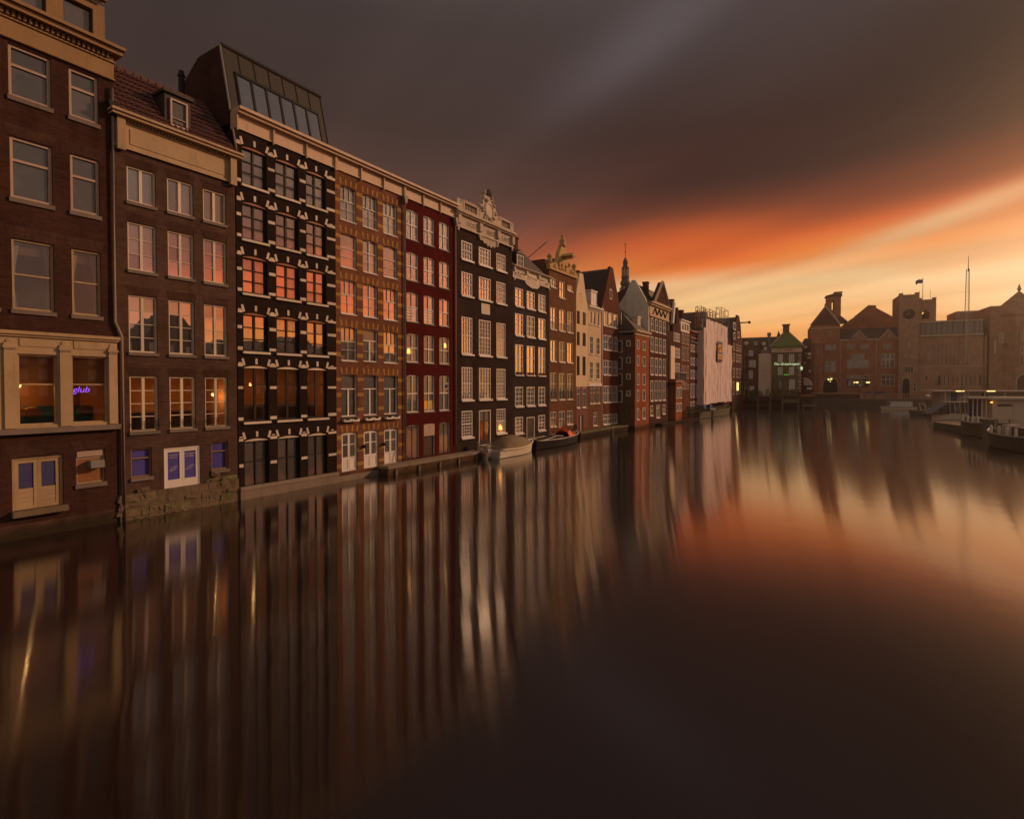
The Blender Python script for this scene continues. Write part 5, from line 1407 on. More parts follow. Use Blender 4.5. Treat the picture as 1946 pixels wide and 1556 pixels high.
# poles and guard cages on top
for (xa, xb, yt, yb) in ((1333.5, 1341, 581, 604), (1349, 1360, 587, 602), (1371, 1384, 583, 612)):
    x0, x1 = h.x(xa, 700), h.x(xb, 700); z0, z1 = h.z(xa, yb), h.z(xa, yt)
    m = MB()
    for xx in (x0, (x0 + x1) / 2, x1):
        for yy in (.1, 1.1): m.tube([(xx, yy, z0 - 3), (xx, yy, z1)], .06, 4)
    for f_ in (.98, .6, .3):
        z_ = z0 + (z1 - z0) * f_
        for yy in (.1, 1.1): m.tube([(x0, yy, z_), (x1, yy, z_)], .05, 4)
        for xx in (x0, x1): m.tube([(xx, .1, z_), (xx, 1.1, z_)], .05, 4)
    m.build('guard_cage', M['steel'], h.root)
for k in range(14): MB().ball((0, 0, 0), rag.uniform(.25, .55), .7, 7, 4).build('tarpaulin_bundle', M['canvas'], h.root, (h.x(1346 + k * 2.4, 605), .5, h.z(1346 + k * 2.4, 603 + k * .8)), True)
bx0, bx1 = h.x(1360.3, 660), h.x(1370, 660); bz1, bz0 = h.z(1361, 648), h.z(1361, 686)
bn = block('banner', M['purple'], h.root, bx0, bx1, -.32, -.28, bz0, bz1)
BW, BH = bx1 - bx0, bz1 - bz0
def bpart(n, a, b, c, d, mt='yellow', y=-.34): return MB().box(bx0 + BW * a, bx0 + BW * b, y, -.321, bz0 + BH * c, bz0 + BH * d).build(n, M[mt], h.root)
def rr(cx, cz, w_, h_, r):
    out = []
    for k in range(16):
        a = 2 * math.pi * k / 16; sx, sz = math.cos(a), math.sin(a)
        out.append((cx + (w_ / 2 - r) * (1 if sx > 0 else -1) + r * sx, cz + (h_ / 2 - r) * (1 if sz > 0 else -1) + r * sz))
    return out
em = MB().prism(rr(bx0 + BW * .5, bz0 + BH * .66, BW * .86, BH * .40, BW * .3), -.35, -.322).build('banner_emblem', M['yellow'], h.root)
bpart('emblem_bar', .35, .68, .70, .73, 'iron', -.37); bpart('emblem_bar', .60, .68, .56, .62, 'iron', -.37); bpart('emblem_bar', .35, .43, .56, .66, 'iron', -.37)
bpart('banner_line', .1, .9, .40, .415, 'white'); bpart('banner_line', .06, .92, .26, .35); bpart('banner_line', .06, .92, .12, .21)

# 18 tall gable at the end of the row
h = House('tall narrow brick warehouse gable closing the row past the wrapped scaffold', 1391.5, 1411, 700, M['brick13'], t=-.4, depth=16)
tt = far('whitish', ((.5, 1, 1), (.5, 1, 1)), 'glassr', .16, sill=False)
fill(h, [(1393, 1396), (1399.5, 1403), (1405, 1408)], 700, [(652, 665), (671, 686), (699, 717), (725, 750)], 1393, tt)
ze = h.z(1392, 655); W = h.w; zt = h.z(1402, 599)
h.shell(ze, gable=[(0, ze), (W, ze), (W * .96, ze + 2.3), (W * .86, ze + 2.4), (W * .78, zt - 2), (W * .62, zt), (W * .42, zt), (W * .12, ze + 2.4)])
gable_roof(h, ze, zt - .4, .4, 'roofbrown')
for (a, b, c, d_) in ((1393.5, 1398, 612, 626), (1394, 1397, 631, 644), (1402, 1405, 630, 642)):
    o = window(h.root, h.x(a, 620), h.x(b, 620), h.z(a, d_), h.z(a, c), style('white', .2, ((1, 1, 1),), glass='glassr')); o.location.y = -.12
MB().box(W * .72, W * .72 + .35, -2.0, .2, h.z(1404, 613), h.z(1404, 611)).ball((W * .74, -2.0, h.z(1404, 612)), .35, 1, 8, 5).build('hoist_beam', M['iron'], h.root)
block('lit_window', M['tube'], h.root, h.x(1400, 730), h.x(1402.5, 730), -.13, -.09, h.z(1400, 742), h.z(1400, 727))

# ledge and plants before houses 13 to 16
l0, l1 = ROW.hit(1234, 806)[0], ROW.hit(1336, 788)[0]
lo = thing('quay_ledge', 'low dark ledge with dry plants below the maroon warehouses', 'ledge', ROW.pt(l0, -.9), ROW.a)
MB().box(0, l1 - l0, -1.0, .6, -1.7, .35).build('ledge_wall', M['quayd'], lo)
def shrub(pos, r, hgt, label, mats=('leaf', 'dryleaf'), n=140, cat='shrub', group=None, name='shrub'):
    o = thing(name, label, cat, pos, 0, group)
    rg = random.Random(int(pos[0] * 97 + pos[1] * 13))
    for mi, mt_ in enumerate(mats):
        mb = MB()
        for k in range(n // len(mats)):
            a, rad, z_ = rg.uniform(0, 6.28), r * rg.random() ** .5, hgt * (.12 + .88 * rg.random())
            rad *= (1.1 - .6 * z_ / hgt)
            c = Vector((rad * math.cos(a), rad * math.sin(a), z_)); s_ = rg.uniform(.09, .2) * (r + .3)
            u = Vector((rg.uniform(-1, 1), rg.uniform(-1, 1), rg.uniform(-.3, 1))).normalized() * s_; v = u.orthogonal().normalized() * s_ * .5
            mb.quad(c - u, c - v, c + u, c + v)
        mb.build('foliage', M[mt_], o)
    MB().tube([(0, 0, -.05), (.05, 0, hgt * .5), (0, .05, hgt * .8)], [.05, .035, .015], 5).build('stem', M['darkwood'], o)
    return o
for k in range(6):
    s_ = l0 + (l1 - l0) * (.48 + .09 * k)
    shrub(ROW.pt(s_, -1.5, .34), .8, 2.0 - .15 * k, ['dry shrub on the dark ledge, nearest of the six', 'dry shrub on the dark ledge, second from the near end', 'dry shrub on the dark ledge, third from the near end', 'dry shrub on the dark ledge, fourth from the near end', 'dry shrub on the dark ledge, fifth from the near end', 'dry shrub on the dark ledge closest to the wrapped scaffold'][k], ('dryleaf', 'leaf'), 160, group='shrubs on the ledge')
shrub(ROW.pt(ROW.hit(1090, 830)[0], -.15, .05), .45, 1.5, 'small leafy bush at the foot of the brown house by the orange-tarped launch', ('leaf',), 120)

# ================================================================== church spire behind the row
sp = at_depth(1188, 600, 160)
o = thing('church_tower', 'slender slate church spire with open lantern and gilded vane behind the roofs', 'church tower', (sp.x, sp.y, 2.0))
zc = lambda y: at_depth(1188, y, 160).z - 2.0
mpx = 160 / FPX
def ring(name, mat, prof, seg=8): return MB().lathe([(r * mpx, zc(y)) for r, y in prof], 0, 0, seg, math.pi / 8).build(name, M[mat], o)
MB().box(-2.6, 2.6, -2.6, 2.6, -2, zc(566)).build('tower_shaft', M['brick13'], o)
ring('lower_stage', 'slate', [(9.5, 566), (9.5, 553), (9, 552), (10, 549), (10, 546), (7, 544)])
for k in range(8):
    a = math.pi / 8 + k * math.pi / 4
    MB().box(-.22, .22, -.22, .22, zc(568), zc(547)).build('column', M['sandst'], o, (9.3 * mpx * math.cos(a), 9.3 * mpx * math.sin(a), 0), rz=a)
ring('onion_dome', 'slate', [(7, 545), (9.5, 540), (9, 536), (6.5, 531), (7.5, 529), (7.5, 526), (6.5, 524)], 12)
for k in range(8):
    a = math.pi / 8 + k * math.pi / 4
    MB().box(-.16, .16, -.16, .16, zc(525), zc(510)).build('column', M['sandst'], o, (6.0 * mpx * math.cos(a), 6.0 * mpx * math.sin(a), 0), rz=a)
ring('lantern_core', 'iron', [(2.6, 526), (2.6, 510)])
ring('lantern_cap', 'slate', [(7.2, 511), (7.2, 509), (4.6, 506), (4.2, 502), (5.0, 500), (4.6, 499)], 12)
ring('upper_lantern', 'slate', [(4.3, 499), (4.6, 497), (1.2, 490), (.6, 489)])
ring('vane_rod', 'iron', [(.5, 490), (.35, 463)], 6)
MB().ball((0, 0, zc(479)), 1.5 * mpx).ball((0, 0, zc(472)), 1.0 * mpx).build('vane_ball', M['iron'], o)
MB().prism([(-1.6 * mpx, zc(467)), (1.8 * mpx, zc(467)), (1.8 * mpx, zc(462)), (.6 * mpx, zc(464.5)), (-.6 * mpx, zc(464)), (-2.4 * mpx, zc(463))], -.12, .12).build('weathercock', M['gold'], o)

# ================================================================== buildings closing the canal
EA = math.atan2(-.42, .908)
def endframe(px, Y): 
    p = at_depth(px, 735, Y); return Frame((p.x, p.y), EA)
EF = endframe(1466, 146)
LAND = 2.2
# street behind the quay
g = [EF.pt(-75, -4), EF.pt(8.5, -4), EF.pt(8.5, 6), EF.pt(85, 6), EF.pt(85, 60), EF.pt(-75, 60)]
struct(MB().hprism([(p.x, p.y) for p in g], -1.9, LAND).build('street', M['paving']))
# land behind the left row and right bank
gl = [ROW.pt(-70, 2), ROW.pt(150, 2), ROW.pt(150, 55), ROW.pt(-70, 55)]
struct(MB().hprism([(p.x, p.y) for p in gl], -1.9, 1.6).build('land', M['paving']))
gr = [ROW.pt(-70, -62), ROW.pt(-70, -112), ROW.pt(115, -112), ROW.pt(115, -62)]
struct(MB().hprism([(p.x, p.y) for p in gr], -1.9, 2.0).build('bank', M['paving']))

def E(label, xl, xr, mat, t=0.0, depth=10, yref=700, frame=None, name='corner_house', cat='house'): return House(label, xl, xr, yref, mat, t, depth, frame or EF, name, cat)
# a: dark house with sloped gable
h = E('dark brown corner house with half gable and white windows at the end of the row', 1411.5, 1441, M['brick11s'], t=1.0)
tt = far('white', ((.4, 2, 1), (.6, 2, 1)), 'glassr', .14, .08, False)
fill(h, [(1423, 1431.5)], 670, [(666, 677)], 1423, tt); fill(h, [(1423, 1437)], 690, [(684, 699)], 1423, far('sandst', ((.4, 2, 1), (.6, 2, 1)), 'glassr', .14, .12, False)); fill(h, [(1423, 1430.5)], 710, [(704, 720)], 1423, tt); fill(h, [(1424.5, 1433.5)], 737, [(734, 742)], 1424, tt)
ze = h.z(1420, 666)
h.shell(ze, 1.0, gable=[(0, ze), (h.w, ze), (h.w * .98, ze + .2), (h.w * .62, h.z(1430, 649)), (h.w * .55, h.z(1429, 645)), (0, h.z(1412, 645))])
for k in range(4): drainpipe(h.root, [(.5 + k * .05, -.2 - .1 * k, 2.3), (.5, -.2, ze)], .06, 'zincl') if k == 0 else None
for k in range(4):
    z_ = h.z(1412, 678 + 20 * k); block('fire_escape_landing', M['steel'], h.root, .1, 2.0, -.9, -.02, z_, z_ + .12)
MB().ball((h.w * .22, -.3, h.z(1417, 653)), .6, .9, 10, 6).build('round_sign', M['whitish'], h.root)
block('door', M['whitish'], h.root, .3, 1.6, -.1, -.02, LAND, h.z(1412, 737)); block('door_leaf', M['darkwood'], h.root, .45, 1.45, -.13, -.101, LAND, h.z(1412, 739))
# b: roof row behind
h = E('long low house with dormers and dark roof behind the cream clad block', 1405, 1475, M['brick13'], t=12, depth=9)
ze = h.z(1420, 668); h.shell(ze, 1.0)
mb = MB(); zr = h.z(1440, 641, 4); mb.v += [(0, 0, ze), (h.w, 0, ze), (h.w, 4, zr), (0, 4, zr), (0, 9, ze), (h.w, 9, ze)]
mb.f += [(0, 1, 2, 3), (3, 2, 5, 4), (0, 3, 4), (1, 5, 2), (4, 5, 1, 0)]; mb.build('roof', M['roofbrown'], h.root)
for px in (1432, 1448):
    a, b = h.x(px, 655), h.x(px + 8, 655)
    d = MB().box(a, b, .2, 3, h.z(px, 657), h.z(px, 649)).build('dormer', M['cream2'], h.root)
    block('pane', M['glassc'], d, a + .25, b - .25, .12, .195, h.z(px, 656), h.z(px, 651))
MB().prism([(h.w * .88, ze), (h.w * 1.25, ze), (h.w * 1.06, h.z(1478, 629, 4))], 2, 8).build('cross_gable', M['brick13'], h.root)
# c: cream clad block
h = E('windowless cream clad block with roof machinery between two dark houses', 1441.5, 1466, M['panelcream'], t=-.2, name='clad_block')
ze = h.z(1442, 672); h.shell(ze, 1.0)
for k in range(9): block('cladding_seam', M['panelcream'], h.root, .4, h.w - .1, -.03, -.002, ze - 1.2 - k * 1.2, ze - 1.14 - k * 1.2)
for z_, zz2 in ((702, 703.3), (706, 707.5), (713, 714.5)): block('vent_slot', M['sandst'], h.root, h.x(1449, 705), h.x(1457, 705), -.06, -.031, h.z(1449, zz2), h.z(1449, z_))
MB().box(.6, h.w - .3, .6, 4, ze, ze + .9).box(1.2, 2.2, .3, 2, ze + .9, ze + 1.7).build('roof_machinery', M['zincl'], h.root)
MB().box(h.w * .42, h.w * .62, .2, 1.2, ze + .9, ze + 1.8).build('white_unit', M['white'], h.root)
MB().lathe([(.18, 0), (.18, h.z(1461, 640) - ze), (.42, h.z(1461, 639) - ze), (.42, h.z(1461, 636.5) - ze), (.5, h.z(1461, 636) - ze), (.45, h.z(1461, 632) - ze), (.1, h.z(1461, 631.5) - ze)], h.w * .80, .6, 10).build('flue', M['zincl'], h.root, (0, 0, ze))
# d: green-lit corner house
h = E('green-brown pub house with tall hipped roof, lettered cornice and script sign', 1466.5, 1523, M['greenbrick'], t=-.6)
GH = h
tt = style('white', .22, ((.34, 2, 1), (.66, 2, 2)), .16, mt=.12, glass='glassr', y=.0)
xs = fill(h, [(1478.3, 1487.5), (1499.5, 1509)], 690, [(673.5, 688), (698, 712.5)], 1478.5, tt)
fill(h, [(1500, 1510)], 730, [(721, 740)], 1500, style('white', .22, ((.25, 2, 1), (.75, 2, 3)), .16, mt=.12, glass='glassr', y=.0))
fill(h, [(1478.3, 1487.5)], 730, [(722, 742)], 1478.5, far('iron', ((1, 2, 1),), 'glassd', .2, .1, False))
ze = h.z(1467, 670)
h.shell(ze, 1.0)
block('lettered_frieze', M['panelcream'], h.root, -.1, h.w + .1, -.15, .3, ze, h.z(1467, 661.5))
profile(MB(), 0, h.w, [(h.z(1467, 661.5), h.z(1467, 659), .5)]).build('cornice', M['greenp'], h.root)
text_mesh('lettering', 'JCK  WAEC.', .78, M['darkwood'], h.root, (h.w * .48, -.16, ze + .28), .02, 0, 1.05)
zf = h.z(1467, 659); zr = h.z(1493, 631, 3.5)
mb = MB(); mb.v += [(-.5, -.6, zf), (h.w + .5, -.6, zf), (h.w + .5, 8, zf), (-.5, 8, zf), (h.w * .42, 3.2, zr), (h.w * .58, 3.2, zr), (h.w * .58, 4.4, zr), (h.w * .42, 4.4, zr)]
mb.f += [(0, 1, 5, 4), (1, 2, 6, 5), (2, 3, 7, 6), (3, 0, 4, 7), (4, 5, 6, 7), (3, 2, 1, 0)]
mb.build('roof', M['greenp'], h.root)
for a, b in ((0, 4), (1, 5)): MB().tube([mb.v[a], mb.v[b]], .16, 5).build('hip_ridge', M['sandst'], h.root)
MB().box(h.w * .38, h.w * .60, 3.0, 4.4, zr - 1.2, h.z(1492, 618, 3)).box(h.w * .35, h.w * .63, 2.8, 4.6, h.z(1492, 618, 3), h.z(1492, 616, 3)).build('chimney', M['greenbrick'], h.root)
text_mesh('neon_sign', 'The Grasshopper', .86, M['neonw'], h.root, (h.w * .50, -.25, h.z(1473, 694)), .03, .35, 1.0)
block('green_panel', M['greenp'], h.root, h.x(1489, 700), h.x(1499, 700), -.06, -.002, h.z(1489, 714), h.z(1489, 698)); block('green_neon_bar', M['neong'], h.root, h.x(1489, 712), h.x(1499, 712), -.1, -.061, h.z(1489, 712.2), h.z(1489, 711.6))
block('hanging_sign', M['neonw'], h.root, h.w * .97, h.w * 1.03, -1.0, -.3, h.z(1518, 703), h.z(1518, 697))
for k in range(12): block('quoin', M['sandst'], h.root, h.w - .55 - (.25 if k % 2 else 0), h.w + .02, -.04, .02, h.z(1520, 745) + k * .85, h.z(1520, 745) + k * .85 + .42)
# e: dark alley house with signs and awning
h = E('dark alley house hung with small signs and a striped awning next to the exchange', 1524.5, 1541, M['brick13'], t=4, depth=14)
ze = h.z(1525, 657); h.shell(ze, 1.0)
mb = MB().prism([(-.2, ze), (h.w, ze), (h.w, ze + 1.6), (.6, ze + 2.0)], 0, 10); mb.build('roof', M['roofred'], h.root)
for k, (px, py, w_, mt_) in enumerate(((1528, 660, 5, 'whitish'), (1530, 672, 4, 'zincl'), (1536, 672.5, 4, 'white'), (1534, 680, 7, 'sandst'), (1528, 690, 2.5, 'sandst'), (1537, 705, 3, 'white'), (1533, 738, 9, 'white'))):
    a = h.x(px, py); block('small_sign', M[mt_], h.root, a, a + w_ * .13, -.9, -.2, h.z(px, py + 2), h.z(px, py - 2))
MB().lathe([(.35, 0), (.35, .15)], 0, 0, 12).build('round_sign', M['white'], h.root, (h.x(1537.5, 673), -1.0, h.z(1537, 673))).rotation_euler = (R(90), 0, 0)
aw = link('awning', MB().mesh('awning', M['iron']), h.root, (h.w * .15, -.1, h.z(1530, 733)))
for k in range(9):
    r0, r1 = 2.2 * k / 9 + .15, 2.2 * (k + 1) / 9 + .15
    mb = MB(); N = 8
    poly = [(r1 * math.cos(math.pi / 2 * q / N), r1 * math.sin(math.pi / 2 * q / N)) for q in range(N + 1)] + [(r0 * math.cos(math.pi / 2 * q / N), r0 * math.sin(math.pi / 2 * q / N)) for q in range(N, -1, -1)]
    for q in range(N):
        a, b, c, d = poly[q], poly[q + 1], poly[2 * N - q], poly[2 * N + 1 - q]
        y_ = -1.6 + .10 * k
        mb.quad((a[0], y_, a[1]), (d[0], y_ - .1, d[1]), (c[0], y_ - .1, c[1]), (b[0], y_, b[1])); mb.quad((a[0], y_, a[1]), (b[0], y_, b[1]), (b[0], 0, b[1]), (a[0], 0, a[1]))
    mb.build('awning_stripe', M['whitish' if k % 2 else 'iron'], aw)

# jetty terrace at the corner
p0 = at_depth(1416, 735, 138); JF = Frame((p0.x, p0.y), R(-10))
jw = JF.hit(1547, 760)[0]
jt = thing('jetty_terrace', 'dark timber terrace on posts in front of the green-brown pub', 'terrace', JF.pt(0, 0), R(-10))
zd = JF.hit(1480, 753)[1]; zl = JF.hit(1480, 761)[1]
MB().box(0, jw, 0, 9, zl, zd).build('deck', M['darkwood'], jt)
MB().box(0, jw, 2.5, 9, -1.5, zl - .01).build('back_wall', M['quayd'], jt)
for k, px in enumerate((1440, 1463, 1486, 1517, 1526, 1549)):
    x_, _ = JF.hit(px, 765)
    block('post', M['wood'], jt, x_ - .16, x_ + .16, -.35, -.02, -1.5, zd - (.25 if k < 4 else 1.2) + (1.0 if k == 1 else 0))
block('beam', M['moss'], jt, JF.hit(1488, 765)[0], JF.hit(1516, 765)[0], -.2, -.03, zl - .6, zl + .35)
block('rail', M['steel'], jt, JF.hit(1526, 765)[0], JF.hit(1549, 765)[0], -.35, -.2, JF.hit(1526, 771)[1], JF.hit(1526, 769)[1])
block('planter', M['rustwood'], jt, JF.hit(1522, 765)[0], jw + .2, -.1, .5, zd + .002, zd + .45)
for k in range(9):
    px = 1422 + k * 12.5
    x_ = JF.hit(px, 750)[0]
    shrub(JF.pt(x_, .6 + (k % 3) * .4, zd), .85, 1.3 + .5 * (k % 2), ['dark hedge plant at the row end of the timber terrace', 'dark hedge plant second from the row end of the timber terrace', 'dark hedge plant before the left edge of the cream clad block', 'mixed dry plant before the middle of the cream clad block', 'dark hedge plant before the left corner of the green-brown pub', 'dark hedge plant under the left windows of the green-brown pub', 'mixed dry plant under the script sign of the green-brown pub', 'dark hedge plant below the right windows of the green-brown pub', 'dark hedge plant at the awning end of the timber terrace'][k], ('leaf', 'dryleaf') if k in (3, 6) else ('leaf',), 110, group='plants on the terrace')

# ================================================================== the exchange building
p0 = at_depth(1540, 735, 164); BF = Frame((p0.x, p0.y), EA)
ex = thing('exchange_building', 'large red brick exchange building with clock tower and bell tower across the water', 'exchange', BF.pt(0, 0), EA)
def bx(px, py=690, dy=0.0): return BF.hit(px, py, dy)[0]
def bz(px, py, dy=0.0): return BF.hit(px, py, dy)[1]
def exw(px0, px1, py0, py1, nc, rows=1, y=0.0, fr='sandst', arch=False, ft=.16, mt=.16, glass='glassd'):
    a, b = bx(px0, py0, y), bx(px1, py0, y); z0, z1 = bz(px0, py1, y), bz(px0, py0, y)
    rws = ((1, nc, 1),) if rows == 1 else ((.4, nc, 1), (.6, nc, 1)) if rows == 2 else tuple((1 / rows, nc, 1) for _ in range(rows))
    o = window(ex, a, b, z0, z1, style(fr, ft, rws, .2, mt=mt, glass=glass, y=.0)); o.location.y = y - .14
    return o
# walls: each block a part
def exblock(name, mat, px0, px1, pyt, y0, y1, pyt_ref=None, base=LAND - .3):
    z1 = bz(pyt_ref or px0, pyt, y0)
    o = MB().box(bx(px0, 690, y0), bx(px1, 690, y0), y0, y1, base, z1).build(name, M[mat], ex); return z1
zp = exblock('pavilion', 'exbrick', 1540, 1596, 619, 0, 14)
a, b = bx(1540), bx(1596)
MB().prism([(a, zp + .003), (b, zp + .003), ((a + b) / 2 - .1, bz(1567, 584))], -.05, 14).build('pavilion_gable', M['roofred'], ex)
for sx, xa in ((0, a), (1, b)): MB().tube([(xa, -.1, zp), ((a + b) / 2, -.1, bz(1567, 584) + .1)], .28, 4).build('gable_coping', M['sandst' if sx else 'exbrick'], ex)
MB().lathe([(.2, 0), (.35, .6), (.1, 1.2)], (a + b) / 2, -.1, 8).build('finial', M['exbrick'], ex, (0, 0, bz(1567, 584)))
block('band_course', M['sandst'], ex, a, b, -.06, .0, zp - 1.0, zp - .7)
# corner turret
tx = bx(1551); tz = bz(1551, 655, -1)
MB().lathe([(1.75, LAND - .3), (1.75, tz), (2.0, tz + .1), (2.0, tz + .4), (.1, bz(1551, 638, -1))], tx, -.6, 8, math.pi / 8).build('corner_turret', M['exbrick'], ex)
for z_ in (666, 692, 704): block('pane', M['glassd'], ex, tx - .25, tx + .25, -2.28, -2.20, bz(1551, z_ + 5, -2), bz(1551, z_, -2))
# bell-cote tower above
ya = 6.0
z0, z1 = bz(1572, 615, ya), bz(1572, 564, ya); a, b = bx(1571, 590, ya), bx(1598, 590, ya)
mb = holed(MB(), a, b, z0, z1, [(a + (b - a) * .35, a + (b - a) * .52, bz(1580, 589, ya), bz(1580, 572, ya))], ya, 4)
mb.quad((a, ya + 4, z0), (a, ya, z0), (a, ya, z1), (a, ya + 4, z1)).quad((b, ya, z0), (b, ya + 4, z0), (b, ya + 4, z1), (b, ya, z1)).quad((a, ya, z1), (b, ya, z1), (b, ya + 4, z1), (a, ya + 4, z1))
mb.build('chimney_tower', M['exbrick'], ex)
MB().prism([(a - .3, z1), (b + .3, z1), (b + .3, z1 + .5), ((a + b) / 2 + .6, bz(1585, 557, ya)), (a - .3, z1 + .3)], ya - .3, ya + 4.3).build('chimney_tower_roof', M['roofred'], ex)
MB().box(b - 1.6, b + .2, ya + .3, ya + 2.5, z1, bz(1595, 556, ya)).box(b - 1.8, b + .4, ya + .1, ya + 2.7, bz(1595, 556, ya), bz(1595, 554, ya)).build('chimney', M['exbrick'], ex)
MB().lathe([(2.6, bz(1595, 614, 4)), (.4, bz(1597, 600, 4))], bx(1597, 610, 4), 5, 8).build('stair_cone', M['roofred'], ex)
# central wing
zw = exblock('central_wing', 'exbrick', 1596.3, 1707, 645, .5, 12)
a, b = bx(1596.3, 690, .5), bx(1707, 690, .5)
zr = bz(1600, 625, 2)
mb = MB(); mb.v += [(a, .3, zw), (b, .3, zw), (b, 3.2, zr), (a, 3.2, zr), (a, 12, zr), (b, 12, zr), (a, 12, zw), (b, 12, zw)]
mb.f += [(0, 1, 2, 3), (3, 2, 5, 4), (4, 5, 7, 6), (0, 3, 4, 6), (1, 7, 5, 2), (6, 7, 1, 0)]; mb.build('wing_roof', M['roof'], ex)
block('eaves_cornice', M['sandst'], ex, a, b, .25, .499, zw - .5, zw - .1)
for px in (1632, 1688):
    c = bx(px, 640, .3); MB().prism([(c - 2.0, zw - .3), (c + 2.0, zw - .3), (c, zw + 2.2)], .1, 1.5).build('gablet', M['exbrick'], ex)
    for s_ in (-1, 1): MB().tube([(c + s_ * 2.1, .08, zw - .3), (c, .08, zw + 2.35)], .14, 4).build('gable_coping', M['sandst'], ex)
    block('pane', M['glassd'], ex, c - .25, c + .25, .04, .099, zw + .1, zw + 1.1)
# big hall gable behind
yh = 13
MB().prism([(bx(1603, 614, yh), bz(1606, 625, yh)), (bx(1707, 605, yh), bz(1606, 625, yh)), (bx(1705, 605, yh), bz(1705, 606, yh)), (bx(1665, 585, yh), bz(1664, 585, yh)), (bx(1665, 585, yh), bz(1664, 580, yh)), (bx(1650, 585, yh), bz(1650, 580, yh)), (bx(1650, 585, yh), bz(1650, 585, yh)), (bx(1606, 614, yh), bz(1606, 614, yh))], yh, yh + 30).build('hall_gable', M['exbrick'], ex)
# clock tower
zt = exblock('clock_tower', 'exbrick2', 1707.2, 1745, 561, -.3, 9)
a, b = bx(1707.2, 690, -.3), bx(1745, 690, -.3)
for q in (a, b - .9): block('corner_merlon', M['exbrick2'], ex, q, q + .9, -.32, .6, zt + .003, zt + .5)
c = bx(1727.5, 597, -.3); zc_ = bz(1727.5, 597, -.3)
MB().lathe([(1.35, 0), (1.35, .18), (1.15, .2), (1.15, .1), (.02, .12)], 0, 0, 24).build('clock_face', M['iron'], ex, (c, -.3, zc_)).rotation_euler = (R(90), 0, 0)
ckf = ex.children[-1]
block('clock_hand', M['gold'], ex, c - .05, c + .05, -.56, -.52, zc_, zc_ + .85); block('clock_hand', M['gold'], ex, c - .7, c, -.60, -.565, zc_ - .05, zc_ + .05)
# bell tower
yb_ = 3.0
z0, z1 = bz(1746, 640, yb_), bz(1746, 570, yb_); a, b = bx(1745, 590, yb_), bx(1779, 590, yb_)
oa, ob, oz0, oz1 = bx(1752, 600, yb_), bx(1765.5, 600, yb_), bz(1752, 606, yb_), bz(1752, 589, yb_)
mb = holed(MB(), a, b, LAND, z1, [(oa, ob, oz0, oz1, (oz1 - oz0) * .35)], yb_, 4.5)
mb.quad((b, yb_, LAND), (b, yb_ + 4.5, LAND), (b, yb_ + 4.5, z1), (b, yb_, z1)).quad((a, yb_, z1), (b, yb_, z1), (b, yb_ + 4.5, z1), (a, yb_ + 4.5, z1)).quad((a, yb_ + 4.5, LAND), (a, yb_, LAND), (a, yb_, z1), (a, yb_ + 4.5, z1))
holed(mb, a, b, LAND, z1, [(oa, ob, oz0, oz1)], yb_ + 4.5, .0)
mb.build('bell_tower', M['exbrick2'], ex)
MB().lathe([(.95, 0), (.8, .3), (.55, 1.0), (.3, 1.35), (.05, 1.5), (.05, 2.4)], (oa + ob) / 2, yb_ + 1.5, 12).build('bell', M['iron'], ex, (0, 0, oz0 + .2), True)
for q in (a, b - .8): block('corner_merlon', M['exbrick2'], ex, q, q + .8, yb_ - .02, yb_ + .8, z1 + .003, z1 + .5)
fx = bx(1757, 550, yb_)
MB().tube([(fx, yb_ + 2, z1), (fx, yb_ + 2, bz(1757, 525, yb_))], [.09, .05], 6).build('flagpole', M['white'], ex)
for px in (1749, 1770): MB().tube([(bx(px, 560, yb_), yb_ + 1, z1), (bx(px, 560, yb_), yb_ + 1, bz(px, 551, yb_))], .04, 4).build('antenna', M['iron'], ex)
mb = MB(); N = 8
fz1, fz0 = bz(1757, 527.5, yb_), bz(1757, 535, yb_); fw = fx - bx(1743.5, 530, yb_)
for k in range(N + 1):
    for q in range(3): mb.v.append((fx - fw * k / N, yb_ + 2 + .18 * math.sin(k * 1.1), fz0 + (fz1 - fz0) * q / 2 - .35 * (k / N) - .1 * math.sin(k)))
for k in range(N):
    for q in range(2): i = k * 3 + q; mb.f.append((i, i + 3, i + 4, i + 1))
fl = mb.build('flag', M['purple'], None, smooth=True); fl.location = ex.location; fl.rotation_euler = ex.rotation_euler
tag(fl, 'small dark flag flying left from the pole on the bell tower', 'flag')
# long glazed wing
yl = 1.0
zl_ = exblock('long_wing', 'exbrick2', 1745.2, 1868, 640, yl, 14)
a, b = bx(1745.2, 690, yl), bx(1868, 690, yl)
zg1 = bz(1746, 614, yl + 1)
MB().prism([(a, zl_ + .5), (b, zl_ + .5), (b, zg1), (a, zg1)], yl + .6, 13).build('zinc_attic', M['zincl'], ex)
for k in range(12): block('standing_seam', M['zinc'], ex, a + (b - a) * (k + .5) / 12 - .05, a + (b - a) * (k + .5) / 12 + .05, yl + .53, yl + .599, zl_ + .6, zg1 - .2)
block('eaves_cornice', M['sandst'], ex, a, b, yl - .5, yl + .6, zl_ + .003, zl_ + .35); block('attic_cap', M['sandst'], ex, a, b, yl + .2, 13.2, zg1 + .003, zg1 + .35)
exblock('rear_block', 'exbrick2', 1816, 1876, 592, 14.5, 24)
exblock('stair_block', 'exbrick2', 1880, 1916, 582, 3, 14)
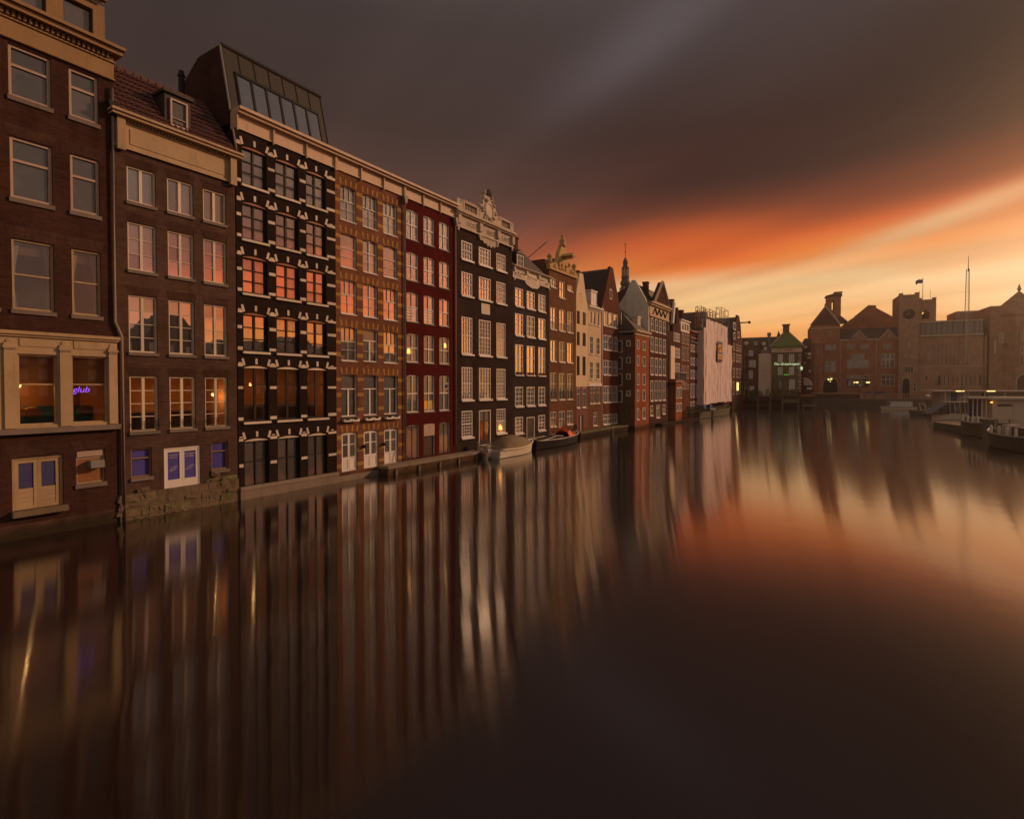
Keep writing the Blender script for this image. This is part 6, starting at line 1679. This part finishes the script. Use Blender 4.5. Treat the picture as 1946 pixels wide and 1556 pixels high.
# octagonal corner block
oc = bx(1945, 690, 3)
oe = bz(1900, 599, 0)
MB().lathe([(6.2, LAND - .3), (6.2, oe), (6.6, oe + .1), (6.6, oe + .6), (.2, bz(1942, 551, 4))], oc, 6.6, 8, math.pi / 8).build('octagon_tower', M['exbrick2'], ex)
MB().lathe([(.2, 0), (.5, .6), (.35, 1.0), (.05, 2.0)], oc, 6.6, 8).build('finial', M['sandst'], ex, (0, 0, bz(1942, 551, 4)))
exblock('right_wing', 'exbrick2', 1868.2, 2010, 640, 4.5, 16)
for (p0_, p1_, q0, q1) in ((1939, 1950, 630, 645), (1939, 1950, 660, 671), (1938, 1950, 673, 696), (1899, 1908, 632, 652), (1889, 1893, 646, 672)):
    o = exw(p0_, p1_, q0, q1, 2, 1, .1)
# windows of the exchange
exw(1567.5, 1588, 656, 666, 3)
for q in range(2): exw(1567 + q * 11.5, 1577 + q * 11.5, 686, 707, 1, 2, ft=.1)
exw(1575, 1580, 630, 638, 1)
for p0_, p1_ in ((1610, 1624), (1636, 1651), (1679.5, 1694)): exw(p0_, p1_, 655, 663.5, 2, 1, .5)
exw(1618, 1643, 673, 683, 3, 1, .5); exw(1610, 1651, 684, 700, 5, 1, .5, mt=.3); exw(1674.5, 1700, 672, 699, 3, 2, .5, mt=.3)
exw(1610, 1651, 713, 719.5, 5, 1, .5); exw(1610, 1651, 721, 735, 5, 1, .5, fr='iron'); exw(1674.5, 1700, 712, 733, 3, 2, .5)
exw(1719, 1736, 696, 709, 3, 1, -.3); exw(1719.5, 1723, 672, 680, 1, 1, -.3, ft=.2); exw(1732, 1736, 672, 680, 1, 1, -.3, ft=.2); exw(1726, 1729.5, 649, 659, 1, 1, -.3, ft=.2)
exw(1735, 1741.5, 728, 744, 1, 2, -.3); exw(1757, 1764, 713, 724, 1, 1, yl)
exw(1761, 1845, 654.5, 694, 10, 2, yl, fr='exbrick2', ft=.3, mt=.75); exw(1780, 1868, 711, 734, 10, 1, yl, fr='exbrick2', ft=.3, mt=.75)
for px in (1597, 1665, 1709.5): drainpipe(ex, [(bx(px, 690, .4), .35, zw), (bx(px, 690, .4), .35, LAND)], .09, 'sandst')
drainpipe(ex, [(bx(1872, 690, 1), .8, zl_), (bx(1872, 690, 1), .8, LAND)], .09, 'sandst')
block('string_course', M['sandst'], ex, a, b, yl - .08, yl - .002, bz(1750, 697, yl), bz(1750, 695.5, yl))
def archdoor(px0, px1, py0, y, name='arched_doorway', lit=False):
    a, b = bx(px0, 730, y), bx(px1, 730, y); r = (b - a) / 2; z1 = bz(px0, py0, y)
    pts = [(a, LAND), (b, LAND), (b, z1 - r)] + [((a + b) / 2 + r * math.cos(math.pi * k / 10), z1 - r + r * math.sin(math.pi * k / 10)) for k in range(1, 10)] + [(a, z1 - r)]
    o = MB().prism(pts, y - .06, y - .003).build(name, M['iron'], ex)
    m = MB()
    rim = [(a, LAND), (a, z1 - r)] + [((a + b) / 2 - r * math.cos(math.pi * k / 10), z1 - r + r * math.sin(math.pi * k / 10)) for k in range(1, 10)] + [(b, z1 - r), (b, LAND)]
    m.tube([(x, y - .1, z) for x, z in rim], .16, 5).build('door_arch', M['sandst'], o)
archdoor(1563.5, 1593, 717, 0); archdoor(1714, 1729.5, 718, -.3); archdoor(1931, 1962, 711, .75)
for (px, py, w_, h_, y, mt_) in ((1573, 720, 3.0, 2.2, -.2, 'tube'), (1578, 719, 3.2, 2.4, -.2, 'tube'), (1577, 724, 1.6, 1.4, -.2, 'tube'), (1626, 725.5, 5, 2.2, .1, 'tube'), (1622.5, 725.8, 1.8, 1.8, .1, 'tube'), (1646, 725.5, 6.5, 2.2, .1, 'tube'), (1588.5, 733, 3, 6.5, -.3, 'navy')):
    o = block('lit_sign', M[mt_], ex, bx(px, 725, y), bx(px + w_, 725, y), y - .25, y - .1, bz(px, py + h_, y), bz(px, py, y))

# ------------------------------------------------------------------ far quay with parapet and balustrade
p0 = at_depth(1541, 735, 156); QF = Frame((p0.x, p0.y), EA * .55)
ql = QF.hit(1800, 760)[0]
qw = thing('quay_wall', 'dark brick quay wall below the exchange building, solid parapet then balustrade', 'quay wall', QF.pt(0, 0), EA * .55)
zs_ = QF.hit(1600, 757)[1]
MB().box(0, ql + 40, 0, 8, -1.7, LAND).build('quay_face', M['quayd'], qw)
xb0 = QF.hit(1634, 750)[0]
MB().box(0, xb0, -.05, .35, LAND + .003, QF.hit(1600, 748)[1]).build('parapet', M['quayd'], qw)
block('coping', M['sandst'], qw, 0, xb0, -.12, .42, QF.hit(1600, 748)[1] + .003, QF.hit(1600, 748)[1] + .16)
block('pier', M['exbrick2'], qw, xb0, xb0 + .9, -.1, .5, .8, QF.hit(1636, 746.5)[1])
zb0, zb1 = LAND + .05, QF.hit(1700, 748)[1]
block('balustrade_base', M['exbrick2'], qw, xb0 + .902, ql, -.08, .35, LAND + .003, zb0 + .1); block('balustrade_rail', M['exbrick2'], qw, xb0 + .902, ql, -.1, .38, zb1 - .18, zb1)
bal = MB().lathe([(.10, 0), (.13, (zb1 - zb0) * .3), (.07, (zb1 - zb0) * .6), (.11, zb1 - zb0 - .28)], 0, 0, 6).mesh('baluster', M['exbrick2'])
nb = 46
for k in range(nb): link('baluster', bal, qw, (xb0 + 1.1 + (ql - xb0 - 1.3) * k / nb, .12, zb0 + .1))
MB().box(QF.hit(1575, 760)[0], QF.hit(1575, 760)[0] + .25, -.1, .0, -1, LAND).build('ladder', M['sandst'], qw)
# quay lamps, parked bikes / parasol shapes along the quay
def lamp(px, py, Y, hgt, label, head='bulbsoft'):
    p = at_depth(px, py, Y); o = thing('street_lamp', label, 'street lamp', (p.x, p.y, LAND), 0, 'lamps along the far quay')
    MB().lathe([(.16, 0), (.10, .5), (.06, .7), (.05, hgt)], 0, 0, 8).build('post', M['iron'], o)
    MB().lathe([(.05, 0), (.28, .25), (.32, .5), (.12, .7), (.02, .85)], 0, 0, 8).build('lantern', M[head], o, (0, 0, hgt))
lamp(1634, 722, 158, 3.2, 'iron lantern post before the exchange windows, left of the clock tower', 'whitish')
lamp(1760, 735, 155, 2.6, 'iron lantern post below the bell tower', 'whitish')
for k, (px, mt_, wid, lb) in enumerate(((1650, 'blueboat', 1.5, 'small blue covered stall on the quay, left of the two'), (1672, 'blueboat', 2.6, 'wider blue covered stall on the quay, right of the two'))):
    p = at_depth(px, 744, 157); o = thing('covered_stall', lb, 'stall', (p.x, p.y, LAND), EA, 'stalls on the quay')
    MB().prism([(-wid / 2, 1.2), (wid / 2, 1.2), (wid / 2 - .3, 1.9), (0, 2.1), (-wid / 2 + .2, 1.8)], -.8, .8).build('canopy', M[mt_], o)
    for sx in (-1, 1): block('leg', M['steel'], o, sx * wid * .45 - .04, sx * wid * .45 + .04, -.7, -.6, 0, 1.25)
    block('counter', M['sandst'], o, -wid * .4, wid * .4, -.5, .5, .0, .9)

# ================================================================== boats
def hull_mesh(L, B, F, mat, rise=.35, stern=.8, draft=.35, full=2.2, deck=None, flare=.9, dz=.06):
    N = 16; mb = MB(); secs = []
    for i in range(N + 1):
        t = i / N
        b = B / 2 * (1 - max(0, (t - .4) / .6) ** full) * (stern + (1 - stern) * min(1, t / .35))
        b = max(b, .02)
        z = F * (1 + rise * max(0, (t - .35) / .65) ** 2 + rise * .25 * max(0, (.35 - t) / .35) ** 2)
        x = L * t
        xk = L * (t if t < .7 else .7 + (t - .7) * .82)
        secs.append([(xk, 0, -draft), (xk, b * .6, -draft * .8), (xk + (x - xk) * .5, b * flare, .06), (x, b, z)])
    for s_ in (1, -1):
        i0 = len(mb.v)
        for sec in secs: mb.v += [(p[0], p[1] * s_, p[2]) for p in sec]
        for i in range(N):
            for k in range(3):
                a = i0 + i * 4 + k; q = (a, a + 4, a + 5, a + 1); mb.f.append(q if s_ < 0 else q[::-1])
    s0 = secs[0]
    mb.quad(*[(p[0], p[1], p[2]) for p in s0], *[(p[0], -p[1], p[2]) for p in s0[:0:-1]])
    i0 = len(mb.v)
    for sec in secs: p = sec[3]; mb.v += [(p[0], p[1], p[2] - dz), (p[0], -p[1], p[2] - dz)]
    for i in range(N): a = i0 + 2 * i; mb.f.append((a, a + 1, a + 3, a + 2))
    return mb, secs
def boat(name, label, L, B, F, mat, pos, heading, group=None, **kw):
    o = thing(name, label, 'boat', (pos.x, pos.y, 0), heading, group)
    mb, secs = hull_mesh(L, B, F, mat, **kw)
    hl = mb.build('hull', M[mat], o, smooth=False); fixn(hl.data)
    return o, secs
def gunwale(o, secs, r, mat, name='gunwale'):
    for s_ in (1, -1): MB().tube([(s[3][0], s[3][1] * s_, s[3][2] + .01) for s in secs], r, 6).build(name, M[mat], o, smooth=True)

# covered sloop by the tarred house
pA, pB = on_water(936, 874), on_water(985, 858)
hd = math.atan2((pB - pA).y, (pB - pA).x); 
o, secs = boat('sloop', 'ivory sloop with domed brown canvas cover moored at the tarred house', 6.6, 2.3, .62, 'boatwhite', pA + Vector((-.2, .9, 0)), ROW.a + .02, rise=.45, stern=.82)
gunwale(o, secs, .07, 'whitish')
mb = MB(); N = 12
ridge = []
for i in range(N + 1):
    t = .10 + .78 * i / N
    b = 1.08 * (1 - max(0, (t - .4) / .6) ** 2.2) * (.86 + .14 * min(1, t / .35)); hgt = .95 * math.sin(math.pi * (i / N) ** .85) ** .8
    for k in range(9):
        a = math.pi * k / 8
        mb.v.append((6.6 * t, b * math.cos(a), .62 + .25 * max(0, (t - .35) / .65) ** 2 + hgt * math.sin(a) ** .9 * (1 + .05 * math.sin(i * 2.2))))
for i in range(N):
    for k in range(8): a = i * 9 + k; mb.f.append((a, a + 9, a + 10, a + 1))
cv = mb.build('canvas_cover', M['canvas'], o, smooth=True); fixn(cv.data)
MB().tube([(.1, -.95, .72), (.25, -.6, .95), (.25, .6, .95), (.1, .95, .72)], .025, 5).build('stern_rail', M['steel'], o)
block('transom_board', M['boatgrey'], o, -.06, -.01, -.75, .75, -.1, .55)
MB().box(-.55, -.12, -.18, .18, .15, .78).box(-.4, -.25, -.06, .06, -.5, .15).build('outboard_motor', M['boatgrey'], o)
MB().tube([(6.25, -.35, .95), (6.45, -.1, 1.15), (6.45, .1, 1.15), (6.25, .35, .95)], .05, 5).build('bow_rail', M['whitish'], o)

# dark launch with orange tarpaulin
pA = on_water(1003, 857)
o, secs = boat('launch', 'black open launch with orange tarpaulin moored by the brown brick house', 9.6, 2.4, .75, 'hull', pA + Vector((.2, .8, 0)), ROW.a, rise=.28, stern=.6, full=3)
gunwale(o, secs, .06, 'boatgrey')
mb = MB(); 
for i in range(7):
    for k in range(5):
        x_ = 6.1 + 2.6 * i / 6; a = math.pi * k / 4
        mb.v.append((x_, .85 * (1 - .5 * (i / 6) ** 2) * math.cos(a), .72 + (.75 * math.exp(-((i - .8) / 1.0) ** 2) + .18) * math.sin(a) + .03 * ((i * k) % 3)))
for i in range(6):
    for k in range(4): a = i * 5 + k; mb.f.append((a, a + 5, a + 6, a + 1))
tp = mb.build('tarpaulin', M['orange'], o); fixn(tp.data)
for k in range(3): block('bench', M['wood'], o, 1.4 + 1.4 * k, 1.75 + 1.4 * k, -.9, .9, .70, .76)
MB().tube([(1, -.8, .8), (3.6, -.75, 1.0), (5.2, -.6, .85)], .05, 5).build('boat_pole', M['boatgrey'], o)
MB().tube([(4.4, 0, .7), (4.4, 0, 1.9)], .035, 5).build('short_mast', M['iron'], o); MB().tube([(4.4, .0, 1.6), (5.6, .0, 1.5)], .03, 5).build('boom', M['iron'], o)
MB().lathe([(.1, 0), (.1, .35)], 9.2, 0, 8).build('bollard', M['whitish'], o, (0, 0, .75))

# work barge below the wrapped scaffold
pA = on_water(1352, 797)
o, secs = boat('work_barge', 'flat olive work barge with blue containers below the wrapped scaffold', 26, 4.6, 1.05, 'hullolive', pA + Vector((-3, 1.6, 0)), ROW.a - .03, rise=.35, stern=.7, full=3.5, dz=.12)
gunwale(o, secs, .10, 'moss')
for k, (x_, w_) in enumerate(((6.5, 1.6), (10.5, 1.8))): 
    b_ = thing('storage_bin', ['smaller blue bin on the olive work barge, nearer the sign post', 'larger blue bin on the olive work barge, farther one'][k], 'bin', o.matrix_basis @ Vector((x_, .2, 1.0)), ROW.a, 'bins on the work barge')
    MB().prism([(-w_ / 2 + .15, 0), (w_ / 2 - .15, 0), (w_ / 2, 1.2), (-w_ / 2, 1.2)], -.9, .9).build('bin_body', M['blueboat'], b_); MB().box(-w_ / 2 - .05, w_ / 2 + .05, -.95, .95, 1.203, 1.28).build('bin_lid', M['navy'], b_)
for k, x_ in enumerate((8.2, 13.0)):
    b_ = thing('folded_parasol', ['dark folded parasol against the sheeting, left of the two', 'dark folded parasol against the sheeting, right of the two'][k], 'parasol', o.matrix_basis @ Vector((x_, 1.2, 1.0)), 0, 'folded parasols')
    MB().tube([(0, 0, 0), (0, 0, 2.7)], .04, 6).build('pole', M['iron'], b_); MB().lathe([(.05, 0), (.32, .15), (.25, .7), (.05, 1.5)], 0, 0, 8).build('folded_canopy', M['slate'], b_, (0, 0, 1.2))
for k in range(10): block('deck_plank', M['wood'], o, 14 + k * .9, 14.8 + k * .9, -1.3, 1.3, .96 + .06 * (k % 3), 1.10 + .06 * (k % 3))

# mooring ropes
def rope(name, label, p, q, sag=.25):
    pts = [p.lerp(q, k / 8) - Vector((0, 0, sag * 4 * (k / 8) * (1 - k / 8))) for k in range(9)]
    tag(MB().tube(pts, .022, 5).build(name, M['canvas']), label, 'rope', 'mooring ropes')
rope('mooring_rope', 'slack rope from the ivory sloop stern to the weedy post', on_water(936, 874) + Vector((0, .4, .65)), on_water(921, 880) + Vector((0, 0, .7)))
rope('mooring_rope', 'slack rope from the black launch to the brown house wall', on_water(1003, 857) + Vector((4.6, 8.3, .9)), ROW.pt(ROW.hit(1092, 815)[0], .3, 1.2))
# mooring posts
def post(px, py, top, label, r=.14, sign=False):
    p = on_water(px, py); o = thing('mooring_post', label, 'mooring post', (p.x, p.y, 0), 0, 'mooring posts in the canal')
    MB().lathe([(r, -1.9), (r, top - .05), (r * .7, top)], 0, 0, 10).build('timber', M['wood'], o)
    MB().lathe([(r + .02, .05), (r + .03, .3)], 0, 0, 10).build('weed_band', M['moss'], o)
    if sign: block('sign_board', M['white'], o, -.45, .45, -r - .06, -r - .01, top - .25, top + .12)
    return o
post(907, 871, 1.25, 'thick timber mooring post at the end of the brick ledge', .17)
post(921, 880, .75, 'short weedy mooring post beside the stern of the ivory sloop', .20)
post(1163, 830, .9, 'timber mooring post by the mossy ledge under the steep gable', .16)
post(1288, 801, .9, 'slim mooring post before the canal bay of the narrow house', .14)
post(1354, 800, 2.0, 'timber post carrying a small white board before the olive barge', .2, True)
post(1564, 774, 1.0, 'lone thin mooring post by the far dark quay wall', .14)

# ================================================================== right-hand landing stage
# small white tour boat
def tourboat(name, label, pos, hd, L, B, gl='glassr', hullm='boatwhite', F=.75, Hc=1.15, raked=.25):
    o, secs = boat(name, label, L, B, F, hullm, pos, hd, 'white canal boats', rise=.25, stern=.85, full=2.6)
    gunwale(o, secs, .06, 'boatgrey')
    x0, x1 = L * .12, L * .74; w0, w1 = B * .40, B * .33
    mb = MB(); mb.v += [(x0, -w0, F), (x1 + Hc * raked * 2.2, -w0, F), (x1, -w1, F + Hc), (x0 + .2, -w1, F + Hc), (x0, w0, F), (x1 + Hc * raked * 2.2, w0, F), (x1, w1, F + Hc), (x0 + .2, w1, F + Hc)]
    mb.f += [(0, 1, 2, 3), (5, 4, 7, 6), (1, 5, 6, 2), (4, 0, 3, 7), (3, 2, 6, 7)]
    cb = mb.build('cabin_glazing', M[gl], o)
    MB().box(x0, x1 + .1, -w1 - .08, w1 + .08, F + Hc, F + Hc + .10).build('cabin_roof', M['boatwhite'], o)
    n = max(4, int(L / 1.2))
    for k in range(n + 1):
        xx = x0 + .1 + (x1 - x0 - .1) * k / n
        for s_ in (-1, 1): MB().tube([(xx, s_ * (w0 + .01), F), (xx, s_ * (w1 + .02), F + Hc)], .05, 4).build('window_post', M['boatwhite'], o)
    return o
tourboat('tour_boat', 'small white cabin boat lying alone off the balustraded quay', on_water(1738, 779) , math.pi - .12, 7.6, 2.6)
tourboat('tour_boat', 'white canal cruiser with raked windscreen tied up at the landing stage', on_water(1842, 797) + Vector((3.0, 0, 0)), math.pi - .05, 9.2, 2.9, Hc=1.9, F=1.0, raked=.75)
tourboat('tour_boat', 'pale glazed tour boat moored behind the raked cruiser', on_water(1846, 785) + Vector((2.0, 0, 0)), math.pi - .05, 11.5, 3.2, hullm='boatgrey', Hc=1.6)
o, secs = boat('patrol_boat', 'olive open patrol boat with radar arch behind the white cruiser', 8.5, 2.8, .85, 'hullolive', on_water(1812, 790) + Vector((.5, 0, 0)), math.pi - .1, rise=.3)
gunwale(o, secs, .06, 'boatgrey')
MB().box(2.6, 4.6, -.8, .8, .8, 1.5).build('console', M['boatgrey'], o)
MB().tube([(5.6, -1.0, .8), (6.2, -.8, 2.3), (6.2, .8, 2.3), (5.6, 1.0, .8)], .12, 6).build('radar_arch', M['boatwhite'], o)
for k in range(4): MB().tube([(1.0 + k * .9, -1.1, .8), (1.0 + k * .9, -1.1, 1.7)], .03, 4).build('stanchion', M['steel'], o)
MB().tube([(1.0, -1.1, 1.7), (3.7, -1.1, 1.7)], .03, 4).build('guard_rail', M['steel'], o)
# dark flat boats nearest
for k, (px, py, L, B, lb) in enumerate(((1872, 834, 7.4, 2.6, 'dark steel workboat nearest the mast, stern towards the camera'), (1956, 864, 8.4, 2.7, 'dark steel workboat at the right edge, closest to the camera'))):
    o, secs = boat('workboat', lb, L, B, (1.55, 1.25)[k], 'hullolive', on_water(px, py) + Vector((1.2, .2, 0)), R((70, 71)[k]), 'dark workboats at the landing', rise=.25, stern=.9, full=3, dz=.35)
    gunwale(o, secs, .08, 'boatgrey')
    for q in range(4): MB().lathe([(.11, 0), (.13, .1), (.13, .85), (.05, .95)], 0, 0, 8).build('fender', M['boatwhite'], o, (L * (.2 + .17 * q), B * .36, (1.35, 1.05)[k]))
    MB().box(L * .15, L * .42, -.7, .5, .7, 2.0).build('engine_box', M['hullolive'], o); block('locker', M['boatgrey'], o, L * .5, L * .62, -.5, .5, .9, 2.1)
    MB().tube([(L * .9, 0, 1.1), (L * .9, 0, 2.6)], .05, 6).build('bow_post', M['steel'], o)
# floating landing deck, kiosk, cabin, mast
p0 = at_depth(1858, 735, 66); LF = Frame((p0.x, p0.y), R(-18))
ld = thing('landing_stage', 'low floating landing stage carrying the kiosk and the white ticket cabin', 'landing stage', LF.pt(0, 0), R(-18))
zd = .75
MB().box(-1.6, 26, -1.6, 8, -.6, zd).build('pontoon', M['hullolive'], ld)
for k in range(23): block('deck_plank', M['wood'], ld, -1.6 + k * 1.2 + .01, -1.6 + k * 1.2 + 1.19, -1.6, 8, zd + .002, zd + .06)
for k, x_ in enumerate((-1.4, -.6, .6, 2.5, 5.0, 7.5)):
    block('bollard_post', M['whitish' if k % 2 == 0 else 'wood'], ld, x_ - .07, x_ + .07, -1.5, -1.36, zd + .06, zd + 1.0)
MB().tube([(-1.5, -1.3, 1.55), (3.6, -1.3, 1.55)], .03, 5).build('hand_rail', M['steel'], ld)
def lf(px, py, off=0.0): return LF.hit(px, py, off)
kx0, kx1 = lf(1849, 770)[0], lf(1874, 770)[0]
kz0, kz1 = zd + .06, lf(1855, 757.5)[1]
kk = thing('ticket_kiosk', 'open-fronted kiosk with blue panels and flat white roof on the landing stage', 'kiosk', LF.pt(kx0, .0), R(-18))
W = kx1 - kx0
MB().box(0, W, .9, 1.1, kz0, kz1).build('blue_panel', M['blueboat'], kk)
for q in range(4): block('white_post', M['whitish'], kk, W * q / 3 - .05, W * q / 3 + .05, -.05, .05, kz0, kz1)
MB().tube([(W * .62, -.02, kz0 + 1.2), (W, -.02, kz0 + .5)], .04, 5).build('brace', M['whitish'], kk)
MB().box(-.7, W + .3, -.6, 1.6, kz1 + .003, kz1 + .22).build('flat_roof', M['whitish'], kk)
cx0 = lf(1886, 770)[0]
cb = thing('ticket_cabin', 'long white ticket cabin with vent grille at the right edge', 'cabin', LF.pt(cx0, .0), R(-18))
cz1 = lf(1890, 759)[1]
MB().box(0, 14, 0, 3.2, zd + .06, cz1).build('cabin_wall', M['panelcream'], cb)
MB().box(-.6, 14, -.5, 3.6, cz1 + .003, cz1 + .28).build('flat_roof', M['whitish'], cb)
for q in range(1, 7): block('wall_seam', M['sandst'], cb, q * 2 - .02, q * 2 + .02, -.02, -.002, zd + .1, cz1 - .45)
block('fascia', M['whitish'], cb, 0, 14, -.05, -.003, cz1 - .42, cz1 - .02)
for q in range(4): block('grille_slat', M['zinc'], cb, .5, 1.9, -.06, -.021, cz1 - .80 + q * .07, cz1 - .76 + q * .07)
MB().lathe([(.12, 0), (.12, .1), (.05, .14)], 0, 0, 8).build('wall_lamp', M['bulbsoft'], cb, (-.15, -.12, cz1 - .4))
MB().ball((lf(1851, 797)[0] - cx0, -1.45, zd + .95), .07, 1, 8, 5).build('lantern', M['bulb'], cb)
# second landing building further back
p0 = at_depth(1782, 735, 112); SF = Frame((p0.x, p0.y), R(-14))
sb = thing('boarding_pavilion', 'long blue and white boarding pavilion with lit roof lights beyond the boats', 'pavilion', SF.pt(0, 0), R(-14))
z0, z1 = .7, SF.hit(1800, 744)[1]
MB().box(-1, 40, -1, 6, -.5, z0).build('pontoon', M['hullolive'], sb)
MB().box(-1.2, 40, -.8, 5, z1, z1 + .28).build('flat_roof', M['whitish'], sb)
MB().box(1.0, 40, 1.2, 4.5, z0, z1).build('back_wall', M['boatgrey'], sb)
for k in range(9): block('white_post', M['whitish'], sb, 1.2 + k * 3.4, 1.36 + k * 3.4, -.2, -.04, z0 + .003, z1 - .003)
for px in (1813.5, 1872): 
    a, b = SF.hit(px, 755)[0], SF.hit(px + 10.5, 755)[0]
    block('blue_door', M['blueboat'], sb, a, b, 1.05, 1.195, z0 + .003, z1 - .3); block('roof_light', M['tube'], sb, a - .1, b + .3, -.95, -.82, z1 + .02, z1 + .16)
    MB().prism([(a - .1, z1 + .285), (b + .3, z1 + .285), (b - .2, z1 + .6), (a + .3, z1 + .6)], -.6, .6).build('light_hood', M['rustwood'], sb)
# globe lamp
p = at_depth(1762, 790, 104); o = thing('globe_lamp', 'white globe lamp on a thin post behind the patrol boat', 'lamp', (p.x, p.y, 0))
zgl = at_depth(1762, 754, 104).z
MB().tube([(0, 0, -1.8), (0, 0, zgl - .4)], .06, 6).build('post', M['iron'], o); MB().ball((0, 0, zgl), .42, 1, 14, 10).build('globe', M['white'], o, smooth=True); MB().lathe([(.42, 0), (.45, .1), (.42, .2)], 0, 0, 14).build('band', M['iron'], o, (0, 0, zgl - .1))
# lattice mast
mp = LF.pt(lf(1840, 790)[0], .6); o = thing('lattice_mast', 'tall slender lattice radio mast rising from the landing stage', 'mast', (mp.x, mp.y, zd + .06))
dY = mp.y; zt_ = at_depth(1839, 487, dY).z - zd; zm = at_depth(1839, 590, dY).z - zd; zlat = at_depth(1839, 512, dY).z - zd
legs = []
for k in range(3):
    a = 2 * math.pi * k / 3 + .3
    p0_ = Vector((.46 * math.cos(a), .46 * math.sin(a), 0)); p1_ = Vector((.17 * math.cos(a), .17 * math.sin(a), zlat))
    legs.append((p0_, p1_)); MB().tube([p0_, p1_], .035, 5).build('leg', M['steel'], o)
br = MB(); n = 26
for q in range(n):
    for k in range(3):
        f0, f1 = .40 + .60 * q / n, .40 + .60 * (q + 1) / n
        br.tube([legs[k][0].lerp(legs[k][1], f0), legs[(k + 1) % 3][0].lerp(legs[(k + 1) % 3][1], f1)], .014, 4)
br.build('bracing', M['steel'], o)['kind'] = 'stuff'
MB().tube([(0, 0, zlat - .3), (0, 0, zt_)], [.05, .02], 6).build('aerial', M['steel'], o)

# ================================================================== houses across the water (seen in the window reflections)
oppr = random.Random(11)
s_ = -55
k = 0
names = ['first', 'second', 'third', 'fourth', 'fifth', 'sixth', 'seventh', 'eighth', 'ninth', 'tenth', 'eleventh', 'twelfth', 'thirteenth', 'fourteenth', 'fifteenth', 'sixteenth', 'seventeenth', 'eighteenth', 'nineteenth', 'twentieth']
while s_ < 112 and k < 20:
    w_ = oppr.uniform(7, 12); hgt = oppr.uniform(12, 15.5); pk = hgt + oppr.uniform(1.5, 5)
    o = thing('bank_house', 'dark gabled house on the opposite bank, %s along the street' % names[k], 'house', ROW.pt(s_, -92), ROW.a, 'houses on the opposite bank')
    MB().box(0, w_ - .05, -10, 0, 1.9, hgt).build('wall', M['brick13'], o); MB().prism([(0, hgt + .003), (w_ - .05, hgt + .003), (w_ * .6, pk), (w_ * .4, pk)], -10, 0).build('roof', M['roof'], o)
    for q in range(3):
        for r_ in range(4): block('window', M['white'], o, w_ * (.15 + .27 * q), w_ * (.15 + .27 * q) + 1.2, .0, .06, 4 + r_ * 2.7, 5.8 + r_ * 2.7)
    s_ += w_; k += 1

# ================================================================== haze
hm = bpy.data.materials.new('haze'); hm.use_nodes = True; T = hm.node_tree; T.nodes.clear()
pv = T.nodes.new('ShaderNodeVolumePrincipled'); pv.inputs['Color'].default_value = (.90, .82, .72, 1); pv.inputs['Density'].default_value = .00048; pv.inputs['Anisotropy'].default_value = .83
mo = T.nodes.new('ShaderNodeOutputMaterial'); T.links.new(pv.outputs[0], mo.inputs['Volume'])
hz = MB().box(-126, 176, -116, 236, -4, 52).build('haze', hm); hz['kind'] = 'stuff'; fixn(hz.data)
